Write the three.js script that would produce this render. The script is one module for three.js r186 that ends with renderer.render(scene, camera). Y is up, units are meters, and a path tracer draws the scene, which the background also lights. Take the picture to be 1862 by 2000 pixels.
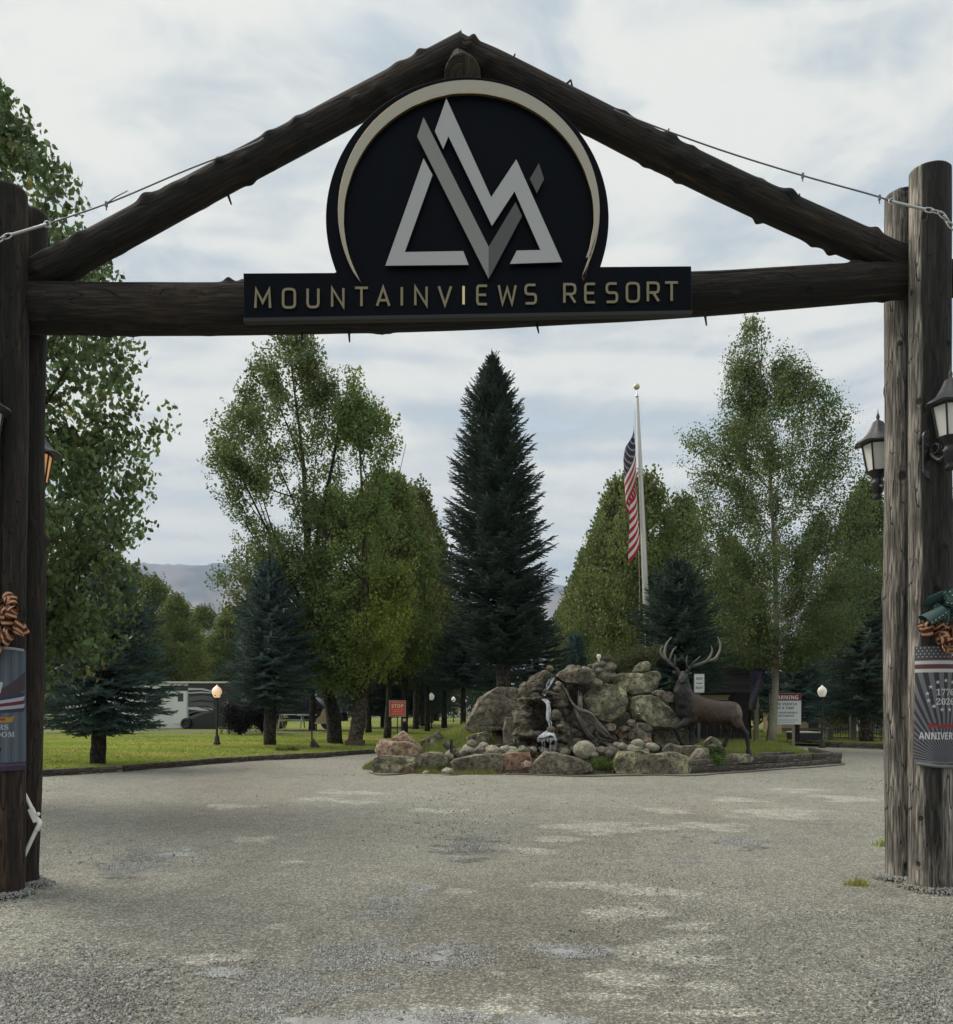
import * as THREE from 'three';
import { mergeGeometries, mergeVertices, toCreasedNormals } from 'three/addons/utils/BufferGeometryUtils.js';
import { RoundedBoxGeometry } from 'three/addons/geometries/RoundedBoxGeometry.js';

// ---------- camera, sky, sun, exposure ----------
const scene = new THREE.Scene();
const F = 1800, HX = 931, HY = 1378, EYE = 1.65;      // lens of the photograph, in its pixels; a level camera with the lens shifted up
const camera = new THREE.PerspectiveCamera(2 * Math.atan(HY / F) * 180 / Math.PI, 1862 / (2 * HY), 0.1, 20000);
camera.position.set(0, EYE, 0);
camera.lookAt(0, EYE, -10);
camera.setViewOffset(1862, 2 * HY, 0, 0, 1862, 2000);
const renderer = new THREE.WebGLRenderer({ antialias: true });
renderer.toneMapping = THREE.LinearToneMapping;
renderer.toneMappingExposure = 1.45;
renderer.shadowMap.enabled = true;
const SUN = new THREE.Vector3(-0.75, 0.75, -0.42).normalize();
const sun = new THREE.DirectionalLight(new THREE.Color(1, 0.92, 0.80), 2.9);
sun.position.copy(SUN).multiplyScalar(120);
sun.shadow.radius = 95; sun.castShadow = true; sun.shadow.mapSize.set(4096, 4096);
Object.assign(sun.shadow.camera, { left: -60, right: 60, top: 60, bottom: -60, near: 1, far: 300 });
scene.add(sun, sun.target);

// ---------- helpers ----------
const V = (x, y, z) => new THREE.Vector3(x, y, z);
const { lerp, clamp, smoothstep: sstep } = THREE.MathUtils;
const ss = (a, b, x) => { const t = clamp((x - a) / (b - a), 0, 1); return t * t * (3 - 2 * t); };
function rng(seed) { let a = seed >>> 0; return () => { a = (a + 0x6d2b79f5) | 0; let t = Math.imul(a ^ (a >>> 15), 1 | a); t = (t + Math.imul(t ^ (t >>> 7), 61 | t)) ^ t; return ((t ^ (t >>> 14)) >>> 0) / 4294967296; }; }
const at = (px, py, d) => V((px - HX) / F * d, EYE - (py - HY) / F * d, -d);
const gnd = (px, py, e = 0) => at(px, py, (EYE - e) * F / (py - HY));
function h3(x, y, z) { let h = Math.imul(x, 374761393) ^ Math.imul(y, 668265263) ^ Math.imul(z, 2147483647 - 83492791); h = Math.imul(h ^ (h >>> 13), 1274126177); return ((h ^ (h >>> 16)) >>> 0) / 4294967296; }
const wrap = (i, p) => p ? ((i % p) + p) % p : i;
function noise(x, y, z = 0, p = 0, q = 0) {            // value noise in -1..1; p, q: periods in x and y
  const ix = Math.floor(x), iy = Math.floor(y), iz = Math.floor(z), fx = x - ix, fy = y - iy, fz = z - iz;
  const u = fx * fx * (3 - 2 * fx), v = fy * fy * (3 - 2 * fy), w = fz * fz * (3 - 2 * fz);
  const x0 = wrap(ix, p), x1 = wrap(ix + 1, p), y0 = wrap(iy, q), y1 = wrap(iy + 1, q);
  const a = lerp(lerp(h3(x0, y0, iz), h3(x1, y0, iz), u), lerp(h3(x0, y1, iz), h3(x1, y1, iz), u), v);
  if (fz === 0) return a * 2 - 1;
  const b = lerp(lerp(h3(x0, y0, iz + 1), h3(x1, y0, iz + 1), u), lerp(h3(x0, y1, iz + 1), h3(x1, y1, iz + 1), u), v);
  return lerp(a, b, w) * 2 - 1;
}
function fbm(x, y, z = 0, n = 4, p = 0, q = 0) { let s = 0, a = 0.5, t = 0; for (let i = 0; i < n; i++) { s += a * noise(x, y, z, p, q); t += a; a *= 0.5; x *= 2; y *= 2; z = z * 2 + 7; p *= 2; q *= 2; } return s / t; }

function billow(x, y, z, n = 5) { let s = 0, a = 0.5, t = 0; for (let i = 0; i < n; i++) { s += a * (1 - 2.4 * Math.abs(noise(x, y, z))); t += a; a *= 0.6; x = x * 2.03 + 1.7; y = y * 2.03 - 0.9; z += 3; } return s / t; }

const names = new Map();
function numbered(n) { const k = names.get(n) ?? 0; names.set(n, k + 1); return k ? n + '_' + String(k).padStart(3, '0') : n; }
function tag(o, label, category, group, kind) {
  o.userData.label = label;
  if (category) o.userData.category = category;
  if (group) o.userData.group = group;
  if (kind) o.userData.kind = kind;
  return o;
}
const base = (name, p = V(0, 0, 0), turn = 0) => { const o = new THREE.Group(); o.name = numbered(name); o.position.copy(p); o.rotation.y = turn; scene.add(o); return o; };
function mesh(name, geo, mat, parent = scene, label) {
  const m = new THREE.Mesh(Array.isArray(geo) ? merge(geo) : geo, mat);
  m.name = parent === scene ? numbered(name) : name; m.castShadow = m.receiveShadow = true; parent.add(m);
  if (label) m.userData.label = label;
  return m;
}
const flat = (g) => (g.index ? g.toNonIndexed() : g);
function merge(list) {
  const keys = ['position', 'normal', 'uv'];
  const all = list.map((g) => { g = flat(g); if (!g.attributes.normal) g.computeVertexNormals(); for (const k of Object.keys(g.attributes)) if (!keys.includes(k) && k !== 'color') g.deleteAttribute(k); if (!g.attributes.uv) g.setAttribute('uv', new THREE.BufferAttribute(new Float32Array(g.attributes.position.count * 2), 2)); return g; });
  return mergeGeometries(all);
}
const C = (r, g, b) => new THREE.Color().setRGB(r, g, b);
const std = (color, roughness = 0.8, more = {}) => new THREE.MeshStandardMaterial({ color, roughness, ...more });
const box = (w, h, d, x = 0, y = 0, z = 0, r = 0) => { const g = r ? new RoundedBoxGeometry(w, h, d, 2, r) : new THREE.BoxGeometry(w, h, d); return g.translate(x, y, z); };
function bar(a, b, r0, r1 = r0, seg = 8) {             // a tapered rod from a to b
  const L = a.distanceTo(b), g = new THREE.CylinderGeometry(r1, r0, L, seg, 1);
  g.translate(0, L / 2, 0).applyQuaternion(new THREE.Quaternion().setFromUnitVectors(V(0, 1, 0), b.clone().sub(a).normalize()));
  return g.translate(a.x, a.y, a.z);
}
function tube(pts, radii, seg = 8, n = 0, wob = 0, seed = 1) {    // a tapered tube through points
  const c = new THREE.CatmullRomCurve3(pts), N = n || pts.length * 4, pos = [], uv = [], idx = [], fr = c.computeFrenetFrames(N, false), L = c.getLength();
  let nrm = fr.normals[0].clone(), T0 = fr.tangents[0];
  for (let i = 0; i <= N; i++) {
    const t = i / N, p = c.getPoint(t), T = c.getTangent(t); nrm.sub(T.clone().multiplyScalar(nrm.dot(T))).normalize();
    const B = T.clone().cross(nrm), k = t * (radii.length - 1), j = Math.min(radii.length - 2, Math.floor(k)), r = lerp(radii[j], radii[j + 1], k - j);
    for (let s = 0; s <= seg; s++) {
      const a = s / seg * Math.PI * 2, rr = r * (1 + (wob ? wob * noise(Math.cos(a) * 2 + seed, Math.sin(a) * 2, t * L * 4) : 0));
      pos.push(p.x + (nrm.x * Math.cos(a) + B.x * Math.sin(a)) * rr, p.y + (nrm.y * Math.cos(a) + B.y * Math.sin(a)) * rr, p.z + (nrm.z * Math.cos(a) + B.z * Math.sin(a)) * rr);
      uv.push(s / seg, t * L);
    }
  }
  for (let i = 0; i < N; i++) for (let s = 0; s < seg; s++) { const a = i * (seg + 1) + s, b = a + seg + 1; idx.push(a, a + 1, b, b, a + 1, b + 1); }
  for (const [o, e] of [[0, 0], [N * (seg + 1), 1]]) { const m = pos.length / 3, q = c.getPoint(e); pos.push(q.x, q.y, q.z); uv.push(0.5, e * L); for (let s = 0; s < seg; s++) e ? idx.push(m, o + s, o + s + 1) : idx.push(m, o + s + 1, o + s); }
  const g = new THREE.BufferGeometry();
  g.setAttribute('position', new THREE.Float32BufferAttribute(pos, 3)); g.setAttribute('uv', new THREE.Float32BufferAttribute(uv, 2)); g.setIndex(idx); g.computeVertexNormals();
  return g;
}
function dataTex(w, h, f, srgb = false, n = 4) {       // f(u, v, out) fills out[0..2] in 0..1
  const d = new Uint8Array(w * h * 4), o = [0, 0, 0];
  for (let y = 0; y < h; y++) for (let x = 0; x < w; x++) { f(x / w, y / h, o); const i = (y * w + x) * 4; for (let c = 0; c < 3; c++) d[i + c] = clamp(o[c], 0, 1) * 255; d[i + 3] = 255; }
  const t = new THREE.DataTexture(d, w, h); t.wrapS = t.wrapT = THREE.RepeatWrapping; t.magFilter = THREE.LinearFilter; if (srgb) t.colorSpace = THREE.SRGBColorSpace; t.needsUpdate = true;
  return t;
}
function canvasTex(w, h, draw) { const c = document.createElement('canvas'); c.width = w; c.height = h; draw(c.getContext('2d'), w, h); const t = new THREE.CanvasTexture(c); t.colorSpace = THREE.SRGBColorSpace; t.anisotropy = 8; return t; }
function colorize(g, f) {                              // vertex colours from f(position, normal, out Color)
  const p = g.attributes.position, n = g.attributes.normal, a = new Float32Array(p.count * 3), v = V(0, 0, 0), m = V(0, 0, 0), c = new THREE.Color();
  for (let i = 0; i < p.count; i++) { v.fromBufferAttribute(p, i); if (n) m.fromBufferAttribute(n, i); f(v, m, c, i); a[i * 3] = c.r; a[i * 3 + 1] = c.g; a[i * 3 + 2] = c.b; }
  g.setAttribute('color', new THREE.BufferAttribute(a, 3));
  return g;
}
function boxUV(g, s = 1) {                             // uv in metres across each face's main axis
  g = flat(g); const p = g.attributes.position, uv = new Float32Array(p.count * 2), a = V(0, 0, 0), b = V(0, 0, 0), c = V(0, 0, 0);
  for (let i = 0; i < p.count; i += 3) {
    a.fromBufferAttribute(p, i); b.fromBufferAttribute(p, i + 1); c.fromBufferAttribute(p, i + 2);
    const n = b.clone().sub(a).cross(c.clone().sub(a)), x = Math.abs(n.x), y = Math.abs(n.y), z = Math.abs(n.z);
    [a, b, c].forEach((v, k) => { const q = x > y && x > z ? [v.z, v.y] : y > z ? [v.x, v.z] : [v.x, v.y]; uv[(i + k) * 2] = q[0] * s; uv[(i + k) * 2 + 1] = q[1] * s; });
  }
  g.setAttribute('uv', new THREE.BufferAttribute(uv, 2));
  return g;
}
function surfaceNet(f, lo, hi, cell) {                 // mesh of f < 0 (signed distance) by naive surface nets
  const nx = Math.ceil((hi.x - lo.x) / cell), ny = Math.ceil((hi.y - lo.y) / cell), nz = Math.ceil((hi.z - lo.z) / cell);
  const sx = nx + 1, sy = ny + 1, sz = nz + 1, val = new Float32Array(sx * sy * sz), id = (i, j, k) => i + sx * (j + sy * k);
  for (let k = 0; k < sz; k++) for (let j = 0; j < sy; j++) for (let i = 0; i < sx; i++) val[id(i, j, k)] = f(lo.x + i * cell, lo.y + j * cell, lo.z + k * cell);
  const vert = new Int32Array(nx * ny * nz).fill(-1), pos = [], idx = [];
  const E = [[0, 1], [2, 3], [4, 5], [6, 7], [0, 2], [1, 3], [4, 6], [5, 7], [0, 4], [1, 5], [2, 6], [3, 7]];
  for (let k = 0; k < nz; k++) for (let j = 0; j < ny; j++) for (let i = 0; i < nx; i++) {
    const v = []; let neg = 0; for (let c = 0; c < 8; c++) { v[c] = val[id(i + (c & 1), j + ((c >> 1) & 1), k + (c >> 2))]; if (v[c] < 0) neg++; }
    if (neg === 0 || neg === 8) continue;
    let x = 0, y = 0, z = 0, n = 0;
    for (const [a, b] of E) if ((v[a] < 0) !== (v[b] < 0)) { const t = v[a] / (v[a] - v[b]); x += lerp(a & 1, b & 1, t); y += lerp((a >> 1) & 1, (b >> 1) & 1, t); z += lerp(a >> 2, b >> 2, t); n++; }
    vert[i + nx * (j + ny * k)] = pos.length / 3; pos.push(lo.x + (i + x / n) * cell, lo.y + (j + y / n) * cell, lo.z + (k + z / n) * cell);
  }
  const q = (a, b, c, d, flip) => { if (a < 0 || b < 0 || c < 0 || d < 0) return; flip ? idx.push(a, c, b, c, d, b) : idx.push(a, b, c, c, b, d); };
  const ci = (i, j, k) => vert[i + nx * (j + ny * k)];
  for (let k = 1; k < nz; k++) for (let j = 1; j < ny; j++) for (let i = 1; i < nx; i++) {
    const a = val[id(i, j, k)] < 0;
    if (a !== val[id(i + 1, j, k)] < 0) q(ci(i, j - 1, k - 1), ci(i, j, k - 1), ci(i, j - 1, k), ci(i, j, k), !a);
    if (a !== val[id(i, j + 1, k)] < 0) q(ci(i - 1, j, k - 1), ci(i, j, k - 1), ci(i - 1, j, k), ci(i, j, k), a);
    if (a !== val[id(i, j, k + 1)] < 0) q(ci(i - 1, j - 1, k), ci(i, j - 1, k), ci(i - 1, j, k), ci(i, j, k), !a);
  }
  const g = new THREE.BufferGeometry(); g.setAttribute('position', new THREE.Float32BufferAttribute(pos, 3)); g.setIndex(idx); g.computeVertexNormals();
  return g;
}
const smin = (a, b, k) => { const h = clamp(0.5 + 0.5 * (b - a) / k, 0, 1); return lerp(b, a, h) - k * h * (1 - h); };
function capsule(x, y, z, a, b, ra, rb) {              // distance to a tapered capsule
  const dx = b.x - a.x, dy = b.y - a.y, dz = b.z - a.z, px = x - a.x, py = y - a.y, pz = z - a.z;
  const t = clamp((px * dx + py * dy + pz * dz) / (dx * dx + dy * dy + dz * dz + 1e-9), 0, 1);
  return Math.hypot(px - dx * t, py - dy * t, pz - dz * t) - lerp(ra, rb, t);
}
const zoomed = (ox, oy, s, list) => list.map(([x, y, ...r]) => [ox + x / s, oy + y / s, ...r]);   // pixel lists read off enlarged views

const SKY_SHIFT = [2.3, 0.7];
// ---------- sky: a broken cloud deck, the same all the way round ----------
{
  const W = 4096, H = 2048, data = new Float32Array(W * H * 4);
  for (let j = 0; j < H; j++) {
    const el = ((j + 0.5) / H - 0.5) * Math.PI, dy = Math.sin(el), ce = Math.cos(el);
    for (let i = 0; i < W; i++) {
      const az = ((i + 0.5) / W - 0.5) * 2 * Math.PI, dx = Math.cos(az) * ce, dz = Math.sin(az) * ce, o = (j * W + i) * 4;
      let r = 0.30, g = 0.30, b = 0.29;
      if (dy > 0) {
        const e = el * 180 / Math.PI, k = 1 / (dy + 0.10), x = dx * k + SKY_SHIFT[0], z = dz * k + SKY_SHIFT[1];
        const wx = x + 0.22 * fbm(x * 1.6, z * 1.6, 3, 4), wz = z + 0.22 * fbm(x * 1.6 + 9, z * 1.6, 8, 4);
        const n1 = fbm(wx * 1.9 + 1.7, wz * 2.3 + 4.4, 1, 6), n2 = billow(wx * 2.6 - 3, wz * 3.4 + 2, 5, 6), n3 = fbm(wx * 0.9 + 5, wz * 1.0 - 3, 2, 2), n4 = billow(wx * 8.5 + 3, wz * 10 - 2, 11, 5);
        const hz = ss(36, 16, e);                      // low in the sky the deck is seen edge on, as streaks
        const bw = e + 1.5 * fbm(dx * 3.6, dz * 3.6, 4, 4), band = fbm(bw * 0.46, dx * 2.2 + dz * 1.4, 9, 5);
        const cov = ss(-0.80, -0.22, lerp(n1 + 0.5 * n3, band * 1.0 + 0.3 * n2, hz * 0.8));            // blue gaps -> cloud
        const lit = ss(-0.50, 0.52, lerp(n2 * 0.85 + n1 * 0.75 - 0.3 * n3 + 0.16 * n4, band * 1.3 + n2 * 0.3 + 0.10 * n4 + 0.08, hz * 0.85));   // grey undersides -> bright tops
        const blue = [lerp(0.36, 0.50, ss(45, 0, e)), lerp(0.50, 0.595, ss(45, 0, e)), lerp(0.63, 0.65, ss(45, 0, e))];
        const grey = [0.37, 0.418, 0.452], white = [0.625, 0.62, 0.577];
        const cl = [0, 1, 2].map((c) => lerp(grey[c], white[c], lit));
        const out = [0, 1, 2].map((c) => lerp(blue[c], cl[c], cov * 0.94));
        const glow = 0.05 * Math.pow(Math.max(0, dx * SUN.x + dy * SUN.y + dz * SUN.z), 6);
        [r, g, b] = out.map((c, q) => (c + glow * [1, 0.9, 0.7][q]) * 1.0);
      }
      data[o] = r; data[o + 1] = g; data[o + 2] = b; data[o + 3] = 1;
    }
  }
  const t = new THREE.DataTexture(data, W, H, THREE.RGBAFormat, THREE.FloatType);
  t.mapping = THREE.EquirectangularReflectionMapping; t.magFilter = THREE.LinearFilter; t.needsUpdate = true;
  scene.background = t; scene.environment = t;
}

// ---------- shared textures and materials ----------
const grainTex = dataTex(512, 1024, (u, v, o) => {       // bare log: long fibres and hairline checks, 1 m round by 2 m along
  const a = fbm(u * 96, v * 14, 0, 4, 96, 14), b = fbm(u * 24, v * 5, 3, 4, 24, 5), wv = u + 0.012 * fbm(u * 6, v * 4, 1, 2, 6, 4);
  const crack = Math.max(ss(0.07, 0.0, Math.abs(noise(wv * 26, v * 5, 7, 26, 5))) * ss(0.0, 0.35, noise(u * 12, v * 8, 11, 12, 8)), 0.8 * ss(0.08, 0.0, Math.abs(noise(wv * 60, v * 9, 3, 60, 9))) * ss(0.1, 0.4, noise(u * 18, v * 10, 5, 18, 10)));
  const f2 = noise(u * 128, v * 14, 4, 128, 14), k = clamp(0.70 + 0.46 * a + 0.36 * b + 0.12 * f2 - 0.65 * crack, 0.06, 1); o[0] = k; o[1] = k * 0.985; o[2] = k * 0.96;
}, true);
const grainBump = dataTex(512, 1024, (u, v, o) => {
  const a = fbm(u * 96, v * 14, 0, 4, 96, 14), wv = u + 0.012 * fbm(u * 6, v * 4, 1, 2, 6, 4);
  const crack = Math.max(ss(0.07, 0.0, Math.abs(noise(wv * 26, v * 5, 7, 26, 5))) * ss(0.0, 0.35, noise(u * 12, v * 8, 11, 12, 8)), 0.8 * ss(0.08, 0.0, Math.abs(noise(wv * 60, v * 9, 3, 60, 9))) * ss(0.1, 0.4, noise(u * 18, v * 10, 5, 18, 10)));
  o[0] = o[1] = o[2] = clamp(0.65 + 0.4 * a - 0.6 * crack, 0, 1);
});
const rockBump = dataTex(512, 512, (u, v, o) => { const k = 0.5 + 0.4 * fbm(u * 8, v * 8, 2, 6, 8, 8) + 0.18 * noise(u * 90, v * 90, 5, 90, 90); o[0] = o[1] = o[2] = clamp(k, 0, 1); });
const rockTex = dataTex(1024, 1024, (u, v, o) => { const n = fbm(u * 10, v * 10, 9, 6, 10, 10), sp = ss(0.05, 0.28, fbm(u * 34, v * 34, 5, 4, 34, 34)), dk = ss(0.12, 0.4, fbm(u * 22, v * 22, 2, 4, 22, 22)), k = clamp(0.80 + 0.30 * n + 0.26 * sp - 0.16 * dk + 0.08 * noise(u * 160, v * 160, 3, 160, 160), 0.15, 1); o[0] = k; o[1] = k * 0.995; o[2] = k * (0.97 - 0.06 * sp); }, true);
const barkTex = dataTex(256, 512, (u, v, o) => { const f = Math.abs(fbm(u * 14 + 0.2 * fbm(u * 4, v * 6, 3, 3, 4, 6), v * 6, 4, 4, 14, 6)); const k = clamp(0.5 + 1.1 * f, 0, 1); o[0] = k; o[1] = k * 0.97; o[2] = k * 0.92; }, true);
const M = {
  log: new THREE.MeshStandardMaterial({ vertexColors: true, map: grainTex, bumpMap: grainBump, bumpScale: 0.012, roughness: 0.85 }),
  rock: new THREE.MeshStandardMaterial({ vertexColors: true, map: rockTex, bumpMap: rockBump, bumpScale: 0.02, roughness: 0.92 }),
  board: new THREE.MeshPhysicalMaterial({ color: C(0.0018, 0.0035, 0.0075), roughness: 0.5, specularIntensity: 0.15 }),
  boardEdge: std(C(0.012, 0.011, 0.011), 0.6),
  silver: std(C(0.40, 0.405, 0.41), 0.42, { metalness: 0.15 }),
  silverDim: std(C(0.235, 0.23, 0.222), 0.45, { metalness: 0.15 }),
  silverDark: std(C(0.085, 0.085, 0.087), 0.5, { metalness: 0.1 }),
  ringFace: std(C(0.40, 0.37, 0.31), 0.45, { metalness: 0.2 }),
  haloEdge: std(C(0.62, 0.42, 0.18), 0.3, { metalness: 0.8 }),  // warm halo glow on the crescent rim, put in as brass colour
  brass: std(C(0.22, 0.19, 0.115), 0.4, { metalness: 0.3 }),
  brassLit: std(C(0.72, 0.60, 0.34), 0.25, { metalness: 0.5 }),  // lighter copy of the brass: light on one letter, put into its colour
  iron: std(C(0.012, 0.013, 0.015), 0.42),
  ironGrey: std(C(0.05, 0.052, 0.056), 0.5),
  frost: std(C(0.72, 0.70, 0.66), 0.35),
  steel: std(C(0.5, 0.51, 0.52), 0.35, { metalness: 0.8 }),
  wire: std(C(0.16, 0.17, 0.19), 0.5, { metalness: 0.5 }),
  pvc: std(C(0.74, 0.74, 0.72), 0.45),
};

// ---------- the log gate ----------
// axis: [px, py, depth, radius]; knots and a drying crack are real relief
function logGeometry(axis, { seed = 1, round = 72, step = 0.03, knots = 8, crack = null, rough = 1, color, holes = 0.5 }) {
  const P = axis.map((a) => a[0]), R = axis.map((a) => a[1]), c = new THREE.CatmullRomCurve3(P), L = c.getLength(), N = Math.ceil(L / step), rnd = rng(seed * 977 + 13);
  const K = Array.from({ length: knots }, () => ({ s: rnd() * L, a: rnd() * 6.283, h: (0.010 + 0.042 * rnd() * rnd()) * rough, w: 0.03 + 0.035 * rnd(), hole: rnd() < holes }));
  const up = Math.abs(P.at(-1).y - P[0].y) > L * 0.8 ? V(0, 0, 1) : V(0, 1, 0), pos = [], uv = [], col = [], idx = [], cc = new THREE.Color();
  for (let i = 0; i <= N; i++) {
    const t = i / N, s = t * L, p = c.getPointAt(t), T = c.getTangentAt(t), A = up.clone().sub(T.clone().multiplyScalar(up.dot(T))).normalize(), B = T.clone().cross(A);
    const k = c.getUtoTmapping(t) * (R.length - 1), j = Math.min(R.length - 2, Math.floor(k)), r0 = lerp(R[j], R[j + 1], k - j);
    const wob = V(noise(s * 0.7, seed, 1), noise(s * 0.7, seed, 5), noise(s * 0.7, seed, 9)).multiplyScalar(0.012 * rough);
    for (let q = 0; q <= round; q++) {
      const a = (q % round) / round * 6.28318, ca = Math.cos(a), sa = Math.sin(a);
      let r = r0 * (1 + 0.035 * rough * fbm(ca * 1.3 + seed, sa * 1.3, s * 0.9, 3) + 0.012 * rough * fbm(ca * 7, sa * 7 + seed, s * 1.6, 3));
      let dark = 0;
      for (const n of K) { const da = Math.atan2(Math.sin(a - n.a), Math.cos(a - n.a)) * r0, d = Math.hypot(da, (s - n.s) * 0.8) / n.w; if (d < 3) { r += n.h * Math.exp(-d * d * 1.2); const q0 = ss(0.75, 0.4, d); r -= n.hole ? 0.014 * q0 : 0; dark = Math.max(dark, (n.hole ? 1 : 0.5) * q0, 0.35 * ss(0.25, 0.0, Math.abs(d - 1.1))); } }
      if (crack) { const ac = crack.a + crack.w * noise(s * 0.6, seed + 3, 2), w = crack.size * (0.5 + 0.6 * Math.abs(noise(s * 1.4, seed, 6))), d = Math.abs(Math.atan2(Math.sin(a - ac), Math.cos(a - ac))) * r0; if (d < 0.05 && s > crack.from && s < crack.to) { r -= 0.03 * ss(w * 2, w * 0.3, d); if (d < w) dark = 1; } }
      if (t === 0 || t === 1) r -= 0.012;
      pos.push(p.x + wob.x + (A.x * ca + B.x * sa) * r, p.y + wob.y + (A.y * ca + B.y * sa) * r, p.z + wob.z + (A.z * ca + B.z * sa) * r);
      uv.push(q / round * Math.max(1, Math.round(r0 * 6.28)), s / 2);
      const n = A.clone().multiplyScalar(ca).addScaledVector(B, sa);
      color(cc, n, p, s, fbm(ca * 2.2 + seed, sa * 2.2, s * 0.8, 4), fbm(ca * 9, sa * 9 + seed, s * 1.1, 3), L);
      cc.multiplyScalar(1 - 0.85 * dark); col.push(cc.r, cc.g, cc.b);
    }
  }
  const w = round + 1;
  for (let i = 0; i < N; i++) for (let q = 0; q < round; q++) { const a = i * w + q, b = a + w; idx.push(a, a + 1, b, b, a + 1, b + 1); }
  for (const [o, e, f] of [[0, 0, 1], [N * w, 1, 0]]) {   // sawn ends
    const p = c.getPointAt(e), T = c.getTangentAt(e).multiplyScalar(e ? 0.008 : -0.008), m = pos.length / 3;
    pos.push(p.x + T.x, p.y + T.y, p.z + T.z); uv.push(0, 0); color(cc, T, p, e * L, 0, 0, L); col.push(cc.r * 1.4, cc.g * 1.4, cc.b * 1.4);
    for (let q = 0; q < round; q++) f ? idx.push(m, o + q + 1, o + q) : idx.push(m, o + q, o + q + 1);
  }
  const g = new THREE.BufferGeometry();
  g.setAttribute('position', new THREE.Float32BufferAttribute(pos, 3)); g.setAttribute('uv', new THREE.Float32BufferAttribute(uv, 2)); g.setAttribute('color', new THREE.Float32BufferAttribute(col, 3)); g.setIndex(idx); g.computeVertexNormals();
  return g;
}
const mitre = (s, g) => { const x0 = at(902, 100, 8.33).x + s * 0.0015, p = g.attributes.position; for (let i = 0; i < p.count; i++) if ((p.getX(i) - x0) * s < 0) p.setX(i, x0); g.computeVertexNormals(); return g; };
const px2 = (px, py, d, rpx) => [at(px, py, d), rpx / F * d];
const gate = tag(base('log_gate', V(0, 0, -8.2)), 'tall dark log gate spanning the gravel drive with a peaked top', 'gate');
const G0 = V(0, 0, 8.2), gput = (name, g, label) => mesh(name, g.translate(G0.x, G0.y, G0.z), M.log, gate, label);
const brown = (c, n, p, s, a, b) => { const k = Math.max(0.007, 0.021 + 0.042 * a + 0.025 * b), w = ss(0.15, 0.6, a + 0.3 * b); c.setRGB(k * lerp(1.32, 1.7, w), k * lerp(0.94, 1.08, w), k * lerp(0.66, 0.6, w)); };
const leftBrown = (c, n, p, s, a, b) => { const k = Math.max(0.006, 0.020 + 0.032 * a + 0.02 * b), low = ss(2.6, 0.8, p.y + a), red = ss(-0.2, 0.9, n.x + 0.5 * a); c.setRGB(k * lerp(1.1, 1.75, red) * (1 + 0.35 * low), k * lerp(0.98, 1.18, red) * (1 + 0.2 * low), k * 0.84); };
const weathered = (c, n, p, s, a, b) => {               // silvered bare wood with tar-dark weather stains
  const k = 0.34 + 0.14 * a + 0.11 * b; c.setRGB(k, k * 0.95, k * 0.87);
  const st = ss(0.12, 0.45, fbm(p.x * 3 + n.x * 2.2, p.y * 0.55, n.z * 1.5 + 3, 4) + 0.25 * b); c.lerp(new THREE.Color(0.035, 0.033, 0.031), 0.75 * st);
};
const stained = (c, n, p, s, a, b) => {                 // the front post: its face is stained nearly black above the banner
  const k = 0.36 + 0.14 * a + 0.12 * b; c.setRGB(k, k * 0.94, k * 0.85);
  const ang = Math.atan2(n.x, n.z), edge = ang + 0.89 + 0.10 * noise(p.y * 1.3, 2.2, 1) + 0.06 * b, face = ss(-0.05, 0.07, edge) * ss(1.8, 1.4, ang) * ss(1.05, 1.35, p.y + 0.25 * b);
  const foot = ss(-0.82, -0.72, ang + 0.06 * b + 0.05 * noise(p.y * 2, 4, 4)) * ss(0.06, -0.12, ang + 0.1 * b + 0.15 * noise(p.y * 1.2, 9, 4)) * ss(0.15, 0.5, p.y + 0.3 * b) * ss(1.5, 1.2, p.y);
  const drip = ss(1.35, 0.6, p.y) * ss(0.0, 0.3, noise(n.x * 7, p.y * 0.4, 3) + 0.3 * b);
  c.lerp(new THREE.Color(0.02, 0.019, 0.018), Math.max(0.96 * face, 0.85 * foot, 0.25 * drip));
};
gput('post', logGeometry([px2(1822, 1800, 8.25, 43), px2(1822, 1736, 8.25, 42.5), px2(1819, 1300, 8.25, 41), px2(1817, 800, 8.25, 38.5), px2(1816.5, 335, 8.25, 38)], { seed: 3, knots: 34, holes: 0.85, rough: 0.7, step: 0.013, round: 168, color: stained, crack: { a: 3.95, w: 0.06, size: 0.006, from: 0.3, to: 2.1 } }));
gput('post', logGeometry([px2(1769, 1790, 8.72, 36), px2(1769, 1710, 8.72, 36), px2(1763, 1300, 8.72, 35.5), px2(1766, 800, 8.72, 34), px2(1765, 380, 8.72, 33.5)], { seed: 8, knots: 30, holes: 0.8, rough: 0.8, step: 0.014, round: 150, color: weathered }));
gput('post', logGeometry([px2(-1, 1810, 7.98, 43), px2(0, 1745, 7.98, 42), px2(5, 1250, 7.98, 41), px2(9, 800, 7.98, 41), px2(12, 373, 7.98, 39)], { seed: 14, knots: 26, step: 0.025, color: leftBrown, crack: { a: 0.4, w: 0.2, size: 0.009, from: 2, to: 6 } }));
gput('post', logGeometry([px2(38, 1800, 8.42, 35), px2(39, 1733, 8.42, 35), px2(49, 1250, 8.42, 36), px2(52, 800, 8.42, 35.5), px2(57, 415, 8.42, 34)], { seed: 21, knots: 20, step: 0.025, color: leftBrown }));
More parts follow.
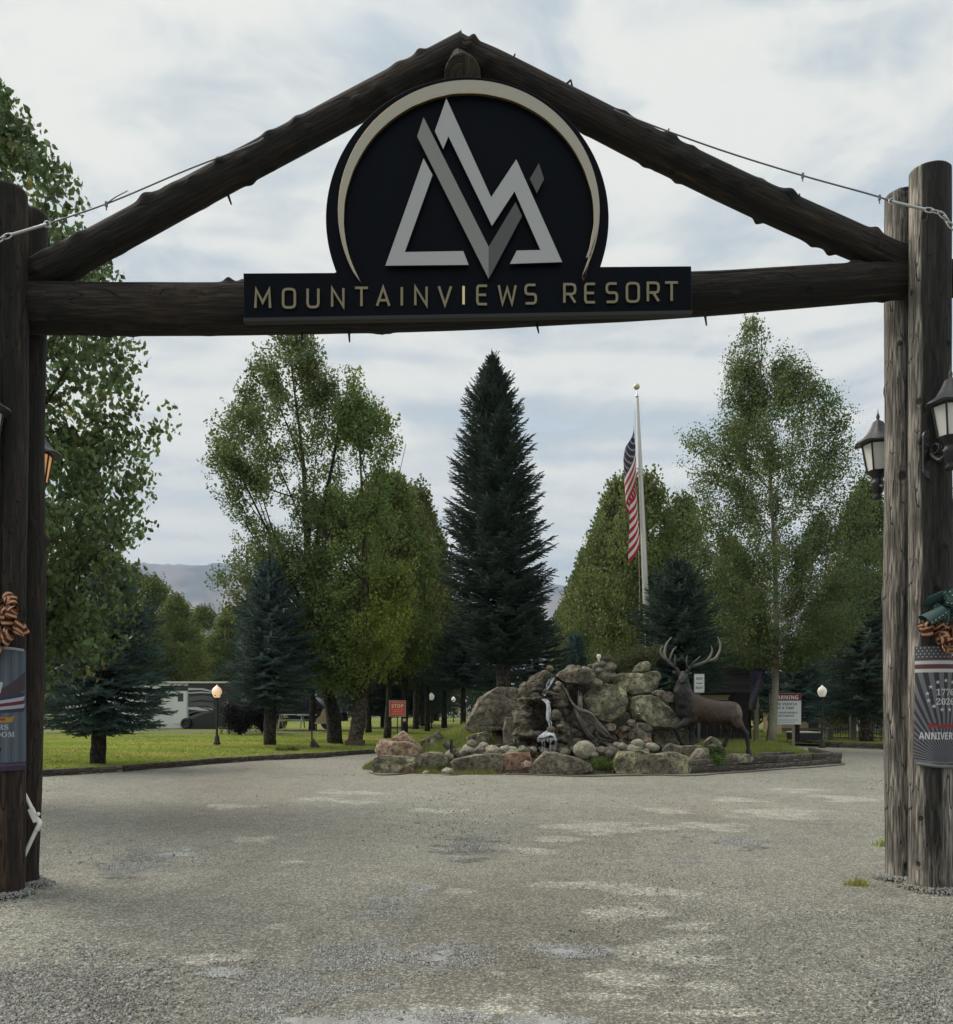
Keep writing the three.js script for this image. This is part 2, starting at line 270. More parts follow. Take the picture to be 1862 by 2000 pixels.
gput('beam', logGeometry([px2(-60, 600, 8.2, 48), px2(60, 602, 8.2, 48.5), px2(475, 604.5, 8.27, 48.5), px2(708, 602, 8.32, 47), px2(1205, 584, 8.4, 45), px2(1376, 576, 8.43, 41.5), px2(1750, 549, 8.48, 35.5), px2(1930, 541, 8.5, 34)], { seed: 31, knots: 46, round: 130, step: 0.018, rough: 0.9, color: brown, crack: { a: 0.75, w: 0.25, size: 0.009, from: 0.6, to: 7.4 } }));
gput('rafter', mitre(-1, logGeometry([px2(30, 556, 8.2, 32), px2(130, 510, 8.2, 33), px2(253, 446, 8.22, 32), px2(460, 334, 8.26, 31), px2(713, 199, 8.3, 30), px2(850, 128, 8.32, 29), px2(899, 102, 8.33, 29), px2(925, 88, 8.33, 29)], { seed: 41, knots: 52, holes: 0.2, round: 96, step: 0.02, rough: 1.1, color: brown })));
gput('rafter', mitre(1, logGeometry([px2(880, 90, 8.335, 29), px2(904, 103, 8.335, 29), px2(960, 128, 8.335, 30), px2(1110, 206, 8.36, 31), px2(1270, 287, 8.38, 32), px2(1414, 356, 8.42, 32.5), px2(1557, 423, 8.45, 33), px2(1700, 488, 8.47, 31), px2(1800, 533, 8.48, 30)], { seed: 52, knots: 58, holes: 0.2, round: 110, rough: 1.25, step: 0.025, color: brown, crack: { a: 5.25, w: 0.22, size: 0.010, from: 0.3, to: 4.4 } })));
gput('ridge_block', logGeometry([px2(905, 146, 8.14, 35), px2(905, 146, 8.5, 35)].map(([p, r]) => [p, r]), { seed: 61, knots: 3, round: 48, step: 0.04, color: (c, n, p, s, a, b) => { const k = 0.06 + 0.03 * a + 0.03 * b; c.setRGB(k * 1.2, k * 0.98, k * 0.74); } }));
{                                                        // broken twig stubs on the logs
  const r = rng(77), stubs = [[1002, 118, 0.5], [1106, 166, 0.9], [1118, 172, -0.2], [1302, 262, 0.3], [1424, 335, 0.2], [1562, 386, 0.3], [1722, 476, 0.2], [590, 250, -0.3], [740, 158, 0.1], [1050, 642, 3.0], [682, 654, 3.1], [590, 653, 3.2], [1378, 620, 3.0], [447, 384, 2.8]];
  for (const [x, y, a] of stubs) { const p = at(x, y, 8.3).add(V(-Math.sin(a) * 0.05, -Math.cos(a) * 0.05, 0)), l = 0.04 + 0.05 + 0.05 * r(); gput('twig_stub', colorize(bar(p, p.clone().add(V(Math.sin(a) * l + 0.02 * (r() - 0.5), Math.cos(a) * l, 0.03 * (r() - 0.5))), 0.014, 0.007, 6), (v, n, c) => c.setRGB(0.05, 0.042, 0.034))); }
}

// ---------- the sign on the gate ----------
const SD = 8.05, sgn = (zx, zy) => { const px = 460 + zx / 2.012, py = 60 + zy / 2.012; return [(px - 913) / F * SD, (427 - py) / F * SD]; };   // metres from the disc's centre
const sign = tag(base('resort_sign', at(913, 427, SD)), 'round black resort sign with silver mountain emblem, gold crescent and letter strip', 'sign');
const shapeOf = (pts) => { const s = new THREE.Shape(); pts.forEach(([x, y], i) => (i ? s.lineTo(x, y) : s.moveTo(x, y))); return s; };
const extrude = (s, depth, bevel = 0) => new THREE.ExtrudeGeometry(s, { depth, bevelEnabled: bevel > 0, bevelSize: bevel, bevelThickness: bevel, bevelSegments: 1, curveSegments: 96 });
{
  const r = 275.5 / F * SD, s = new THREE.Shape(), [lx, ly] = sgn(33, 955), [rx, ry] = sgn(1790, 927), [rbx, rby] = sgn(1792, 1102), [lbx, lby] = sgn(36, 1132), [ax, ay] = sgn(389, 953), [bx, by] = sgn(1447, 935);
  s.moveTo(lbx, lby); s.lineTo(lx, ly); s.lineTo(ax, ay);
  const a0 = Math.atan2(ay, ax), a1 = Math.atan2(by, bx);
  for (let i = 0; i <= 120; i++) { const a = lerp(a0 + 2 * Math.PI, a1, i / 120), q = Math.min(1, Math.min(i, 120 - i) / 6); s.lineTo(Math.cos(a) * r, Math.sin(a) * r); }
  s.lineTo(rx, ry); s.lineTo(rbx, rby); s.closePath();
  mesh('backing_board', extrude(s, 0.055, 0.003).translate(0, 0, -0.055), [M.board, M.boardEdge], sign);
  const lip = shapeOf([[lbx - 0.005, lby - 0.03], [lbx - 0.005, lby], [rbx + 0.005, rby], [rbx + 0.005, rby - 0.03]]);
  mesh('bottom_ledge', extrude(lip, 0.075, 0.002).translate(0, 0, -0.06), M.boardEdge, sign);
  // crescent
  const o = [917.5, 722, 509.5], n = [917.5, 751, 489], outer = [], inner = [], t0 = Math.atan2(276, -422), t1 = Math.atan2(276, 422);
  for (let i = 0; i <= 140; i++) { const k = i / 140, b = lerp(t0, t1 + 2 * Math.PI, k); outer.push(sgn(o[0] + Math.cos(b) * o[2], o[1] + Math.sin(b) * o[2])); inner.push(sgn(n[0] + Math.cos(b) * (n[2] - 0.5), n[1] + Math.sin(b) * (n[2] - 0.5))); }
  const tipL = sgn(495, 999), tipR = sgn(1368, 990), wob = (p, k, i) => [p[0] + 0.002 * noise(i * 0.35, k, 1), p[1] + 0.002 * noise(i * 0.35, k, 4)];
  const cres = [tipL, ...outer.slice(3, -2), tipR, sgn(1392, 900), sgn(1375, 905), sgn(1390, 862), ...inner.slice(5, -17).reverse().map((p, i) => wob(p, 2, i))];
  mesh('crescent', extrude(shapeOf(cres), 0.03, 0.002).translate(0, 0, 0.03), [M.ringFace, M.haloEdge], sign);
  const piece = (name, pts, m, d0 = 0.034, th = 0.02) => mesh(name, extrude(shapeOf(pts.map(([x, y]) => sgn(x, y))), th, 0.0015).translate(0, 0, d0), [m, M.boardEdge], sign);
  piece('emblem_peak', [[741, 516], [776, 581], [668, 882], [896, 878], [917, 932], [592, 935]], M.silver);
  piece('emblem_bar', [[741, 356], [995, 862], [995, 987], [716, 431]], M.silverDim, 0.036);
  piece('emblem_peak', [[830, 282], [1005, 668], [1103, 520], [1282, 921], [1078, 928], [1105, 876], [1197, 874], [1096, 645], [1008, 780], [838, 430], [818, 480], [785, 410]], M.silver);
  piece('emblem_bar', [[1100, 688], [1125, 742], [995.5, 987], [995.5, 862]], M.silverDark, 0.036);
  piece('emblem_diamond', [[1191, 535], [1211, 597], [1183, 652], [1156, 597]], M.silverDark);
  // cut-out letters, drawn as strokes
  const stroke = (pts, w, closed) => {
    const q = pts.map((p) => V(p[0], p[1], 0)), n = q.length, side = (s) => q.map((p, i) => {
      const a = closed ? q[(i + n - 1) % n] : q[Math.max(0, i - 1)], b = closed ? q[(i + 1) % n] : q[Math.min(n - 1, i + 1)];
      let d0 = p.clone().sub(a).normalize(), d1 = b.clone().sub(p).normalize(); if (d0.length() < 0.5) d0 = d1; if (d1.length() < 0.5) d1 = d0;
      const m = V(-d0.y - d1.y, d0.x + d1.x, 0).normalize(), c = Math.max(0.35, m.dot(V(-d0.y, d0.x, 0))); return p.clone().addScaledVector(m, s * w / 2 / c);
    });
    let A = side(1), B = side(-1); const ext = (l) => Math.max(...l.map((p) => p.x)) - Math.min(...l.map((p) => p.x)); if (closed && ext(B) > ext(A)) [A, B] = [B, A];
    if (!closed) return shapeOf([...A, ...B.slice().reverse()].map((p) => [p.x, p.y]));
    const s = shapeOf(A.map((p) => [p.x, p.y])), h = new THREE.Path(); B.forEach((p, i) => (i ? h.lineTo(p.x, p.y) : h.moveTo(p.x, p.y))); h.closePath(); s.holes.push(h); return s;
  };
  const K = 0.28;                                        // rounded corners as fractions of the letter box
  const glyph = {
    M: [[[0, 0], [0.06, 1], [0.5, 0.3], [0.94, 1], [1, 0]]], O: [[[K, 0], [1 - K, 0], [0.93, 0.06], [1, 0.2], [1, 0.8], [0.93, 0.94], [1 - K, 1], [K, 1], [0.07, 0.94], [0, 0.8], [0, 0.2], [0.07, 0.06]], true],
    U: [[[0, 1], [0, 0.2], [0.08, 0.06], [K, 0], [1 - K, 0], [0.92, 0.06], [1, 0.2], [1, 1]]], N: [[[0, 0], [0, 1], [1, 0], [1, 1]]], T: [[[0, 1], [1, 1]], [[0.5, 0.93], [0.5, 0]]],
    A: [[[0, 0], [0.5, 1], [1, 0]], [[0.22, 0.3], [0.78, 0.3]]], I: [[[0.5, 0], [0.5, 1]]], V: [[[0, 1], [0.5, 0], [1, 1]]], E: [[[1, 0], [0.15, 0], [0.03, 0.08], [0, 0.2], [0, 0.8], [0.03, 0.92], [0.15, 1], [1, 1]], [[0.07, 0.5], [0.9, 0.5]]],
    W: [[[0, 1], [0.22, 0], [0.5, 0.85], [0.78, 0], [1, 1]]], S: [[[0, 0], [0.75, 0], [0.95, 0.07], [1, 0.2], [1, 0.33], [0.94, 0.45], [0.78, 0.5], [0.22, 0.5], [0.06, 0.55], [0, 0.67], [0, 0.8], [0.05, 0.93], [0.25, 1], [0.97, 1]]],
    R: [[[0, 0], [0, 1], [0.72, 1], [0.94, 0.94], [1, 0.8], [1, 0.66], [0.94, 0.53], [0.72, 0.47], [0.07, 0.47]], [[0.55, 0.42], [1, 0]]],
  };
  const text = [['M', 110, 58], ['O', 213, 46], ['U', 307, 42], ['N', 404, 44], ['T', 497, 50], ['A', 582, 48], ['I', 655, 8], ['N', 730, 44], ['V', 824, 48], ['I', 897, 8], ['E', 970, 38], ['W', 1068, 66], ['S', 1160, 40], ['R', 1313, 42], ['E', 1393, 38], ['S', 1478, 40], ['O', 1560, 46], ['R', 1640, 42], ['T', 1712, 50]];
  const m = 1 / 2.012 / F * SD, skew = -(993 - 1020) / (1712 - 110) * -1;
  text.forEach(([ch, cx, w], i) => {
    const x0 = cx - w / 2, geos = glyph[ch], parts = [], closed = geos[1] === true;
    const top = 1022 + (cx - 110) * -0.0172, bot = top + 72;
    (closed ? [geos[0]] : geos).forEach((pts, k) => parts.push(extrude(stroke(pts.map(([u, v]) => sgn(x0 + u * w, lerp(bot, top, v))), 9.5 * m, closed), 0.012 + 0.002 * k).translate(0, 0, 0.014)));
    mesh('letter', merge(parts), i === 9 ? M.brassLit : M.brass, sign);
  });
}

// ---------- lanterns on the posts ----------
function lantern(p, turn, label, lit) {
  const o = tag(base('wall_lantern', p, turn), label, 'lantern', 'black wall lanterns on the gate posts');
  o.scale.y = 0.88;
  const hex = (r0, r1, y0, y1) => { const g = new THREE.CylinderGeometry(r1, r0, y1 - y0, 6, 1); return flat(g.translate(0, (y0 + y1) / 2, 0)); };
  // origin: middle of the glass body's foot
  const roof = []; const RP = [[0.215, 0.31], [0.2, 0.325], [0.15, 0.36], [0.11, 0.41], [0.075, 0.48], [0.05, 0.545], [0.03, 0.56]];
  for (let i = 0; i < RP.length - 1; i++) { const g = new THREE.CylinderGeometry(RP[i + 1][0], RP[i][0], RP[i + 1][1] - RP[i][1], 48, 1, true), q = g.attributes.position; for (let k = 0; k < q.count; k++) { const a = Math.atan2(q.getZ(k), q.getX(k)), f = 1 + 0.05 * Math.cos(a * 6); q.setX(k, q.getX(k) * f); q.setZ(k, q.getZ(k) * f); q.setY(k, q.getY(k) - (q.getY(k) < -0.001 && i === 0 ? 0.012 * Math.cos(a * 6) : 0)); } roof.push(g.translate(0, (RP[i][1] + RP[i + 1][1]) / 2, 0)); }
  roof.push(new THREE.CylinderGeometry(0.2, 0.2, 0.006, 24).translate(0, 0.312, 0));
  mesh('roof', mergeVertices(merge(roof).deleteAttribute('normal').deleteAttribute('uv')).toNonIndexed(), M.ironGrey, o).geometry.computeVertexNormals();
  mesh('finial', new THREE.LatheGeometry([[0.03, 0.555], [0.022, 0.57], [0.012, 0.58], [0.018, 0.6], [0.016, 0.62], [0.006, 0.65], [0.001, 0.7]].map(([x, y]) => new THREE.Vector2(x, y)), 16), M.ironGrey, o);
  const fr = [hex(0.1, 0.105, -0.02, 0.0), hex(0.145, 0.15, 0.29, 0.312)];
  for (let i = 0; i < 6; i++) { const a = i * Math.PI / 3; fr.push(bar(V(Math.sin(a) * 0.1, -0.01, Math.cos(a) * 0.1), V(Math.sin(a) * 0.147, 0.3, Math.cos(a) * 0.147), 0.009, 0.009, 6)); }
  mesh('frame', merge(fr), M.iron, o);
  for (let i = 0; i < 6; i++) {
    const a = i * Math.PI / 3, b = a + Math.PI / 3, p0 = V(Math.sin(a) * 0.094, 0.0, Math.cos(a) * 0.094), p1 = V(Math.sin(b) * 0.094, 0.0, Math.cos(b) * 0.094), p2 = V(Math.sin(a) * 0.14, 0.292, Math.cos(a) * 0.14), p3 = V(Math.sin(b) * 0.14, 0.292, Math.cos(b) * 0.14);
    const g = new THREE.BufferGeometry(); g.setAttribute('position', new THREE.Float32BufferAttribute([...p0.toArray(), ...p1.toArray(), ...p2.toArray(), ...p3.toArray()], 3)); g.setIndex([0, 1, 2, 2, 1, 3]); g.computeVertexNormals();
    mesh('glass_pane', g, lit ? M.litGlass : M.frost, o);
  }
  mesh('stem', new THREE.LatheGeometry([[0.001, -0.33], [0.03, -0.325], [0.045, -0.295], [0.03, -0.265], [0.045, -0.25], [0.05, -0.2], [0.062, -0.18], [0.058, -0.15], [0.07, -0.13], [0.05, -0.11], [0.055, -0.07], [0.1, -0.02]].map(([x, y]) => new THREE.Vector2(x, y)), 20), M.iron, o);
  // arm and wall plate at the back (-z)
  mesh('arm', [tube([V(0, -0.17, -0.04), V(0, -0.2, -0.1), V(0, -0.16, -0.16), V(0, -0.1, -0.21)], [0.028, 0.03, 0.03, 0.028], 10), new THREE.TorusGeometry(0.045, 0.016, 8, 20).rotateY(Math.PI / 2).translate(0, -0.07, -0.16)], M.iron, o);
  mesh('wall_plate', [box(0.15, 0.34, 0.02, 0, -0.11, -0.225, 0.006), new THREE.CylinderGeometry(0.075, 0.075, 0.02, 24).rotateX(Math.PI / 2).translate(0, 0.065, -0.225), new THREE.CylinderGeometry(0.075, 0.075, 0.02, 24).rotateX(Math.PI / 2).translate(0, -0.28, -0.225)], M.iron, o);
  return o;
}
M.litGlass = std(C(0.85, 0.55, 0.28), 0.4, { emissive: C(1, 0.42, 0.12), emissiveIntensity: 0.22 });
lantern(at(1857, 853, 7.88), 0.35, 'black lantern on the front of the stained log post beside the wreath');
lantern(at(1715, 920, 9.11), Math.PI + 0.25, 'black frosted lantern hanging behind the weathered grey log post');
const amber = lantern(at(72, 942, 8.82), Math.PI + 0.2, 'lantern with amber glass half hidden behind the brown log posts', true);
{ const l = new THREE.PointLight(C(1, 0.5, 0.18), 0.6); l.name = 'lantern_bulb_light'; l.position.set(0, 0.13, 0); l.castShadow = true; amber.add(l); }
lantern(at(-32, 865, 7.62), 0.0, 'dark lantern at the photo edge on the brown log post');

// ---------- guy cables with turnbuckles ----------
function cable(name, label, pts, clamps, tb, chain) {
  const a = pts[0], o = tag(base(name, a), label, 'cable', 'steel guy cables on the gate'), l = (p) => p.clone().sub(a);
  mesh('wire', tube(pts.map(l), [0.007, 0.007], 6, 24), M.wire, o);
  for (const p of clamps) mesh('wire_clamp', [box(0.022, 0.045, 0.022, ...l(p).toArray(), 0.004), new THREE.CylinderGeometry(0.006, 0.006, 0.06, 6).translate(...l(p).add(V(0, -0.02, 0)).toArray())], M.wire, o);
  mesh('turnbuckle', [bar(l(tb[0]), l(tb[1]), 0.013, 0.013, 10), new THREE.TorusGeometry(0.026, 0.006, 8, 20).translate(...l(tb[0]).toArray())], M.steel, o);
  for (let i = 0; i < chain.length - 1; i++) { const p = l(chain[i]), q = l(chain[i + 1]), g = new THREE.TorusGeometry(0.02, 0.006, 8, 16); g.scale(2.0, 1, 1); if (i % 2) g.rotateX(Math.PI / 2); g.applyQuaternion(new THREE.Quaternion().setFromUnitVectors(V(1, 0, 0), q.clone().sub(p).normalize())); const m = p.add(q).multiplyScalar(0.5); mesh('chain_link', g.translate(m.x, m.y, m.z), M.steel, o); }
}
cable('guy_cable', 'thin steel cable sagging from the peaked log down to the grey posts', [at(1200, 214, 8.22), at(1211, 220, 8.2), at(1390, 287, 8.12), at(1568, 343, 8.05), at(1718, 385, 7.98), at(1742, 394, 7.96)], [at(1568, 343, 8.05), at(1718, 386, 7.98)], [at(1742, 394, 7.96), at(1808, 409, 7.92)], [at(1808, 409, 7.92), at(1822, 412, 7.9), at(1836, 416, 7.9), at(1845, 424, 7.9), at(1852, 435, 7.9), at(1862, 446, 7.9), at(1875, 462, 7.9)]);
cable('guy_cable', 'thin steel cable running past the brown posts up to the sloping log', [at(515, 270, 8.08), at(503, 278, 8.06), at(370, 330, 7.98), at(208, 398, 7.86), at(94, 437, 7.76)], [at(208, 399, 7.86)], [at(92, 438, 7.76), at(21, 459, 7.7)], [at(21, 459, 7.7), at(8, 464, 7.7), at(-4, 472, 7.7), at(-18, 480, 7.7), at(-32, 490, 7.7)]);
{ const a = at(208, 398, 7.86); mesh('cable_tail', tube([V(0, 0, 0), V(0.08, 0.05, 0.01), V(0.19, 0.1, 0.02)], [0.006, 0.004], 6).translate(0, 0, 0), M.wire, scene.getObjectByName('guy_cable_001')).position.copy(a.clone().sub(at(515, 270, 8.08))); }

// ---------- bracket, wreaths, banners ----------
{
  const a = at(43, 1540, 8.1), o = tag(base('folded_arm', a), 'white folded pipe arm sticking out between the brown log posts', 'pipe'), l = (x, y, d = 8.08) => at(x, y, d).sub(a);
  mesh('upper_pipe', bar(l(42, 1538), l(63, 1580), 0.017, 0.017, 12), M.pvc, o);
  mesh('hinge_plate', [(() => { const p = l(66, 1592, 8.06); return box(0.055, 0.13, 0.03, 0, 0, 0, 0.008).rotateZ(0.42).translate(p.x, p.y, p.z); })(), new THREE.SphereGeometry(0.018, 12, 10).translate(...l(75, 1590, 8.04).toArray())], M.pvc, o);
  mesh('lower_pipe', bar(l(77, 1609, 8.06), l(42, 1683), 0.017, 0.017, 12), M.pvc, o);
  mesh('elbow', tube([l(69, 1597), l(78, 1607, 8.06), l(72, 1622, 8.06)], [0.022, 0.022, 0.022], 12), M.pvc, o);
}
const ribTan = canvasTex(64, 64, (g) => { g.fillStyle = '#b08a66'; g.fillRect(0, 0, 64, 64); g.fillStyle = '#4e150c'; g.fillRect(0, 0, 7, 64); g.fillRect(22, 0, 20, 64); g.fillRect(57, 0, 7, 64); });
const ribBlue = canvasTex(128, 128, (g) => { g.fillStyle = '#2f4a48'; g.fillRect(0, 0, 128, 128); g.fillStyle = '#b9c9c2'; for (let i = 0; i < 5; i++) for (let j = 0; j < 5; j++) { const x = 12 + i * 26 + (j % 2) * 12, y = 12 + j * 26; g.beginPath(); for (let k = 0; k < 10; k++) { const a = k * Math.PI / 5 - Math.PI / 2, r = k % 2 ? 3 : 7.5; g.lineTo(x + Math.cos(a) * r, y + Math.sin(a) * r); } g.fill(); } });
M.ribTan = std(0xffffff, 0.75, { map: ribTan, side: THREE.DoubleSide }); M.ribBlue = std(0xffffff, 0.75, { map: ribBlue, side: THREE.DoubleSide });
function ribbonLoop(len, w, fat, r) {                    // one folded loop of ribbon, standing on the ring
  const n = 14, pos = [], uv = [], idx = [];
  for (let i = 0; i <= n; i++) { const t = i / n, a = t * 2 * Math.PI, x = Math.sin(a) * fat * (0.6 + 0.4 * t), y = (1 - Math.cos(a)) / 2 * len, tw = 0.5 * Math.sin(a * 0.5) + r; for (const s of [-1, 0, 1]) { pos.push(x + s * Math.sin(tw) * w * 0.5, y + 0.008 * (1 - s * s), s * Math.cos(tw) * w * 0.5); uv.push((s + 1) / 2, t * 2); } }
  for (let i = 0; i < n; i++) for (let s = 0; s < 2; s++) { const a = i * 3 + s; idx.push(a, a + 1, a + 3, a + 3, a + 1, a + 4); }
  const g = new THREE.BufferGeometry(); g.setAttribute('position', new THREE.Float32BufferAttribute(pos, 3)); g.setAttribute('uv', new THREE.Float32BufferAttribute(uv, 2)); g.setIndex(idx); g.computeVertexNormals(); return g;
}
function wreath(p, R, label, blue, seed) {
  const o = tag(base('ribbon_wreath', p), label, 'wreath', 'ribbon wreaths on the gate posts'), r = rng(seed), loops = Array.from({ length: 6 }, (_, i) => ribbonLoop(0.105 + 0.03 * r(), 0.095, 0.045 + 0.015 * r(), (r() - 0.5) * 0.8)), bl = [ribbonLoop(0.15, 0.16, 0.06, 0.2), ribbonLoop(0.19, 0.17, 0.07, -0.4), ribbonLoop(0.14, 0.15, 0.06, 0.7)];
  mesh('ring', new THREE.TorusGeometry(R, 0.018, 8, 40), std(C(0.05, 0.03, 0.02), 0.9), o);
  const N = 45;
  for (let i = 0; i < N; i++) {
    const a = i / N * 2 * Math.PI * 3 + 0.2 * r(), out = (i % 3 - 1) * 0.9 + 0.4 * (r() - 0.5), b = blue && Math.cos((a % 6.283) - 2.3) > 0.55; if (b && i % 2) continue;
    const m = mesh('ribbon_loop', b ? bl[i % 3] : loops[Math.floor(r() * 6)], b ? M.ribBlue : M.ribTan, o), c = V(Math.cos(a), Math.sin(a), 0), d = c.clone().multiplyScalar(Math.sin(out)).add(V(0, 0, Math.cos(out))).normalize();
    m.position.copy(c.multiplyScalar(R + 0.012 * (r() - 0.5))); m.quaternion.setFromUnitVectors(V(0, 1, 0), d); m.rotateY(r() * 6.28);
  }
  return o;
}
wreath(at(1852, 1213, 8.0), 0.165, 'red and tan striped ribbon wreath with a blue starred bow', true, 5);
wreath(at(-6, 1215, 7.74), 0.17, 'red and tan striped ribbon wreath without blue ribbon', false, 9);
function bannerGeo(w, h, rad, sag) {                     // cloth wrapped round the face of a post
  const nx = 30, ny = 50, pos = [], uv = [], idx = [];
  for (let j = 0; j <= ny; j++) for (let i = 0; i <= nx; i++) { const u = i / nx, v = j / ny, a = (u - 0.5) * w / rad, flare = 1 + sag * v * v * 0.25, rr = rad * flare + 0.006 * Math.sin(u * 19 + 2 * v) * v + 0.004 * noise(u * 4, v * 5, 2); pos.push(Math.sin(a) * rr, -v * h, Math.cos(a) * rr); uv.push(u, 1 - v); }
  for (let j = 0; j < ny; j++) for (let i = 0; i < nx; i++) { const a = j * (nx + 1) + i, b = a + nx + 1; idx.push(a, b, a + 1, a + 1, b, b + 1); }
  const g = new THREE.BufferGeometry(); g.setAttribute('position', new THREE.Float32BufferAttribute(pos, 3)); g.setAttribute('uv', new THREE.Float32BufferAttribute(uv, 2)); g.setIndex(idx); g.computeVertexNormals(); return g;
}
const star = (g, x, y, R) => { g.beginPath(); for (let k = 0; k < 10; k++) { const a = k * Math.PI / 5 - Math.PI / 2, r = k % 2 ? R * 0.42 : R; g.lineTo(x + Math.cos(a) * r, y + Math.sin(a) * r); } g.fill(); };
{
  const tex = canvasTex(512, 1024, (g, W, H) => {
    g.fillStyle = '#77787f'; g.fillRect(0, 0, W, H);
    g.save(); g.translate(W * 0.5, H * 0.985); for (let k = -14; k <= 14; k++) { const a0 = (k - 0.25) * 0.105, a1 = (k + 0.25) * 0.105; g.fillStyle = '#3b3a3f'; g.beginPath(); g.moveTo(0, 0); g.lineTo(Math.sin(a0) * 1200, -Math.cos(a0) * 1200); g.lineTo(Math.sin(a1) * 1200, -Math.cos(a1) * 1200); g.fill(); } g.restore();
    const rows = [['#5d5a60', 0], ['#d8d6d4', 0.055], ['#6c3e44', 0.085], ['#d8d6d4', 0.125], ['#6c3e44', 0.16], ['#d8d6d4', 0.195]];
    g.fillStyle = '#5d5a60'; g.fillRect(0, 0, W, 0.225 * H); for (const [c, y] of rows) { g.fillStyle = c; g.fillRect(0, y * H, W, 0.03 * H); }
    g.fillStyle = '#55575f'; g.fillRect(0, 0, W * 0.62, 0.105 * H); g.fillStyle = '#d5d6d8'; for (let j = 0; j < 4; j++) for (let i = 0; i < 9; i++) star(g, 18 + i * 34 + (j % 2) * 17, 16 + j * 26, 9);
    g.fillStyle = '#d9d9d7'; for (let k = 0; k < 13; k++) { const a = k / 13 * 2 * Math.PI - Math.PI / 2; star(g, W * 0.5 + Math.cos(a) * 150, H * 0.42 + Math.sin(a) * 128, 20); }
    g.textAlign = 'center'; g.font = 'bold 78px serif'; g.fillText('1776', W / 2, H * 0.42); g.fillText('2026', W / 2, H * 0.50);
    g.strokeStyle = '#9c3039'; g.lineWidth = 13; g.lineJoin = 'round'; g.beginPath(); for (let i = 0; i <= 26; i++) g.lineTo(W * 0.22 + i * 11.3, H * 0.68 + (i % 2 ? -1 : 1) * (14 + 10 * Math.sin(i * 1.7))); g.stroke();
    g.fillStyle = '#e2e2e0'; g.font = 'bold 74px sans-serif'; g.save(); g.translate(W / 2, H * 0.795); g.scale(0.86, 1.15); g.fillText('ANNIVERSARY', 0, 0); g.restore();
  });
  const o = tag(base('post_banner', at(1818, 1264, 8.25), 0.17), 'grey patriotic banner with stars, dates and sun rays around the stained post', 'banner', 'banners hung on the gate posts');
  mesh('cloth', bannerGeo(0.53, 1.03, 0.205, 0.12), std(C(0.72, 0.72, 0.74), 0.8, { map: tex, side: THREE.DoubleSide }), o);
  mesh('hem_rod', tube([V(-0.2, -1.035, 0.09), V(-0.09, -1.05, 0.2), V(0.07, -1.055, 0.215), V(0.18, -1.04, 0.11)], [0.014, 0.016, 0.014], 10), std(C(0.14, 0.14, 0.15), 0.7), o);
  const tex2 = canvasTex(512, 1024, (g, W, H) => {
    g.fillStyle = '#6d7780'; g.fillRect(0, 0, W, H);
    for (let i = 0; i < 14; i++) { g.fillStyle = i % 2 ? '#5d6872' : '#7a858d'; g.fillRect(i * 40, 0, 16, H); }
    g.fillStyle = '#584b50'; g.beginPath(); g.moveTo(W * 0.48, H * 0.36); g.lineTo(W * 0.99, H * 0.17); g.lineTo(W * 0.97, H * 0.33); g.lineTo(W * 0.72, H * 0.40); g.lineTo(W * 0.56, H * 0.46); g.fill();
    g.fillStyle = '#e6e8e6'; g.beginPath(); g.moveTo(W * 0.46, H * 0.26); g.lineTo(W * 0.6, H * 0.27); g.lineTo(W * 0.56, H * 0.36); g.lineTo(W * 0.46, H * 0.36); g.fill();
    for (let i = 0; i < 5; i++) { g.fillStyle = ['#4a4660', '#d7d9dc', '#7b3040', '#cfd2d6', '#43415e'][i]; g.beginPath(); g.moveTo(W * 0.5, H * (0.40 + i * 0.025)); g.lineTo(W * 0.98, H * (0.35 + i * 0.032)); g.lineTo(W * 0.94, H * (0.385 + i * 0.032)); g.lineTo(W * 0.5, H * (0.425 + i * 0.025)); g.fill(); }
    g.fillStyle = '#d3a633'; g.beginPath(); g.moveTo(W * 0.42, H * 0.55); g.lineTo(W * 0.68, H * 0.56); g.lineTo(W * 0.78, H * 0.545); g.lineTo(W * 0.73, H * 0.60); g.lineTo(W * 0.42, H * 0.60); g.fill(); g.fillStyle = '#b04a2a'; g.fillRect(W * 0.45, H * 0.565, W * 0.18, H * 0.02);
    g.fillStyle = '#dcdedf'; g.font = 'bold 62px serif'; g.textAlign = 'right'; g.fillText('YEARS', W * 0.68, H * 0.66); g.fillText('FREEDOM', W * 0.78, H * 0.72);
    g.fillStyle = '#4a3a52'; g.fillRect(0, H * 0.93, W, H * 0.07); g.fillStyle = '#6b5874'; g.fillRect(0, H * 0.945, W, H * 0.014);
  });
  const p = tag(base('post_banner', at(5, 1271, 7.98), 0.24), 'faded blue grey eagle banner with yellow ribbon on the brown post', 'banner', 'banners hung on the gate posts');
  mesh('cloth', bannerGeo(0.53, 1.03, 0.202, -0.04), std(C(0.5, 0.52, 0.56), 0.8, { map: tex2, side: THREE.DoubleSide }), p);
  mesh('hem_rod', tube([V(-0.18, -0.0, 0.1), V(-0.06, 0.01, 0.2), V(0.08, 0.012, 0.2), V(0.19, 0.0, 0.1)], [0.012, 0.014, 0.012], 10), std(C(0.3, 0.31, 0.33), 0.7), p);
}

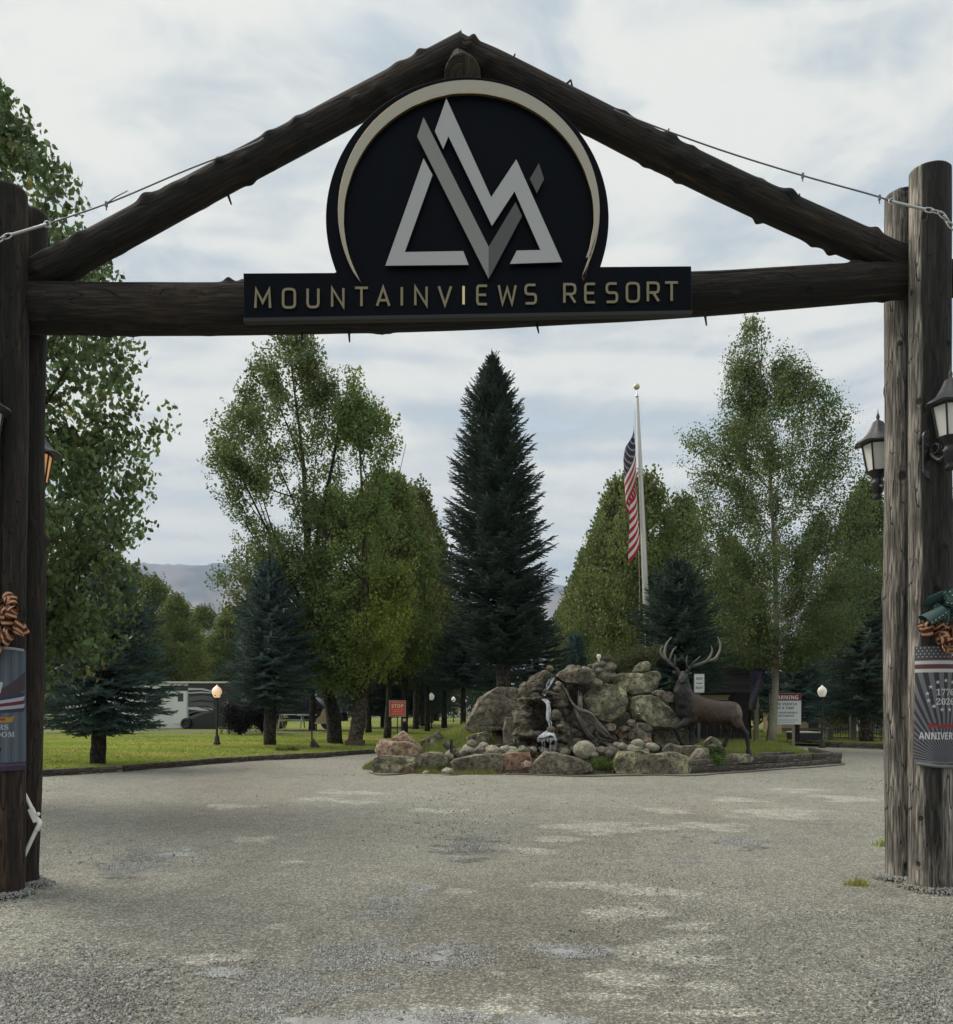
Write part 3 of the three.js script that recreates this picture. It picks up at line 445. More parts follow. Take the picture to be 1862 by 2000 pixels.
// ---------- ground, road, lawn, island, hills ----------
const inPoly = (x, z, P) => { let c = false; for (let i = 0, j = P.length - 1; i < P.length; j = i++) { const [xi, zi] = P[i], [xj, zj] = P[j]; if ((zi > z) !== (zj > z) && x < ((xj - xi) * (z - zi)) / (zj - zi) + xi) c = !c; } return c; };
const edgeDist = (x, z, P) => { let m = 1e9; for (let i = 0, j = P.length - 1; i < P.length; j = i++) { const [ax, az] = P[j], [bx, bz] = P[i], dx = bx - ax, dz = bz - az, t = clamp(((x - ax) * dx + (z - az) * dz) / (dx * dx + dz * dz + 1e-9), 0, 1); m = Math.min(m, Math.hypot(x - ax - dx * t, z - az - dz * t)); } return m; };
const ISLAND = [[-2.9, -23.6], [-1.7, -22.3], [0, -21.75], [2.5, -21.75], [5.05, -22.2], [7.7, -24.2], [10.3, -26.3], [11.2, -31.6], [10.6, -36], [6, -37], [1, -34.5], [-2.2, -29], [-3.1, -25.6]];
const mound = (x, z) => {
  const e = ss(0, 1.1, edgeDist(x, z, ISLAND)); if (!inPoly(x, z, ISLAND)) return -0.25;
  return e * (0.30 + 1.5 * Math.exp(-(((x - 1.7) / 2.3) ** 2) - ((z + 28.0) / 2.2) ** 2) + 0.55 * Math.exp(-(((x + 0.1) / 1.2) ** 2) - ((z + 25.2) / 1.1) ** 2) + 1.0 * Math.exp(-(((x - 3.9) / 1.7) ** 2) - ((z + 26.4) / 1.1) ** 2) + 0.05 * noise(x * 1.3, z * 1.3, 3)) - (1 - e) * 0.05;
};
const LAWN = [[-60, -14], [-20, -17.2], [-12, -20], [-10.25, -21.3], [-8.9, -23.1], [-8.15, -24.7], [-7.4, -26.5], [-6.85, -27.4], [-5.1, -29.3], [-3.45, -31.8], [-2.2, -34], [0, -37], [3, -39.2], [7, -40], [12, -38.8], [15.5, -35.6], [20, -33], [60, -28], [80, -110], [-80, -110]];
const lawnY = (x, z) => { const e = edgeDist(x, z, LAWN); return 0.09 + 0.03 * fbm(x * 0.25, z * 0.25, 5, 3) + 0.14 * ss(0.3, 8, e) + 0.015 * noise(x * 1.5, z * 1.5, 2); };
function sheet(xs, zs, yf, keep) {
  const pos = [], uv = [], idx = [], nx = xs.length, id = new Int32Array(nx * zs.length).fill(-1);
  for (let j = 0; j < zs.length; j++) for (let i = 0; i < nx; i++) { id[j * nx + i] = pos.length / 3; pos.push(xs[i], yf(xs[i], zs[j]), zs[j]); uv.push(xs[i], zs[j]); }
  for (let j = 0; j < zs.length - 1; j++) for (let i = 0; i < nx - 1; i++) { if (keep && !keep((xs[i] + xs[i + 1]) / 2, (zs[j] + zs[j + 1]) / 2)) continue; const a = id[j * nx + i], b = a + nx; idx.push(a, a + 1, b, b, a + 1, b + 1); }
  const g = new THREE.BufferGeometry(); g.setAttribute('position', new THREE.Float32BufferAttribute(pos, 3)); g.setAttribute('uv', new THREE.Float32BufferAttribute(uv, 2)); g.setIndex(idx); g.computeVertexNormals(); return g;
}
const range = (a, b, n) => Array.from({ length: n + 1 }, (_, i) => lerp(a, b, i / n));
const structure = (name, g, m, label) => { const o = mesh(name, g, m); o.userData.kind = 'structure'; if (label) o.userData.label = label; return o; };

// far ground reaching the horizon
structure('ground', colorize(sheet(range(-7000, 7000, 60), range(60, -6000, 48), () => -0.35), (v, n, c) => { const k = fbm(v.x * 0.004, v.z * 0.004, 3, 3); c.setRGB(0.08 + 0.03 * k, 0.09 + 0.02 * k, 0.045); }), new THREE.MeshStandardMaterial({ vertexColors: true, roughness: 1 }), 'open country ground reaching to the hills');

// gravel drive: silt patches, puddled and damp places
const PALE = [[1170, 1616, 105, 9], [1285, 1581, 52, 6], [1530, 1589, 72, 9], [1400, 1616, 56, 9], [1050, 1661, 32, 5], [1080, 1638, 44, 5], [505, 1639, 42, 7], [440, 1574, 46, 4], [1110, 1727, 95, 6], [1260, 1740, 105, 6], [1200, 1782, 80, 11], [900, 1742, 22, 4], [1350, 1807, 52, 8], [1370, 1830, 42, 7], [1280, 1857, 105, 24], [390, 1877, 62, 18], [480, 1856, 22, 8], [300, 1900, 40, 8], [1250, 1912, 72, 16], [1390, 1930, 60, 20], [1200, 1948, 118, 6], [1000, 1963, 52, 26], [1380, 1978, 132, 8], [840, 1972, 50, 7], [950, 1805, 14, 4], [540, 1812, 24, 6], [970, 1902, 14, 4], [700, 1548, 60, 5], [850, 1583, 50, 4], [1640, 1560, 50, 5], [1560, 1545, 50, 5], [1430, 1562, 40, 4], [620, 1560, 30, 3], [700, 1565, 30, 3], [560, 1685, 30, 4]];
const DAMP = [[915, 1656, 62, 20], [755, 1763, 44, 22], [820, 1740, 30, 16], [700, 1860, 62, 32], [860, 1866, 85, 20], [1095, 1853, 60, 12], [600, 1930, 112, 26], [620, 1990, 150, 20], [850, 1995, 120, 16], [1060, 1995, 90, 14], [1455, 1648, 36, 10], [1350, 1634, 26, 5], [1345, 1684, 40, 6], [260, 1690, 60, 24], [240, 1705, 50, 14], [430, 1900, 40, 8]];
const PUDDLE = [[1092, 1858, 24, 3.4], [848, 1872, 24, 3], [872, 1862, 14, 2], [1340, 1684, 22, 2], [740, 1772, 14, 2], [620, 1998, 60, 4], [1350, 1634, 14, 1.5], [780, 1996, 40, 3], [1060, 1996, 40, 3]];
const spots = (list) => list.map(([x, y, a, b]) => { const p = gnd(x, y), q = gnd(x, Math.max(1400, y - b)), r = gnd(x, y + b); return [p.x, (q.z + r.z) / 2, a / F * -p.z, Math.max(0.05, (r.z - q.z) / 2)]; });
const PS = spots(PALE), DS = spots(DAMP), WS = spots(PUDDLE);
const inSpots = (x, z, S, soft, seed, f = 3.2) => { let m = 0; for (const [cx, cz, a, b] of S) { const dx = (x - cx) / a, dz = (z - cz) / b; if (dx * dx + dz * dz > 6) continue; const d = Math.hypot(dx, dz) + 1.7 * fbm(x * f * 0.8 + seed, z * f * 1.5, seed, 5); m = Math.max(m, ss(1 + soft, 1 - soft, d)); } return m; };
const nearPuddle = (x, z) => { let m = 0; for (const [cx, cz, a, b] of WS) m = Math.max(m, ss(2.4, 1.7, Math.hypot((x - cx) / a, (z - cz) / b))); return m; };
const shoulderR = (z) => { const d = -z; return lerp(2.15, 4.9, ss(4.5, 9.5, d)) + ss(9.5, 20, d) * 3.2 + 0.25 * noise(z * 0.8, 3, 1); };
const shoulderL = (z) => -lerp(1.9, 5.4, ss(4.5, 11, -z)) - ss(10, 21, -z) * 3.5 + 0.3 * noise(z * 0.7, 8, 1);
const gravelness = (x, z) => Math.max(ss(-0.35, 0.5, x - shoulderR(z)), ss(-0.3, 0.6, shoulderL(z) - x), 0.65 * ss(-18, -21, z + 0.8 * noise(x * 0.5, z, 2)) * ss(0.9, 0.5, Math.abs(x - 2) / 8), 0.45 * Math.exp(-(((x + 0.5) / 0.9) ** 2)) * ss(-7, -13, z));
const gravelTex = dataTex(1024, 1024, (() => { // chip seal: a 2 m tile of small broken stones, each of its own tone
  const n = 130, pts = Array.from({ length: n * n }, (_, i) => [((i % n) + h3(i, 1, 5)) / n, (Math.floor(i / n) + h3(i, 2, 5)) / n, h3(i, 3, 5)]);
  return (u, v, o) => { const gx = Math.floor(u * n), gy = Math.floor(v * n); let b = 9, t = 0, s2 = 9; for (let j = -1; j <= 1; j++) for (let i = -1; i <= 1; i++) { const p = pts[wrap(gy + j, n) * n + wrap(gx + i, n)]; let dx = Math.abs(p[0] - u), dy = Math.abs(p[1] - v); if (dx > 0.5) dx = 1 - dx; if (dy > 0.5) dy = 1 - dy; const d = Math.hypot(dx, dy); if (d < b) { s2 = b; b = d; t = p[2]; } else if (d < s2) s2 = d; }
    const gap = ss(0.0, 0.0028, s2 - b), k = (0.62 + 0.36 * t * t) * lerp(0.72, 1, gap); const w = h3(Math.round(t * 9999), 4, 4); o[0] = k * lerp(0.97, 1.02, w); o[1] = k; o[2] = k * lerp(1.0, 0.93, w); };
})(), true);
const gravelBump = dataTex(1024, 1024, (() => {
  const n = 130; return (u, v, o) => { const k = 0.5 + 0.5 * noise(u * 200, v * 200, 3, 200, 200) * 0.6 + 0.3 * noise(u * 90, v * 90, 8, 90, 90); o[0] = o[1] = o[2] = clamp(k, 0, 1); };
})());
gravelTex.repeat.set(0.5, 0.5); gravelBump.repeat.set(0.5, 0.5);
const RX0 = -14, RX1 = 18, RZ0 = 1, RZ1 = -41;            // extent of the drive that carries wetness
const zOf = (v) => -(3.2 / (1 - v * 0.9305)) ;            // finer towards the camera
const vOf = (z) => (1 - 3.2 / Math.max(3.2, -z)) / 0.9305;
const wetTex = dataTex(1400, 1400, (u, v, o) => {
  const z = zOf(v), half = 4 + -z * 0.62, x = (u - 0.5) * 2 * half;
  const w = inSpots(x, z, DS, 0.5, 4.2), p = 0, sp = noise(x * 38, z * 26, 4);
  const r = lerp(lerp(0.93, 0.20 + 0.15 * sp, w * ss(-0.35, 0.35, sp + 0.55 * w - 0.1)), 0.04, p * 0); o[0] = clamp(1.5 * w * ss(-0.55, 0.15, sp + 0.9 * w - 0.3), 0, 1); o[1] = o[2] = r;
});
wetTex.channel = 1; wetTex.wrapS = wetTex.wrapT = THREE.ClampToEdgeWrapping;
{
  const nz = 560, nx = 420, pos = [], uv = [], uv1 = [], idx = [], col = [];
  const zs = [2.5, 1, -0.5, -1.8, ...Array.from({ length: nz + 1 }, (_, j) => zOf(j / nz))];
  zs.forEach((z) => { const half = 4 + Math.max(3.2, -z) * 0.62; for (let i = 0; i <= nx; i++) {
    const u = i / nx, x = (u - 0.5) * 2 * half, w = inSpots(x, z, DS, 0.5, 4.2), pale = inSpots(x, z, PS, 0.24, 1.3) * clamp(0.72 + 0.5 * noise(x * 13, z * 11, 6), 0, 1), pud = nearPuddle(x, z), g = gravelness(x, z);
    const y = 0.018 * fbm(x * 0.6, z * 0.6, 2, 3) * (1 - pud) + 0.004 * noise(x * 9, z * 9, 5) * (1 - pud) * (1 - 0.7 * pale) - 0.006 * w * (1 - pud);
    pos.push(x, y, z); uv.push(x, z); uv1.push(u, clamp(vOf(z), 0, 1));
    const n = fbm(x * 0.5, z * 0.5, 9, 4), f = fbm(x * 5, z * 5, 4, 3);
    let r = 0.52 + 0.10 * n + 0.10 * f, gg = r * 0.965, b = r * 0.885;
    const dk = ss(0.05, 0.4, fbm(x * 0.45 + 4, z * 0.16, 6, 4)) * (1 - g) * 0.13; r *= 1 - dk; gg *= 1 - dk; b *= 1 - dk * 0.95;
    r = lerp(r, 0.60 + 0.11 * f, g * 0.8); gg = lerp(gg, 0.59 + 0.11 * f, g * 0.8); b = lerp(b, 0.515 + 0.1 * f, g * 0.8);
    r = lerp(r, 0.88, pale * 0.85); gg = lerp(gg, 0.855, pale * 0.85); b = lerp(b, 0.79, pale * 0.85);
    const lane = Math.max(Math.exp(-(((x - 0.35 - 0.55 * (-z - 5) * ss(6, 14, -z) * 0.55) / 1.0) ** 2)) * ss(-19, -15, z), Math.exp(-(((x + 3.4 + 0.22 * (-z - 12)) / 1.3) ** 2)) * ss(-10, -13, z)) * (0.6 + 0.4 * fbm(x * 1.2, z * 0.5, 3, 3)) * (1 - pale); r *= 1 - 0.13 * lane; gg *= 1 - 0.18 * lane; b *= 1 - 0.22 * lane;
    const sheenTint = w * (0.5 + 0.5 * noise(x * 20, z * 14, 4)); r = lerp(r, 0.78, 0.22 * sheenTint); gg = lerp(gg, 0.78, 0.22 * sheenTint); b = lerp(b, 0.765, 0.22 * sheenTint); const d = 0; r *= 1 - d; gg *= 1 - d; b *= 1 - d; col.push(r, gg, b);  // pale tint puts the sky sheen of damp gravel into the colour
  } });
  const w = nx + 1; for (let j = 0; j < zs.length - 1; j++) for (let i = 0; i < nx; i++) { const a = j * w + i, b = a + w; idx.push(a, a + 1, b, b, a + 1, b + 1); }
  const g = new THREE.BufferGeometry(); g.setAttribute('position', new THREE.Float32BufferAttribute(pos, 3)); g.setAttribute('uv', new THREE.Float32BufferAttribute(uv, 2)); g.setAttribute('uv1', new THREE.Float32BufferAttribute(uv1, 2)); g.setAttribute('color', new THREE.Float32BufferAttribute(col, 3)); g.setIndex(idx); g.computeVertexNormals();
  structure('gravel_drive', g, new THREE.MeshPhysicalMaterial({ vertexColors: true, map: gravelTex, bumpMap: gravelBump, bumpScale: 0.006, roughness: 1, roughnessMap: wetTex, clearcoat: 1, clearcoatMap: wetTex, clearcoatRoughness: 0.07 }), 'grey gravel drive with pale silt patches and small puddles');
}
{ // puddles: still water lying in the hollows
  const pm = new THREE.MeshPhysicalMaterial({ color: C(0.30, 0.295, 0.28), roughness: 0.03, ior: 1.5, specularIntensity: 1 });
  WS.forEach(([cx, cz, a, b], i) => { const s = new THREE.Shape(), n = 140; for (let k = 0; k < n; k++) { const t = k / n * 6.2832, q = 1 + 0.95 * fbm(Math.cos(t) * 2.6 + i * 5, Math.sin(t) * 2.6, i, 5), x = Math.cos(t) * a * 1.25 * q, y = Math.sin(t) * b * 1.5 * q; k ? s.lineTo(x, y) : s.moveTo(x, y); } const o = structure('puddle', new THREE.ShapeGeometry(s).rotateX(-Math.PI / 2), pm, 'small puddle lying on the gravel drive'); o.position.set(cx, 0.004, cz); });
}
// loose stones: dense on the shoulders, thin on the drive
function stones(name, n, seed, pick, size, tone, label) {
  const g = flat(new THREE.IcosahedronGeometry(1, 0)), p = g.attributes.position, r = rng(seed); g.deleteAttribute('uv');
  for (let i = 0; i < p.count; i++) { const x = p.getX(i), y = p.getY(i), z = p.getZ(i), k = 0.8 + 0.4 * h3(Math.round(x * 99), Math.round(y * 99), Math.round(z * 99)); p.setXYZ(i, x * k, y * k * 0.72, z * k); } g.computeVertexNormals();
  const m = new THREE.InstancedMesh(g, std(0xffffff, 0.9), n), d = new THREE.Object3D(), c = new THREE.Color(); let k = 0;
  for (let t = 0; k < n && t < n * 30; t++) { const q = pick(r); if (!q) continue; const s = size(r); d.position.set(q[0], (q[2] ?? 0) + s * 0.22, q[1]); d.rotation.set(r() * 6, r() * 6, r() * 6); d.scale.set(s * (0.8 + 0.5 * r()), s * (0.7 + 0.5 * r()), s); d.updateMatrix(); m.setMatrixAt(k, d.matrix); tone(r, c); m.setColorAt(k, c); k++; }
  m.count = k; m.name = numbered(name); m.castShadow = m.receiveShadow = true; scene.add(m); tag(m, label, 'gravel', null, 'stuff'); return m;
}
const nearPick = (dens, d0, d1) => (r) => { const d = d0 / (1 - r() * (1 - d0 / d1)), x = (r() - 0.5) * 2 * (0.6 + d * 0.58), z = -d; if (r() > dens(x, z) * (1 - 0.8 * inSpots(x, z, DS, 0.5, 4.2)) || inPoly(x, z, ISLAND)) return null; return [x, z]; };
const greyTone = (r, c) => { const k = 0.14 + 0.34 * r() * r() + 0.08 * r(), w = r(); c.setRGB(k * lerp(1.0, 1.04, w), k, k * lerp(0.98, 0.85, w)); };
stones('shoulder_gravel', 90000, 11, nearPick((x, z) => gravelness(x, z) ** 1.5 + 0.02, 4.4, 26), (r) => 0.005 + 0.009 * r() * r() + (r() < 0.02 ? 0.008 : 0), greyTone, 'loose pale gravel along both shoulders of the drive');
stones('sheen_chips', 26000, 14, (r) => { const S = DS[Math.floor(r() * DS.length)], x = S[0] + (r() - 0.5) * 3 * S[2], z = S[1] + (r() - 0.5) * 3 * S[3]; return z < -4.4 && z > -16 && r() < inSpots(x, z, DS, 0.5, 4.2) ? [x, z] : null; }, (r) => 0.003 + 0.005 * r() * r(), (r, c) => { const k = 0.24 + 0.34 * r(); c.setRGB(k, k, k * 0.97); }, 'pale chips added for the wet sheen on the drive');  // added chips: their pale colour stands in for wet sheen
stones('post_gravel', 5200, 13, (r) => { const P = [[1822, 1736, 8.25], [1769, 1712, 8.72], [0, 1745, 7.98], [39, 1733, 8.42]][Math.floor(r() * 4)], q = at(P[0], P[1], P[2]), a = r() * 6.28, k = 0.17 + 0.16 * r() * r(); return [q.x + Math.cos(a) * k, q.z + Math.sin(a) * k, 0.05 * ss(0.33, 0.17, k)]; }, (r) => 0.007 + 0.012 * r() * r(), greyTone, 'loose gravel heaped around the feet of the gate posts');
stones('drive_chips', 60000, 12, nearPick((x, z) => 0.8 * (1 - 0.75 * inSpots(x, z, PS, 0.14, 1.3)) * (0.45 + 0.55 * ss(-0.2, 0.4, noise(x * 1.4, z * 1.4, 3))), 4.4, 20), (r) => 0.0028 + 0.005 * r() * r(), greyTone, 'small stone chips scattered over the middle of the drive');

// lawn
const grassTex = dataTex(512, 512, (u, v, o) => { const k = 0.82 + 0.3 * fbm(u * 24, v * 24, 3, 5, 24, 24) + 0.12 * noise(u * 140, v * 140, 2, 140, 140); o[0] = k; o[1] = k; o[2] = k * 0.95; }, true);
M.turf = new THREE.MeshStandardMaterial({ vertexColors: true, map: grassTex, bumpMap: grassTex, bumpScale: 0.05, roughness: 1 });
const turfTone = (v, c) => { const k = fbm(v.x * 0.35, v.z * 0.9, 6, 4), y = ss(-0.1, 0.5, fbm(v.x * 0.2 + 7, v.z * 0.5, 8, 3)), k2 = 0.9 + 0.35 * k; c.setRGB(lerp(0.36, 0.48, y) * k2, lerp(0.44, 0.475, y) * k2, lerp(0.075, 0.12, y) * k2); };
structure('lawn', colorize(sheet([...range(-60, -16, 22), ...range(-15.6, 20, 178), ...range(21, 80, 20)], [...range(-13, -48, 175), ...range(-49, -110, 40)], lawnY, (x, z) => inPoly(x, z, LAWN)), (v, n, c) => turfTone(v, c)), M.turf, 'mown green lawn behind the timber edging');
const island = structure('island_mound', colorize(sheet(range(-3.4, 11.6, 110), range(-21.4, -37.4, 116), mound, (x, z) => inPoly(x, z, ISLAND) || edgeDist(x, z, ISLAND) < 0.3), (v, n, c) => {
  turfTone(v, c); const bed = Math.max(ss(1.6, 0.9, Math.hypot((v.x - 1.4) / 1.9, (v.z + 23.2) / 0.8)), ss(0.45, 0.2, edgeDist(v.x, v.z, ISLAND)) * ss(5.4, 4.6, v.x), ss(0.2, 0.7, v.x) * ss(5.6, 4.9, v.x) * ss(-27.4, -26.6, v.z)); c.multiplyScalar(0.6); c.lerp(new THREE.Color(0.10, 0.085, 0.068), bed * 0.9);
}), M.turf, 'grassy planted mound of the roundabout island');
// grey camp road in front of the trailers
structure('camp_road', sheet(range(-60, -8, 40), range(-46, -51.5, 8), (x, z) => lawnY(x, z) + 0.02), std(C(0.24, 0.235, 0.225), 0.95, { map: gravelTex }), 'grey camp road in front of the parked trailers');

// grass blades
const bladeGeo = (() => { const pos = [], r = rng(5); for (let i = 0; i < 7; i++) { const a = r() * 6.28, x = (r() - 0.5) * 0.09, z = (r() - 0.5) * 0.09, h = 0.5 + 0.6 * r(), l = 0.25 * r(), w = 0.006; pos.push(x - Math.cos(a) * w, 0, z - Math.sin(a) * w, x + Math.cos(a) * w, 0, z + Math.sin(a) * w, x - Math.sin(a) * l * 0.2, h * 0.1, z + Math.cos(a) * l * 0.2); } const g = new THREE.BufferGeometry(); g.setAttribute('position', new THREE.Float32BufferAttribute(pos, 3)); g.computeVertexNormals(); return g; })();
M.blade = new THREE.MeshPhysicalMaterial({ color: 0xffffff, roughness: 0.9, transmission: 0.3, thickness: 0, side: THREE.DoubleSide });
function grass(name, n, seed, pick, label, h0 = 0.5, h1 = 1.1, tone = 1) {
  const m = new THREE.InstancedMesh(bladeGeo, M.blade, n), r = rng(seed), d = new THREE.Object3D(), c = new THREE.Color(); let k = 0;
  for (let t = 0; k < n && t < n * 20; t++) { const q = pick(r); if (!q) continue; d.position.set(q[0], q[1], q[2]); d.rotation.set(0, r() * 6.28, 0); const s = lerp(h0, h1, r()); d.scale.set(1 + r(), s, 1 + r()); d.updateMatrix(); m.setMatrixAt(k, d.matrix); turfTone(d.position, c); c.multiplyScalar((0.8 + 0.5 * r()) * tone); m.setColorAt(k, c); k++; }
  m.count = k; m.name = numbered(name); m.castShadow = m.receiveShadow = true; scene.add(m); tag(m, label, 'grass', null, 'stuff');
}
grass('lawn_grass', 60000, 21, (r) => { const d = 20 / (1 - r() * 0.6), x = (r() * 1.05 - 0.56) * d * 0.95, z = -d; return inPoly(x, z, LAWN) ? [x, lawnY(x, z) - 0.01, z] : null; }, 'short mown grass blades over the lawn', 0.4, 0.75);
grass('island_grass', 26000, 22, (r) => { const x = -3 + 14.4 * r(), z = -21.8 - 15 * r() * r(); if (!inPoly(x, z, ISLAND)) return null; const bed = Math.hypot((x - 1.4) / 1.9, (z + 23.2) / 0.8) < 1.2; if (bed || (x > 0.4 && x < 5.4 && z > -27)) return null; return [x, mound(x, z) - 0.02, z]; }, 'longer grass growing on the roundabout mound', 0.7, 2.2, 0.62);
grass('post_weeds', 60, 23, (r) => { const p = r() < 0.5 ? gnd(1678, 1731) : gnd(1733, 1652), a = r() * 6.28, q = 0.11 * r(); return [p.x + Math.cos(a) * q, 0, p.z + Math.sin(a) * q * 0.6]; }, 'small weeds in the gravel beside the grey post', 0.5, 1.0, 0.9);

// timber edging: each length its own thing
const timberGeo = (L, h, d, seed) => { const g = new RoundedBoxGeometry(L, h, d, 3, 0.018), p = g.attributes.position; for (let i = 0; i < p.count; i++) { const x = p.getX(i), y = p.getY(i), z = p.getZ(i); p.setXYZ(i, x, y + 0.012 * noise(x * 2, seed, 3) + 0.006 * noise(x * 11, z * 9 + seed, 2), z + 0.014 * noise(x * 1.6, seed, 7)); } g.computeVertexNormals(); const q = boxUV(g); return colorize(q, (v, n, c) => { const k = 0.24 + 0.09 * fbm(v.x * 2, v.y * 9 + seed, v.z * 9, 4), st = ss(0.05, 0.4, fbm(v.x * 1.2, seed, 4, 3)); c.setRGB(k * 1.04, k * 0.94, k * 0.8); c.lerp(new THREE.Color(0.075, 0.055, 0.042), 0.7 * st); }); };
const turned = (t) => { const q = t.clone(); q.rotation = Math.PI / 2; q.needsUpdate = true; return q; };
M.timber = new THREE.MeshStandardMaterial({ vertexColors: true, map: turned(grainTex), bumpMap: turned(grainBump), bumpScale: 0.012, roughness: 0.92 });
function timber(a, b, h, d, y, seed, label, group) { const m = mesh('edging_timber', timberGeo(Math.hypot(b[0] - a[0], b[1] - a[1]) - 0.015, h, d, seed), M.timber); m.position.set((a[0] + b[0]) / 2, y + h / 2, (a[1] + b[1]) / 2); m.rotation.y = -Math.atan2(b[1] - a[1], b[0] - a[0]); tag(m, label, 'timber', group); return m; }
{
  const I = [[5.05, -22.2], [7.72, -24.2], [9.1, -25.25], [10.35, -26.3]], up = [[5.08, -22.26], [7.9, -24.4], [9.2, -25.4], [10.38, -26.36]];
  ['dark wet lower timber at the near corner of the island edging', 'lower timber under the pale middle length of the island edging', 'lower timber at the far end of the island edging'].forEach((l, i) => timber(I[i], I[i + 1], 0.17, 0.17, -0.03, 3 + i, l, 'timbers edging the island'));
  ['dark weathered upper timber nearest the boulders on the island edge', 'pale upper timber in the middle of the island edge', 'dark upper timber ending at the far corner of the island'].forEach((l, i) => timber(up[i], up[i + 1], 0.19, 0.17, 0.142, 13 + i, l, 'timbers edging the island'));
  timber([10.42, -26.5], [11.1, -30.6], 0.16, 0.16, 0.1, 41, 'timber running back from the far corner of the island', 'timbers edging the island');
  const a = gnd(1486, 1484, 0.2), b = gnd(1549, 1481, 0.2); timber([a.x, a.z], [b.x, b.z], 0.16, 0.16, 0.22, 52, 'short grey timber lying in the grass above the island edging', 'timbers edging the island');
  const K = [[-11.9, -20.05], [-10.2, -21.35], [-8.9, -23.1], [-8.15, -24.7], [-7.4, -26.5], [-6.85, -27.4], [-5.95, -28.36], [-5.1, -29.3], [-4.3, -30.5], [-3.45, -31.8]];
  const lab = ['short timber beside the brown gate post on the lawn edge', 'long pale timber in front of the leaning spruce trunk', 'timber past the spruce trunk on the lawn edge', 'timber on the lawn edge in line with the trailer door', 'timber on the lawn edge in line with the glowing lamp', 'short timber on the lawn edge right of the glowing lamp', 'timber on the lawn edge below the yellow buckets', 'timber on the lawn edge before the thin black post', 'timber on the lawn edge near the thick ridged trunk', 'last lawn timber running behind the pink boulder'];
  for (let i = 0; i < K.length - 1; i++) timber(K[i], K[i + 1], 0.17, 0.2, -0.02, 60 + i, lab[i], 'timbers edging the left lawn');
  const R = [gnd(1563, 1455), gnd(1596, 1457), gnd(1641, 1459.5), gnd(1722, 1463), gnd(1790, 1467)];
  ['far curb timber by the warning sign posts', 'far curb timber at the foot of the white lamp', 'long far curb timber beside the lamp on the right', 'far curb timber half hidden by the grey gate post'].forEach((l, i) => timber([R[i].x, R[i].z], [R[i + 1].x, R[i + 1].z], 0.2, 0.2, 0.0, 80 + i, l, 'timbers edging the far side of the drive'));
}
// hills
{
  const prof = [[-2600, 1120], [-1200, 1100], [0, 1088], [240, 1089], [310, 1093], [360, 1090], [420, 1086], [480, 1088], [560, 1100], [660, 1118], [800, 1133], [950, 1140], [1060, 1137], [1120, 1134], [1250, 1138], [1500, 1120], [1862, 1105], [3000, 1095], [4600, 1120]];
  const D = 5200, topY = (px) => { let i = 0; while (i < prof.length - 2 && prof[i + 1][0] < px) i++; const t = clamp((px - prof[i][0]) / (prof[i + 1][0] - prof[i][0]), 0, 1); return EYE + (HY - lerp(prof[i][1], prof[i + 1][1], t)) / F * D; };
  const nx = 700, nz = 60, pos = [], idx = [];
  for (let j = 0; j <= nz; j++) for (let i = 0; i <= nx; i++) {
    const px = lerp(-2600, 4600, i / nx), k = j / nz, d = lerp(2400, D + 500, k), x = (px - HX) / F * D * (0.55 + 0.45 * k), top = topY(px), f = k < 0.9 ? Math.pow(k / 0.9, 1.7) : 1;
    const cliff = ss(0.62, 0.80, k + 0.10 * fbm(x * 0.002, 3, 1, 4)), gully = fbm(x * 0.0028, k * 2.2, 2, 5);
    const y = top * (0.62 * f + 0.38 * f * cliff) + 70 * gully * f * (1 - ss(0.8, 0.92, k)) + 9 * noise(x * 0.03, k * 30, 3) * ss(0.8, 0.95, k) - 5;
    pos.push(x, y, -d);
  }
  const w = nx + 1; for (let j = 0; j < nz; j++) for (let i = 0; i < nx; i++) { const a = j * w + i, b = a + w; idx.push(a, a + 1, b, b, a + 1, b + 1); }
  const g = new THREE.BufferGeometry(); g.setAttribute('position', new THREE.Float32BufferAttribute(pos, 3)); g.setIndex(idx); g.computeVertexNormals();
  structure('hills', colorize(g, (v, n, c) => { const fo = ss(-0.12, 0.18, fbm(v.x * 0.004, v.z * 0.004, v.y * 0.004, 5)), steep = ss(0.92, 0.7, n.y); const st = ss(0.0, 0.3, fbm(v.x * 0.012, v.y * 0.03, v.z * 0.012, 4)); c.setRGB(0.19, 0.15, 0.13); c.lerp(new THREE.Color(0.36, 0.28, 0.23), Math.max(steep * 0.9, 0.6 * st)); c.lerp(new THREE.Color(0.02, 0.035, 0.035), fo * (0.9 - 0.5 * steep)); }), new THREE.MeshStandardMaterial({ vertexColors: true, roughness: 1 }), 'flat topped hills with rocky bluffs far behind the trees');
}
scene.fog = new THREE.FogExp2(C(0.58, 0.74, 1.0), 0.00013);

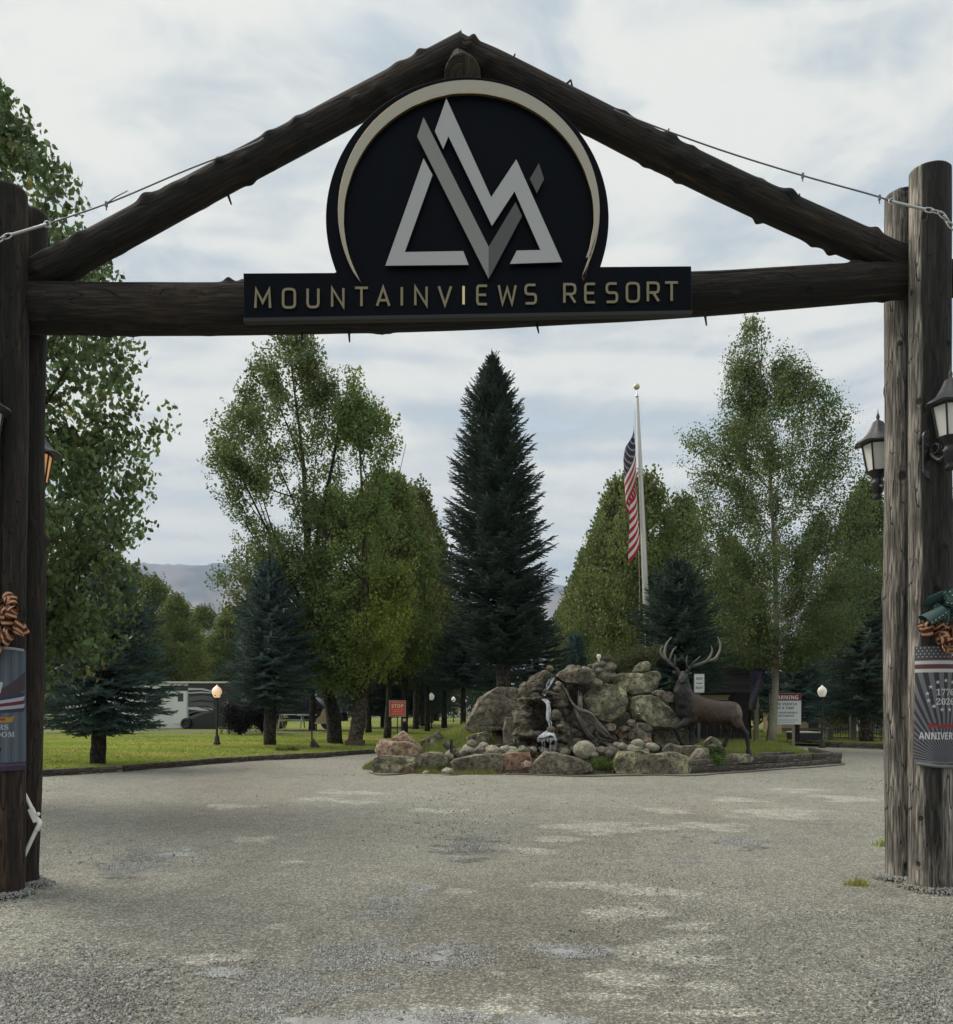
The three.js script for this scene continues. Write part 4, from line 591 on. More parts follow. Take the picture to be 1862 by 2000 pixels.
{ // fallen leaves on the lawn and mound
  const g = new THREE.BufferGeometry(); g.setAttribute('position', new THREE.Float32BufferAttribute([-0.03, 0, 0, 0, 0.012, -0.025, 0.03, 0, 0, 0, 0.01, 0.025], 3)); g.setIndex([0, 2, 1, 0, 3, 2]); g.computeVertexNormals();
  const n = 2600, m = new THREE.InstancedMesh(g, new THREE.MeshStandardMaterial({ color: 0xffffff, roughness: 0.8, side: THREE.DoubleSide }), n), r = rng(55), d = new THREE.Object3D(), c = new THREE.Color(); let k = 0;
  for (let t = 0; k < n && t < 40000; t++) { const z = -21 - 26 * r() * r(), x = -14 + 28 * r(); let y; if (inPoly(x, z, LAWN)) y = lawnY(x, z) + 0.03; else if (inPoly(x, z, ISLAND)) { if (r() < 0.7) continue; y = mound(x, z) + 0.05; } else continue; d.position.set(x, y, z); d.rotation.set(r() - 0.5, r() * 6, r() - 0.5); d.scale.setScalar(0.8 + 0.8 * r()); d.updateMatrix(); m.setMatrixAt(k, d.matrix); const q = 0.6 + 0.6 * r(); c.setRGB(0.42 * q, 0.30 * q, 0.08 * q); m.setColorAt(k, c); k++; }
  m.count = k; m.name = numbered('fallen_leaves'); m.castShadow = m.receiveShadow = true; scene.add(m); tag(m, 'scattered yellow fallen leaves on the grass', 'leaves', null, 'stuff');
}

// ---------- trees ----------
M.bark = new THREE.MeshStandardMaterial({ vertexColors: true, map: barkTex, bumpMap: barkTex, bumpScale: 0.03, roughness: 0.95 });
M.paleBark = new THREE.MeshStandardMaterial({ vertexColors: true, map: dataTex(128, 256, (u, v, o) => { const m = ss(0.35, 0.6, noise(u * 5, v * 40, 2, 5, 40)) * ss(0.1, 0.4, noise(u * 3, v * 9, 6, 3, 9)), k = 0.92 - 0.62 * m + 0.08 * noise(u * 20, v * 60, 3, 20, 60); o[0] = k; o[1] = k * 0.98; o[2] = k * 0.92; }, true), roughness: 0.8 });
const leafMat = (r, g, b, t = 0.42) => new THREE.MeshPhysicalMaterial({ color: C(r, g, b), roughness: 0.75, transmission: t, thickness: 0, side: THREE.DoubleSide, specularIntensity: 0.5 });
M.leafNear = new THREE.MeshPhysicalMaterial({ color: C(1, 1, 1), roughness: 0.5, transmission: 0.45, thickness: 0, side: THREE.DoubleSide, specularIntensity: 0.6 });
M.leaf = new THREE.MeshPhysicalMaterial({ color: C(1, 1, 1), roughness: 0.7, transmission: 0.5, thickness: 0, side: THREE.DoubleSide, specularIntensity: 0.4 });
M.needle = std(0xffffff, 0.75);
const barkTint = (g, r, gg, b) => colorize(g, (v, n, c) => { const k = 0.8 + 0.5 * fbm(v.x * 3, v.y * 1.5, v.z * 3, 3); c.setRGB(r * k, gg * k, b * k); });
function leafCluster(n, size, spread, seed, long = 1.35) {   // leaves hanging round a short twig
  const pos = [], idx = [], nor = [], r = rng(seed), q = new THREE.Quaternion(), e = new THREE.Euler(), v = V(0, 0, 0);
  for (let i = 0; i < n; i++) {
    const c = V((r() - 0.5) * 2, (r() - 0.5) * 1.4, (r() - 0.5) * 2).multiplyScalar(spread), s = size * (0.7 + 0.6 * r()); e.set((r() - 0.5) * 2.4, r() * 6.28, (r() - 0.5) * 2.4); q.setFromEuler(e); const b = pos.length / 3;
    for (const [x, y, z] of [[0, -long * 0.5, 0], [0.42, -long * 0.12, 0.12], [0.32, long * 0.2, 0.1], [0, long * 0.55, -0.06], [-0.32, long * 0.2, 0.1], [-0.42, -long * 0.12, 0.12]]) { v.set(x, y, z).multiplyScalar(s).applyQuaternion(q).add(c); pos.push(v.x, v.y, v.z); }
    idx.push(b, b + 1, b + 5, b + 1, b + 2, b + 5, b + 2, b + 4, b + 5, b + 2, b + 3, b + 4);
  }
  const g = new THREE.BufferGeometry(); g.setAttribute('position', new THREE.Float32BufferAttribute(pos, 3)); g.setIndex(idx); g.computeVertexNormals(); return g;
}
const CL = { near: leafCluster(9, 0.082, 0.17, 3, 1.3), mid: leafCluster(15, 0.075, 0.25, 4, 1.5), asp: leafCluster(16, 0.07, 0.25, 5, 1.05), far: leafCluster(14, 0.11, 0.36, 6, 1.2) };
function crownMesh(parent, geo, mat, mats, cols) {
  const m = new THREE.InstancedMesh(geo, mat, mats.length); mats.forEach((x, i) => m.setMatrixAt(i, x)); const c = new THREE.Color(); cols.forEach((k, i) => m.setColorAt(i, c.setRGB(...k)));
  m.name = 'crown'; m.castShadow = m.receiveShadow = true; m.userData.kind = 'stuff'; parent.add(m); return m;
}
// profile: [height, left, right] of the crown's outline from the foot of the tree
function leafTree(o, { profile, trunk, r0, limbs = 26, twigs = 700, per = 5, geo = 'asp', seed = 1, tone = [0.07, 0.11, 0.03], vary = 0.35, yellow = 0.1, gap = 0.0, gapScale = 0.55, barkC = [0.13, 0.115, 0.095], clear = profile[0][0] - 0.3, mat = M.leaf, depth = 0.9, low = null, forks = [], twigLen = 1, rise = 0.75, minR = 0.25 }) {
  const r = rng(seed * 131 + 7), H0 = profile[0][0], H1 = profile.at(-1)[0];
  const prof = (h) => { let i = 0; while (i < profile.length - 2 && profile[i + 1][0] < h) i++; const a = profile[i], b = profile[i + 1], t = clamp((h - a[0]) / (b[0] - a[0]), 0, 1); return [lerp(a[1], b[1], t), lerp(a[2], b[2], t)]; };
  const tc = new THREE.CatmullRomCurve3(trunk), inside = (p, k = 1) => { if (p.y < H0 - 0.2 || p.y > H1 + 0.25) return false; const [l, q] = prof(p.y), c = (l + q) / 2, w = Math.max(0.12, (q - l) / 2 * k); return ((p.x - c) / w) ** 2 + (p.z / (w * depth)) ** 2 < 1; };
  const wood = [tube(trunk, [r0 * 1.15, r0 * 0.95, r0 * 0.8, r0 * 0.6, r0 * 0.35, r0 * 0.14, 0.02], 12, 30, 0.16, seed)], small = [], limbC = [];
  for (const f of forks) { wood.push(tube(f.pts, [f.r, f.r * 0.7, f.r * 0.4, 0.03], 9, 18, 0.1, seed + 3)); limbC.push(new THREE.CatmullRomCurve3(f.pts)); }
  const mains = [tc, ...limbC];
  for (let i = 0; i < limbs; i++) {
    const h = lerp(H0 + 0.3, H1 * 0.97, Math.pow((i + r()) / limbs, 0.85)), [l, q] = prof(h), c = (l + q) / 2, w = (q - l) / 2, a = r() * 6.28, k = 0.55 + 0.4 * r(), end = V(c + Math.cos(a) * w * k, h, Math.sin(a) * w * depth * k);
    const rise0 = (Math.min(2.2, Math.hypot(end.x, end.z)) * rise + 0.5) * (0.8 + 0.5 * r()); let main = tc, best = 0.5, bd = 1e9; for (const cand of mains) for (let t = 0.1; t <= 0.97; t += 0.03) { const p = cand.getPoint(t); if (p.y < clear && t < 0.9) continue; const dd = Math.abs(p.y - (h - rise0)); if (dd < bd) { bd = dd; best = t; } }
    const st = main.getPoint(best), mid = st.clone().lerp(end, 0.5).add(V((r() - 0.5) * 0.3, -0.1 * w, (r() - 0.5) * 0.3)), rr = Math.max(0.02, r0 * 0.30 * (1 - best * 0.75)); if (st.y > end.y - 0.2) end.y = st.y + 0.4;
    wood.push(tube([st, mid, end], [rr, rr * 0.6, 0.012], 6, 8)); limbC.push(new THREE.CatmullRomCurve3([st, mid, end]));
  }
  const mats = [], cols = [], d = new THREE.Object3D(), dens = (p) => fbm(p.x * gapScale + seed, p.y * gapScale, p.z * gapScale + 3, 3);
  const put = (p, s = 1) => { const topness = p.y / H1, y = r() < yellow ? r() : 0, b = low && p.y < low.h ? ss(low.h, low.h - low.f, p.y) * ss(low.x - 1.5, low.x + 1.5, p.x) : 0; d.position.copy(p); d.rotation.set((r() - 0.5) * 1.2, r() * 6.28, (r() - 0.5) * 1.2); d.scale.setScalar(s * (0.75 + 0.5 * r())); d.updateMatrix(); mats.push(d.matrix.clone()); const k = 1 + vary * (r() - 0.5) * 2; cols.push([lerp(tone[0] * (1 + y * 0.9), 0.33, b * 0.8) * k, lerp(tone[1] * (1 + y * 0.25), 0.38, b * 0.8) * k, lerp(tone[2], 0.06, b * 0.8) * k]); };
  const starts = [];
  for (let i = 0; i < twigs; i++) {
    let p, dir;
    if (i % 3) { let n = 0; do { const h = lerp(H0, H1, r()), [l, q] = prof(h), c = (l + q) / 2, w = (q - l) / 2, a = r() * 6.28, k = Math.sqrt(r()) * 1.0; p = V(c + Math.cos(a) * w * k, h, Math.sin(a) * w * depth * k); n++; } while (n < 8 && r() > (0.25 + (prof(p.y)[1] - prof(p.y)[0]) / 6)); dir = V(p.x - (prof(p.y)[0] + prof(p.y)[1]) / 2, 0, p.z).normalize().multiplyScalar(0.75).add(V((r() - 0.5) * 0.8, 0.75, (r() - 0.5) * 0.8)).normalize(); }
    else { const lc = limbC[Math.floor(r() * limbC.length)], t = 0.35 + 0.65 * r(); p = lc.getPoint(t); dir = lc.getTangent(t).add(V((r() - 0.5) * 1.3, 0.35 + 0.5 * r(), (r() - 0.5) * 1.3)).normalize(); }
    if (dens(p) < gap - 0.3 * ss(H1 * 0.5, H0, p.y)) continue;
    const L = (0.5 + 0.7 * r()) * twigLen, e = p.clone().addScaledVector(dir, L); if (i % 4 === 0 && small.length < 260 && inside(e, 0.95)) small.push(tube([p.clone().addScaledVector(dir, -0.5 * L), p, e], [0.012, 0.009, 0.004], 4, 4));
    for (let k = 0; k < per; k++) { const t = k / (per - 1 || 1), s = p.clone().lerp(e, t).add(V((r() - 0.5) * 0.22, (r() - 0.5) * 0.22 - 0.05, (r() - 0.5) * 0.22)); if (inside(s, 1.05) || (t > 0.5 && r() < 0.25 && inside(s, 1.25))) put(s, lerp(1.1, 0.75, t)); }
  }
  const w = mesh('trunk', barkTint(merge(wood), ...barkC), barkC[0] > 0.25 ? M.paleBark : M.bark, o); if (small.length) mesh('twigs', barkTint(merge(small), ...barkC.map((x) => x * 0.6)), M.bark, o);
  crownMesh(o, CL[geo], mat, mats, cols);
  return o;
}
// outline in the photograph -> metres at depth d, from the tree's foot
const outline = (fx, fy, d, list) => list.map(([y, l, q]) => [(fy - y) / F * d, (l - fx) / F * d, (q - fx) / F * d]).sort((a, b) => a[0] - b[0]);
const path = (fx, fy, d, list) => list.map(([x, y, z = 0]) => V((x - fx) / F * d, (fy - y) / F * d, z));

{ // near cottonwood behind the left posts
  const d = 15, fx = -20, fy = 1576, o = tag(base('cottonwood_tree', at(fx, fy, d)), 'near cottonwood with large bright leaves rising behind the brown gate posts', 'tree');
  leafTree(o, { profile: outline(fx, fy, d, [[1345, -300, 120], [1300, -330, 190], [1220, -340, 225], [1130, -340, 245], [1040, -340, 275], [960, -330, 262], [880, -330, 285], [810, -320, 297], [740, -320, 265], [690, -310, 225], [600, -300, 215], [520, -300, 208], [440, -300, 178], [380, -290, 150], [320, -280, 118], [270, -270, 72], [225, -250, 40], [190, -200, 12], [130, -150, -40]]), trunk: path(fx, fy, d, [[-20, 1576], [-22, 1300, 0.1], [-30, 1000], [-40, 700, -0.1], [-50, 420], [-60, 200]]), r0: 0.26, limbs: 44, twigs: 2150, per: 6, geo: 'near', seed: 3, tone: [0.14, 0.205, 0.075], vary: 0.5, yellow: 0.12, gap: 0.01, gapScale: 1.15, mat: M.leafNear, twigLen: 0.75, rise: 0.9 });
}
{ // twin crowned cottonwood
  const d = 36.5, fx = 656, fy = 1461, o = tag(base('cottonwood_tree', at(fx, fy, d)), 'tall open crowned cottonwood behind the lawn, leaning dark trunk at its foot', 'tree');
  leafTree(o, { profile: outline(fx, fy, d, [[1310, 560, 690], [1240, 470, 700], [1180, 405, 700], [1120, 425, 690], [1080, 470, 680], [1040, 462, 690], [1000, 440, 690], [950, 420, 690], [900, 410, 690], [850, 422, 690], [800, 462, 680], [760, 478, 665], [720, 492, 645], [690, 500, 628], [660, 516, 618], [635, 535, 595]]), trunk: path(fx, fy, d, [[656, 1461], [648, 1380], [620, 1280], [606, 1180], [600, 1050], [592, 900], [575, 760], [560, 650]]), r0: 0.27, forks: [{ r: 0.13, pts: path(fx, fy, d, [[606, 1190], [628, 1040, 0.6], [660, 900, 0.9], [676, 800, 1]]) }, { r: 0.1, pts: path(fx, fy, d, [[610, 1220], [560, 1120, -0.4], [500, 1000, -0.8], [450, 900, -1]]) }], limbs: 34, twigs: 2300, per: 6, geo: 'mid', seed: 11, tone: [0.14, 0.195, 0.066], vary: 0.4, yellow: 0.18, gap: 0.04, gapScale: 0.95, barkC: [0.055, 0.05, 0.042], rise: 1.0 });
  const fx2 = 692, fy2 = 1459, o2 = tag(base('cottonwood_tree', at(fx2, fy2, d - 0.6)), 'yellowing cottonwood with thick ridged pale trunk and low bright foliage', 'tree');
  leafTree(o2, { profile: outline(fx2, fy2, d - 0.6, [[1355, 640, 700], [1335, 612, 735], [1290, 600, 775], [1230, 590, 800], [1160, 590, 806], [1100, 600, 800], [1040, 620, 795], [980, 640, 785], [930, 650, 780], [880, 650, 775], [840, 655, 768], [800, 660, 748], [770, 662, 738], [740, 668, 722], [715, 675, 700]]), trunk: path(fx2, fy2, d - 0.6, [[692, 1459], [700, 1400], [706, 1345], [716, 1250], [712, 1080], [704, 900], [690, 730]]), r0: 0.27, forks: [{ r: 0.1, pts: path(fx2, fy2, d - 0.6, [[712, 1352], [732, 1338, 0.7], [755, 1300, 1.1], [772, 1275, 1.3]]) }], limbs: 30, twigs: 1500, per: 6, geo: 'mid', seed: 17, tone: [0.185, 0.265, 0.078], vary: 0.4, yellow: 0.12, gap: -0.06, gapScale: 0.8, barkC: [0.16, 0.14, 0.115], low: { h: 10, f: 6, x: 0.3 }, rise: 0.9 });
}
{ // big aspen on the right
  const d = 33, fx = 1506, fy = 1451, o = tag(base('aspen_tree', at(fx, fy, d)), 'large airy aspen with a smooth pale trunk in front of the warning sign', 'tree');
  leafTree(o, { profile: outline(fx, fy, d, [[1300, 1440, 1560], [1260, 1370, 1650], [1210, 1340, 1690], [1150, 1335, 1705], [1090, 1325, 1700], [1030, 1330, 1690], [990, 1345, 1690], [940, 1350, 1680], [890, 1325, 1672], [860, 1345, 1660], [830, 1385, 1650], [800, 1420, 1640], [760, 1425, 1590], [720, 1425, 1570], [690, 1430, 1552], [660, 1448, 1515], [640, 1455, 1490], [622, 1462, 1470]]), trunk: path(fx, fy, d, [[1506, 1451], [1510, 1400], [1514, 1330], [1516, 1270], [1512, 1100, 0.1], [1502, 900], [1488, 740], [1470, 620]]), r0: 0.155, limbs: 44, twigs: 2800, per: 6, geo: 'asp', seed: 23, tone: [0.135, 0.19, 0.068], vary: 0.45, yellow: 0.15, gap: 0.04, gapScale: 1.15, barkC: [0.36, 0.35, 0.29], rise: 1.15 });
}
// needles: a bristly twig, instanced along whorled branches
const spray = (() => { const pos = [], r = rng(9), tri = (a, b, c) => pos.push(...a.toArray(), ...b.toArray(), ...c.toArray()); for (let i = 0; i < 26; i++) { const t = i / 25, p = V(0, 0, t * 0.2), a = i * 2.4, l = 0.05 * (1 - 0.4 * t), dir = V(Math.cos(a), Math.sin(a), 0.9).normalize().multiplyScalar(l), s = V(-Math.sin(a), Math.cos(a), 0).multiplyScalar(0.011); tri(p.clone().sub(s), p.clone().add(s), p.clone().add(dir)); } const q = V(0, 0, 0.24); tri(V(-0.012, 0, 0.15), V(0.012, 0, 0.15), q); tri(V(0, -0.012, 0.15), V(0, 0.012, 0.15), q); const g = new THREE.BufferGeometry(); g.setAttribute('position', new THREE.Float32BufferAttribute(pos, 3)); g.computeVertexNormals(); return g; })();
// radius: [height, half width]; foot at the group's origin
function conifer(o, { radius, trunkH, r0, seed = 1, tone = [0.022, 0.045, 0.034], step = 0.24, arms = 6, size = 1, barkC = [0.06, 0.05, 0.04], droop = 0.25, lean = 0, dense = 1, vary = 0.3, tip = 0.3 }) {
  const r = rng(seed * 57 + 3), H0 = radius[0][0], H1 = radius.at(-1)[0], R = (h) => { let i = 0; while (i < radius.length - 2 && radius[i + 1][0] < h) i++; const t = clamp((h - radius[i][0]) / (radius[i + 1][0] - radius[i][0]), 0, 1); return lerp(radius[i][1], radius[i + 1][1], t); };
  const wood = [tube([V(0, 0, 0), V(lean * 0.3, H1 * 0.3, 0), V(lean, H1 * 0.7, 0), V(lean, H1 + 0.2, 0)], [r0 * 1.2, r0 * 0.85, r0 * 0.45, 0.015], 10, 24, 0.1, seed)], mats = [], cols = [], d = new THREE.Object3D(), X = (h) => lean * Math.min(1, h / (H1 * 0.7));
  const put = (p, dir, s, k) => { d.position.copy(p); d.lookAt(p.clone().add(dir)); d.rotateZ(r() * 6.28); d.scale.setScalar(s * size * (0.8 + 0.45 * r())); d.updateMatrix(); mats.push(d.matrix.clone()); const v = 1 + vary * (r() - 0.5) * 2; cols.push([tone[0] * v * k, tone[1] * v * k, tone[2] * v * k]); };
  for (let h = H0; h < H1 - 0.1; h += step * (0.75 + 0.5 * r()) * lerp(1, 0.7, h / H1)) {
    const n = Math.max(4, Math.round(arms * (0.7 + 0.5 * r()))), a0 = r() * 6.28;
    for (let i = 0; i < n; i++) {
      const a = a0 + (i + 0.5 * (r() - 0.5)) / n * 6.28, up = lerp(-droop, 0.7, Math.pow((h - H0) / (H1 - H0), 1.2)), L = R(h + 0.4 * up) * (0.62 + 0.52 * r()) / Math.max(0.75, Math.cos(up)), st = V(X(h), h + 0.1 * (r() - 0.5), 0), dirA = V(Math.cos(a) * Math.cos(up), Math.sin(up), Math.sin(a) * Math.cos(up));
      const at_ = (t) => st.clone().addScaledVector(dirA, L * t).add(V(0, -droop * 0.5 * L * t * (1 - t) + 0.22 * L * t * t * tip, 0)), side = V(-Math.sin(a), 0, Math.cos(a));
      wood.push(tube([st, at_(0.5), at_(0.97)], [Math.max(0.008, 0.022 * L), 0.012, 0.005], 4, 4));
      for (let s = 0.18 * L; s < L; s += 0.105 * size / dense) {
        const t = s / L, p = at_(t), w = (0.10 + 0.42 * L * t * (1.05 - t) * 1.15) * (0.8 + 0.4 * r());
        for (const q of [-1, 1]) { const sd = side.clone().multiplyScalar(q * 0.8).addScaledVector(dirA, 0.75).add(V(0, -0.12 + 0.35 * (r() - 0.4), 0)).normalize(), m = Math.max(1, Math.round(w / (0.16 * size))); for (let k = 0; k < m; k++) put(p.clone().addScaledVector(sd, k * 0.16 * size), sd.clone().add(V(0, 0.15 * (r() - 0.3), 0)), 1, 0.85 + 0.3 * t); }
        if (r() < 0.7) put(p, dirA.clone().add(V((r() - 0.5) * 0.5, 0.25 + 0.5 * r(), (r() - 0.5) * 0.5)).normalize(), 1, 1);
      }
      put(at_(0.96), dirA.clone().add(V(0, 0.3, 0)).normalize(), 1.1, 1.15);
    }
  }
  for (let k = 0; k < 8; k++) put(V(X(H1), H1 - 0.25 + k * 0.05, 0), V((r() - 0.5) * 0.5, 1, (r() - 0.5) * 0.5).normalize(), 0.9, 1);
  mesh('trunk', barkTint(merge(wood), ...barkC), M.bark, o); crownMesh(o, spray, M.needle, mats, cols);
  return o;
}
const half = (fy, d, list) => list.map(([y, w]) => [(fy - y) / F * d, w / F * d]).sort((a, b) => a[0] - b[0]);
{ // the tall fir behind the waterfall
  const d = 27.3, p = at(985, 1372, d), o = tag(base('fir_tree', p), 'tall dark green fir with bare lower trunk standing behind the rock waterfall', 'tree');
  conifer(o, { radius: half(1372, d, [[1292, 48], [1278, 74], [1250, 88], [1200, 94], [1150, 98], [1060, 95], [980, 84], [920, 74], [860, 58], [800, 43], [760, 29], [725, 14], [700, 3]]), r0: 0.2, seed: 4, tone: [0.030, 0.054, 0.034], step: 0.15, arms: 12, lean: -0.34, droop: 0.1, dense: 1.3, barkC: [0.055, 0.048, 0.042], tip: 0.9, size: 1.0 });
  const d2 = 24.2, o2 = tag(base('spruce_tree', at(190, 1500, d2)), 'squat blue green spruce with a thick bare trunk on the lawn edge', 'tree');
  conifer(o2, { radius: half(1500, d2, [[1418, 60], [1400, 122], [1360, 140], [1320, 132], [1270, 105], [1220, 75], [1170, 48], [1130, 24], [1105, 6]]), r0: 0.18, seed: 7, tone: [0.055, 0.105, 0.088], arms: 9, step: 0.17, lean: 0.35, droop: 0.3, size: 1.2, barkC: [0.045, 0.036, 0.03], vary: 0.4 });
  const d3 = 34, o3 = tag(base('spruce_tree', at(527, 1455, d3)), 'slender blue spruce right of the glowing lamp, behind the lawn', 'tree');
  conifer(o3, { radius: half(1455, d3, [[1372, 40], [1350, 92], [1300, 88], [1240, 68], [1180, 46], [1140, 28], [1110, 13], [1093, 4]]), r0: 0.2, seed: 9, tone: [0.055, 0.098, 0.088], step: 0.2, arms: 9, size: 1.5, vary: 0.4 });
  const d4 = 29.5, o4 = tag(base('spruce_tree', at(1322, 1452, d4)), 'dense dark spruce rising behind the elk statue antlers', 'tree');
  conifer(o4, { radius: half(1452, d4, [[1340, 90], [1300, 92], [1260, 88], [1200, 72], [1150, 46], [1118, 24], [1098, 5]]), r0: 0.2, seed: 12, tone: [0.027, 0.058, 0.0405], step: 0.19, arms: 10, size: 1.4 });
  const o5 = tag(base('spruce_tree', at(1124, 1395, 44)), 'small pale blue spruce peeking over the top of the waterfall rocks', 'tree');
  conifer(o5, { radius: half(1395, 44, [[1345, 34], [1310, 28], [1275, 15], [1245, 3]]), r0: 0.1, seed: 15, tone: [0.1013, 0.1688, 0.1553], step: 0.16, arms: 9, size: 1.5 });
  const o6 = tag(base('spruce_tree', at(1556, 1449, 38)), 'blue spruce with pale sprays right behind the warning sign', 'tree');
  conifer(o6, { radius: half(1449, 38, [[1400, 50], [1375, 75], [1340, 62], [1310, 38], [1280, 16], [1266, 4]]), r0: 0.12, seed: 18, tone: [0.0607, 0.1148, 0.0999], step: 0.17, arms: 9, size: 1.45, vary: 0.45 });
  const o7 = tag(base('spruce_tree', at(1692, 1450, 39)), 'broad dark spruce behind the white lamp, its branches sweeping wide', 'tree');
  conifer(o7, { radius: half(1450, 39, [[1385, 70], [1365, 110], [1320, 105], [1270, 82], [1210, 55], [1150, 30], [1110, 5]]), r0: 0.24, seed: 20, tone: [0.0486, 0.0837, 0.0621], step: 0.24, arms: 9, size: 1.6, barkC: [0.12, 0.11, 0.1], vary: 0.4 });
}
// avenue and background trees: a few built, the rest copied under their own names and labels
function copyTree(src, p, s, turn, label, group) { const c = src.clone(); c.name = numbered(src.name.replace(/_\d+$/, '')); c.position.copy(p); c.scale.set(s, s, s); c.rotation.y = turn; c.userData = { ...src.userData, label }; if (group) c.userData.group = group; scene.add(c); return c; }
{
  const P = (H, w, b) => [[b, -w * 0.75, w * 0.75], [b + H * 0.12, -w, w], [b + H * 0.45, -w * 0.95, w * 0.95], [b + H * 0.7, -w * 0.66, w * 0.66], [b + H * 0.88, -w * 0.33, w * 0.33], [b + H, -0.12, 0.12]];
  const mk = (p, label, seed, tone, yellow, more = {}) => { const o = tag(base('aspen_tree', p), label, 'tree', 'aspens of the avenue'); return leafTree(o, { profile: P(11.4, 2.3, 0.6), trunk: [V(0, 0, 0), V(0.1, 3, 0), V(-0.1, 7, 0.1), V(0, 11.5, 0)], r0: 0.15, limbs: 22, twigs: 1150, per: 6, geo: 'far', seed, tone, yellow, vary: 0.4, gap: -0.06, gapScale: 0.8, barkC: [0.2, 0.18, 0.15], ...more }); };
  const L = (px, d) => V((px - HX) / F * d, 0.2, -d);
  const a = mk(L(1262, 41), 'bright green aspen behind the flagpole, first of the right row', 31, [0.18, 0.23, 0.072], 0.1), b = mk(L(1330, 46), 'aspen rising between the flagpole and the dark spruce', 32, [0.14, 0.19, 0.065], 0.15, { gap: -0.05 });
  const rowL = ['second aspen of the right avenue row, just left of the flag', 'third aspen of the right avenue row', 'fourth aspen of the right avenue row, above the small blue spruce', 'fifth aspen of the right avenue row', 'far aspen near the end of the right avenue row', 'farthest aspen of the right avenue row beside the fir'];
  [[1218, 48, 1.13], [1188, 56, 1.14], [1160, 64, 1.1], [1138, 73, 1.06], [1118, 83, 1.02], [1100, 95, 1.0]].forEach(([x, d, s], i) => copyTree(i % 2 ? b : a, L(x, d), s, i * 1.3 + 0.4, rowL[i], 'aspens of the avenue'));
  // left row: dark trunks receding from the cottonwoods
  const c = mk(L(757, 41), 'yellow green aspen with a crooked dark trunk behind the stop sign', 33, [0.19, 0.25, 0.07], 0.15, { profile: P(9.4, 2.15, 3.0), barkC: [0.07, 0.06, 0.05] });
  const e = mk(L(790, 47), 'aspen whose straight trunk shows right of the stop sign', 34, [0.15, 0.19, 0.06], 0.2, { profile: P(9.4, 2.15, 3.0), barkC: [0.1, 0.085, 0.07], gap: -0.1 });
  const lab = ['aspen of the left avenue row right of the stop sign, third trunk', 'aspen of the left avenue row behind the first far lamp', 'aspen of the left avenue row beyond the first far lamp', 'aspen of the left avenue row near the second far lamp', 'distant aspen at the end of the left avenue row'];
  [[812, 55, 1.18], [826, 64, 1.15], [842, 74, 1.12], [854, 86, 1.1], [866, 100, 1.1]].forEach(([x, d, s], i) => copyTree(i % 2 ? c : e, L(x, d), s, i * 2.1 + 1, lab[i], 'aspens of the avenue'));
  // backdrop behind the trailers and right of the gate
  const bl = ['rounded green tree behind the trailer, below the flat topped hill', 'green tree behind the squat spruce', 'yellow green tree behind the slender blue spruce', 'tree behind the brown gate posts beyond the lawn', 'far green tree between trailer and blue spruce', 'far tree filling the gap left of the cottonwoods', 'broad green tree behind the middle of the trailer', 'far tree behind the black end of the trailer'];
  [[300, 84, 1.12, 0], [215, 76, 1.2, 1], [455, 92, 0.95, 2], [110, 80, 1.0, 0], [400, 96, 1.0, 0], [560, 88, 0.85, 2], [255, 92, 1.3, 1], [345, 78, 0.92, 0], ].forEach(([x, d, s, k], i) => { const t = copyTree([a, b, c][k], L(x, d), s, i * 1.7, bl[i], 'trees behind the camp'); t.scale.set(s * 1.35, s, s * 1.35); });
  const rl = ['aspen behind the far lantern, right of the large aspen', 'green tree behind the weathered grey post', 'tree between the large aspen and the broad spruce', 'tree beyond the gate on the far right', 'green tree right of the dark spruce, behind the kiosk'];
  [[1690, 46, 1.06, 1], [1745, 52, 0.85, 0], [1610, 56, 0.7, 1], [1840, 50, 1.1, 0], [1430, 52, 0.92, 1]].forEach(([x, d, s, k], i) => copyTree(k ? b : a, L(x, d), s, i * 2.3 + 0.7, rl[i], 'trees right of the drive'));
  // dark spruces under the avenue
  const s0 = tag(base('spruce_tree', L(790, 46)), 'dark spruce filling the gap behind the stop sign', 'tree', 'dark spruces of the avenue');
  conifer(s0, { radius: [[3.0, 1.4], [3.4, 2.1], [4.2, 1.8], [5.2, 1.2], [6.3, 0.35], [6.7, 0.05]], r0: 0.16, seed: 40, tone: [0.0378, 0.0702, 0.0567], step: 0.25, arms: 9, size: 1.8 });
  const s1 = tag(base('spruce_tree', L(792, 62)), 'low skirted dark spruce behind the nearest avenue lamp', 'tree', 'dark spruces of the avenue');
  conifer(s1, { radius: [[1.1, 1.7], [1.7, 2.2], [3, 2.0], [4.6, 1.3], [6.2, 0.4], [6.6, 0.05]], r0: 0.14, seed: 44, tone: [0.04, 0.072, 0.052], step: 0.25, arms: 9, size: 1.8 });
  [[748, 60, 1.0, 'low skirted spruce behind the red stop sign'], [822, 68, 0.95, 'low skirted spruce left of the second avenue lamp'], [715, 58, 1.0, 'low skirted spruce behind the thick ridged trunk'], [848, 86, 1.1, 'farthest low skirted spruce of the left avenue row']].forEach(([x, d, q, l], i) => copyTree(s1, L(x, d), q, i * 2, l, 'dark spruces of the avenue'));
  const sl = ['dark spruce left of the fir trunk', 'dark spruce right of the fir trunk', 'dark spruce beyond the far lamps', 'spruce behind the thick ridged cottonwood trunk', 'spruce standing behind the dark parked truck', 'dark spruce between the kiosk and the pale aspen trunk', 'spruce behind the grey gate post', 'spruce behind the trailer and the squat spruce', 'dark spruce behind the fir, deep in the avenue', 'tall spruce behind the tan shed', 'dark spruce closing the avenue left of the fir'];
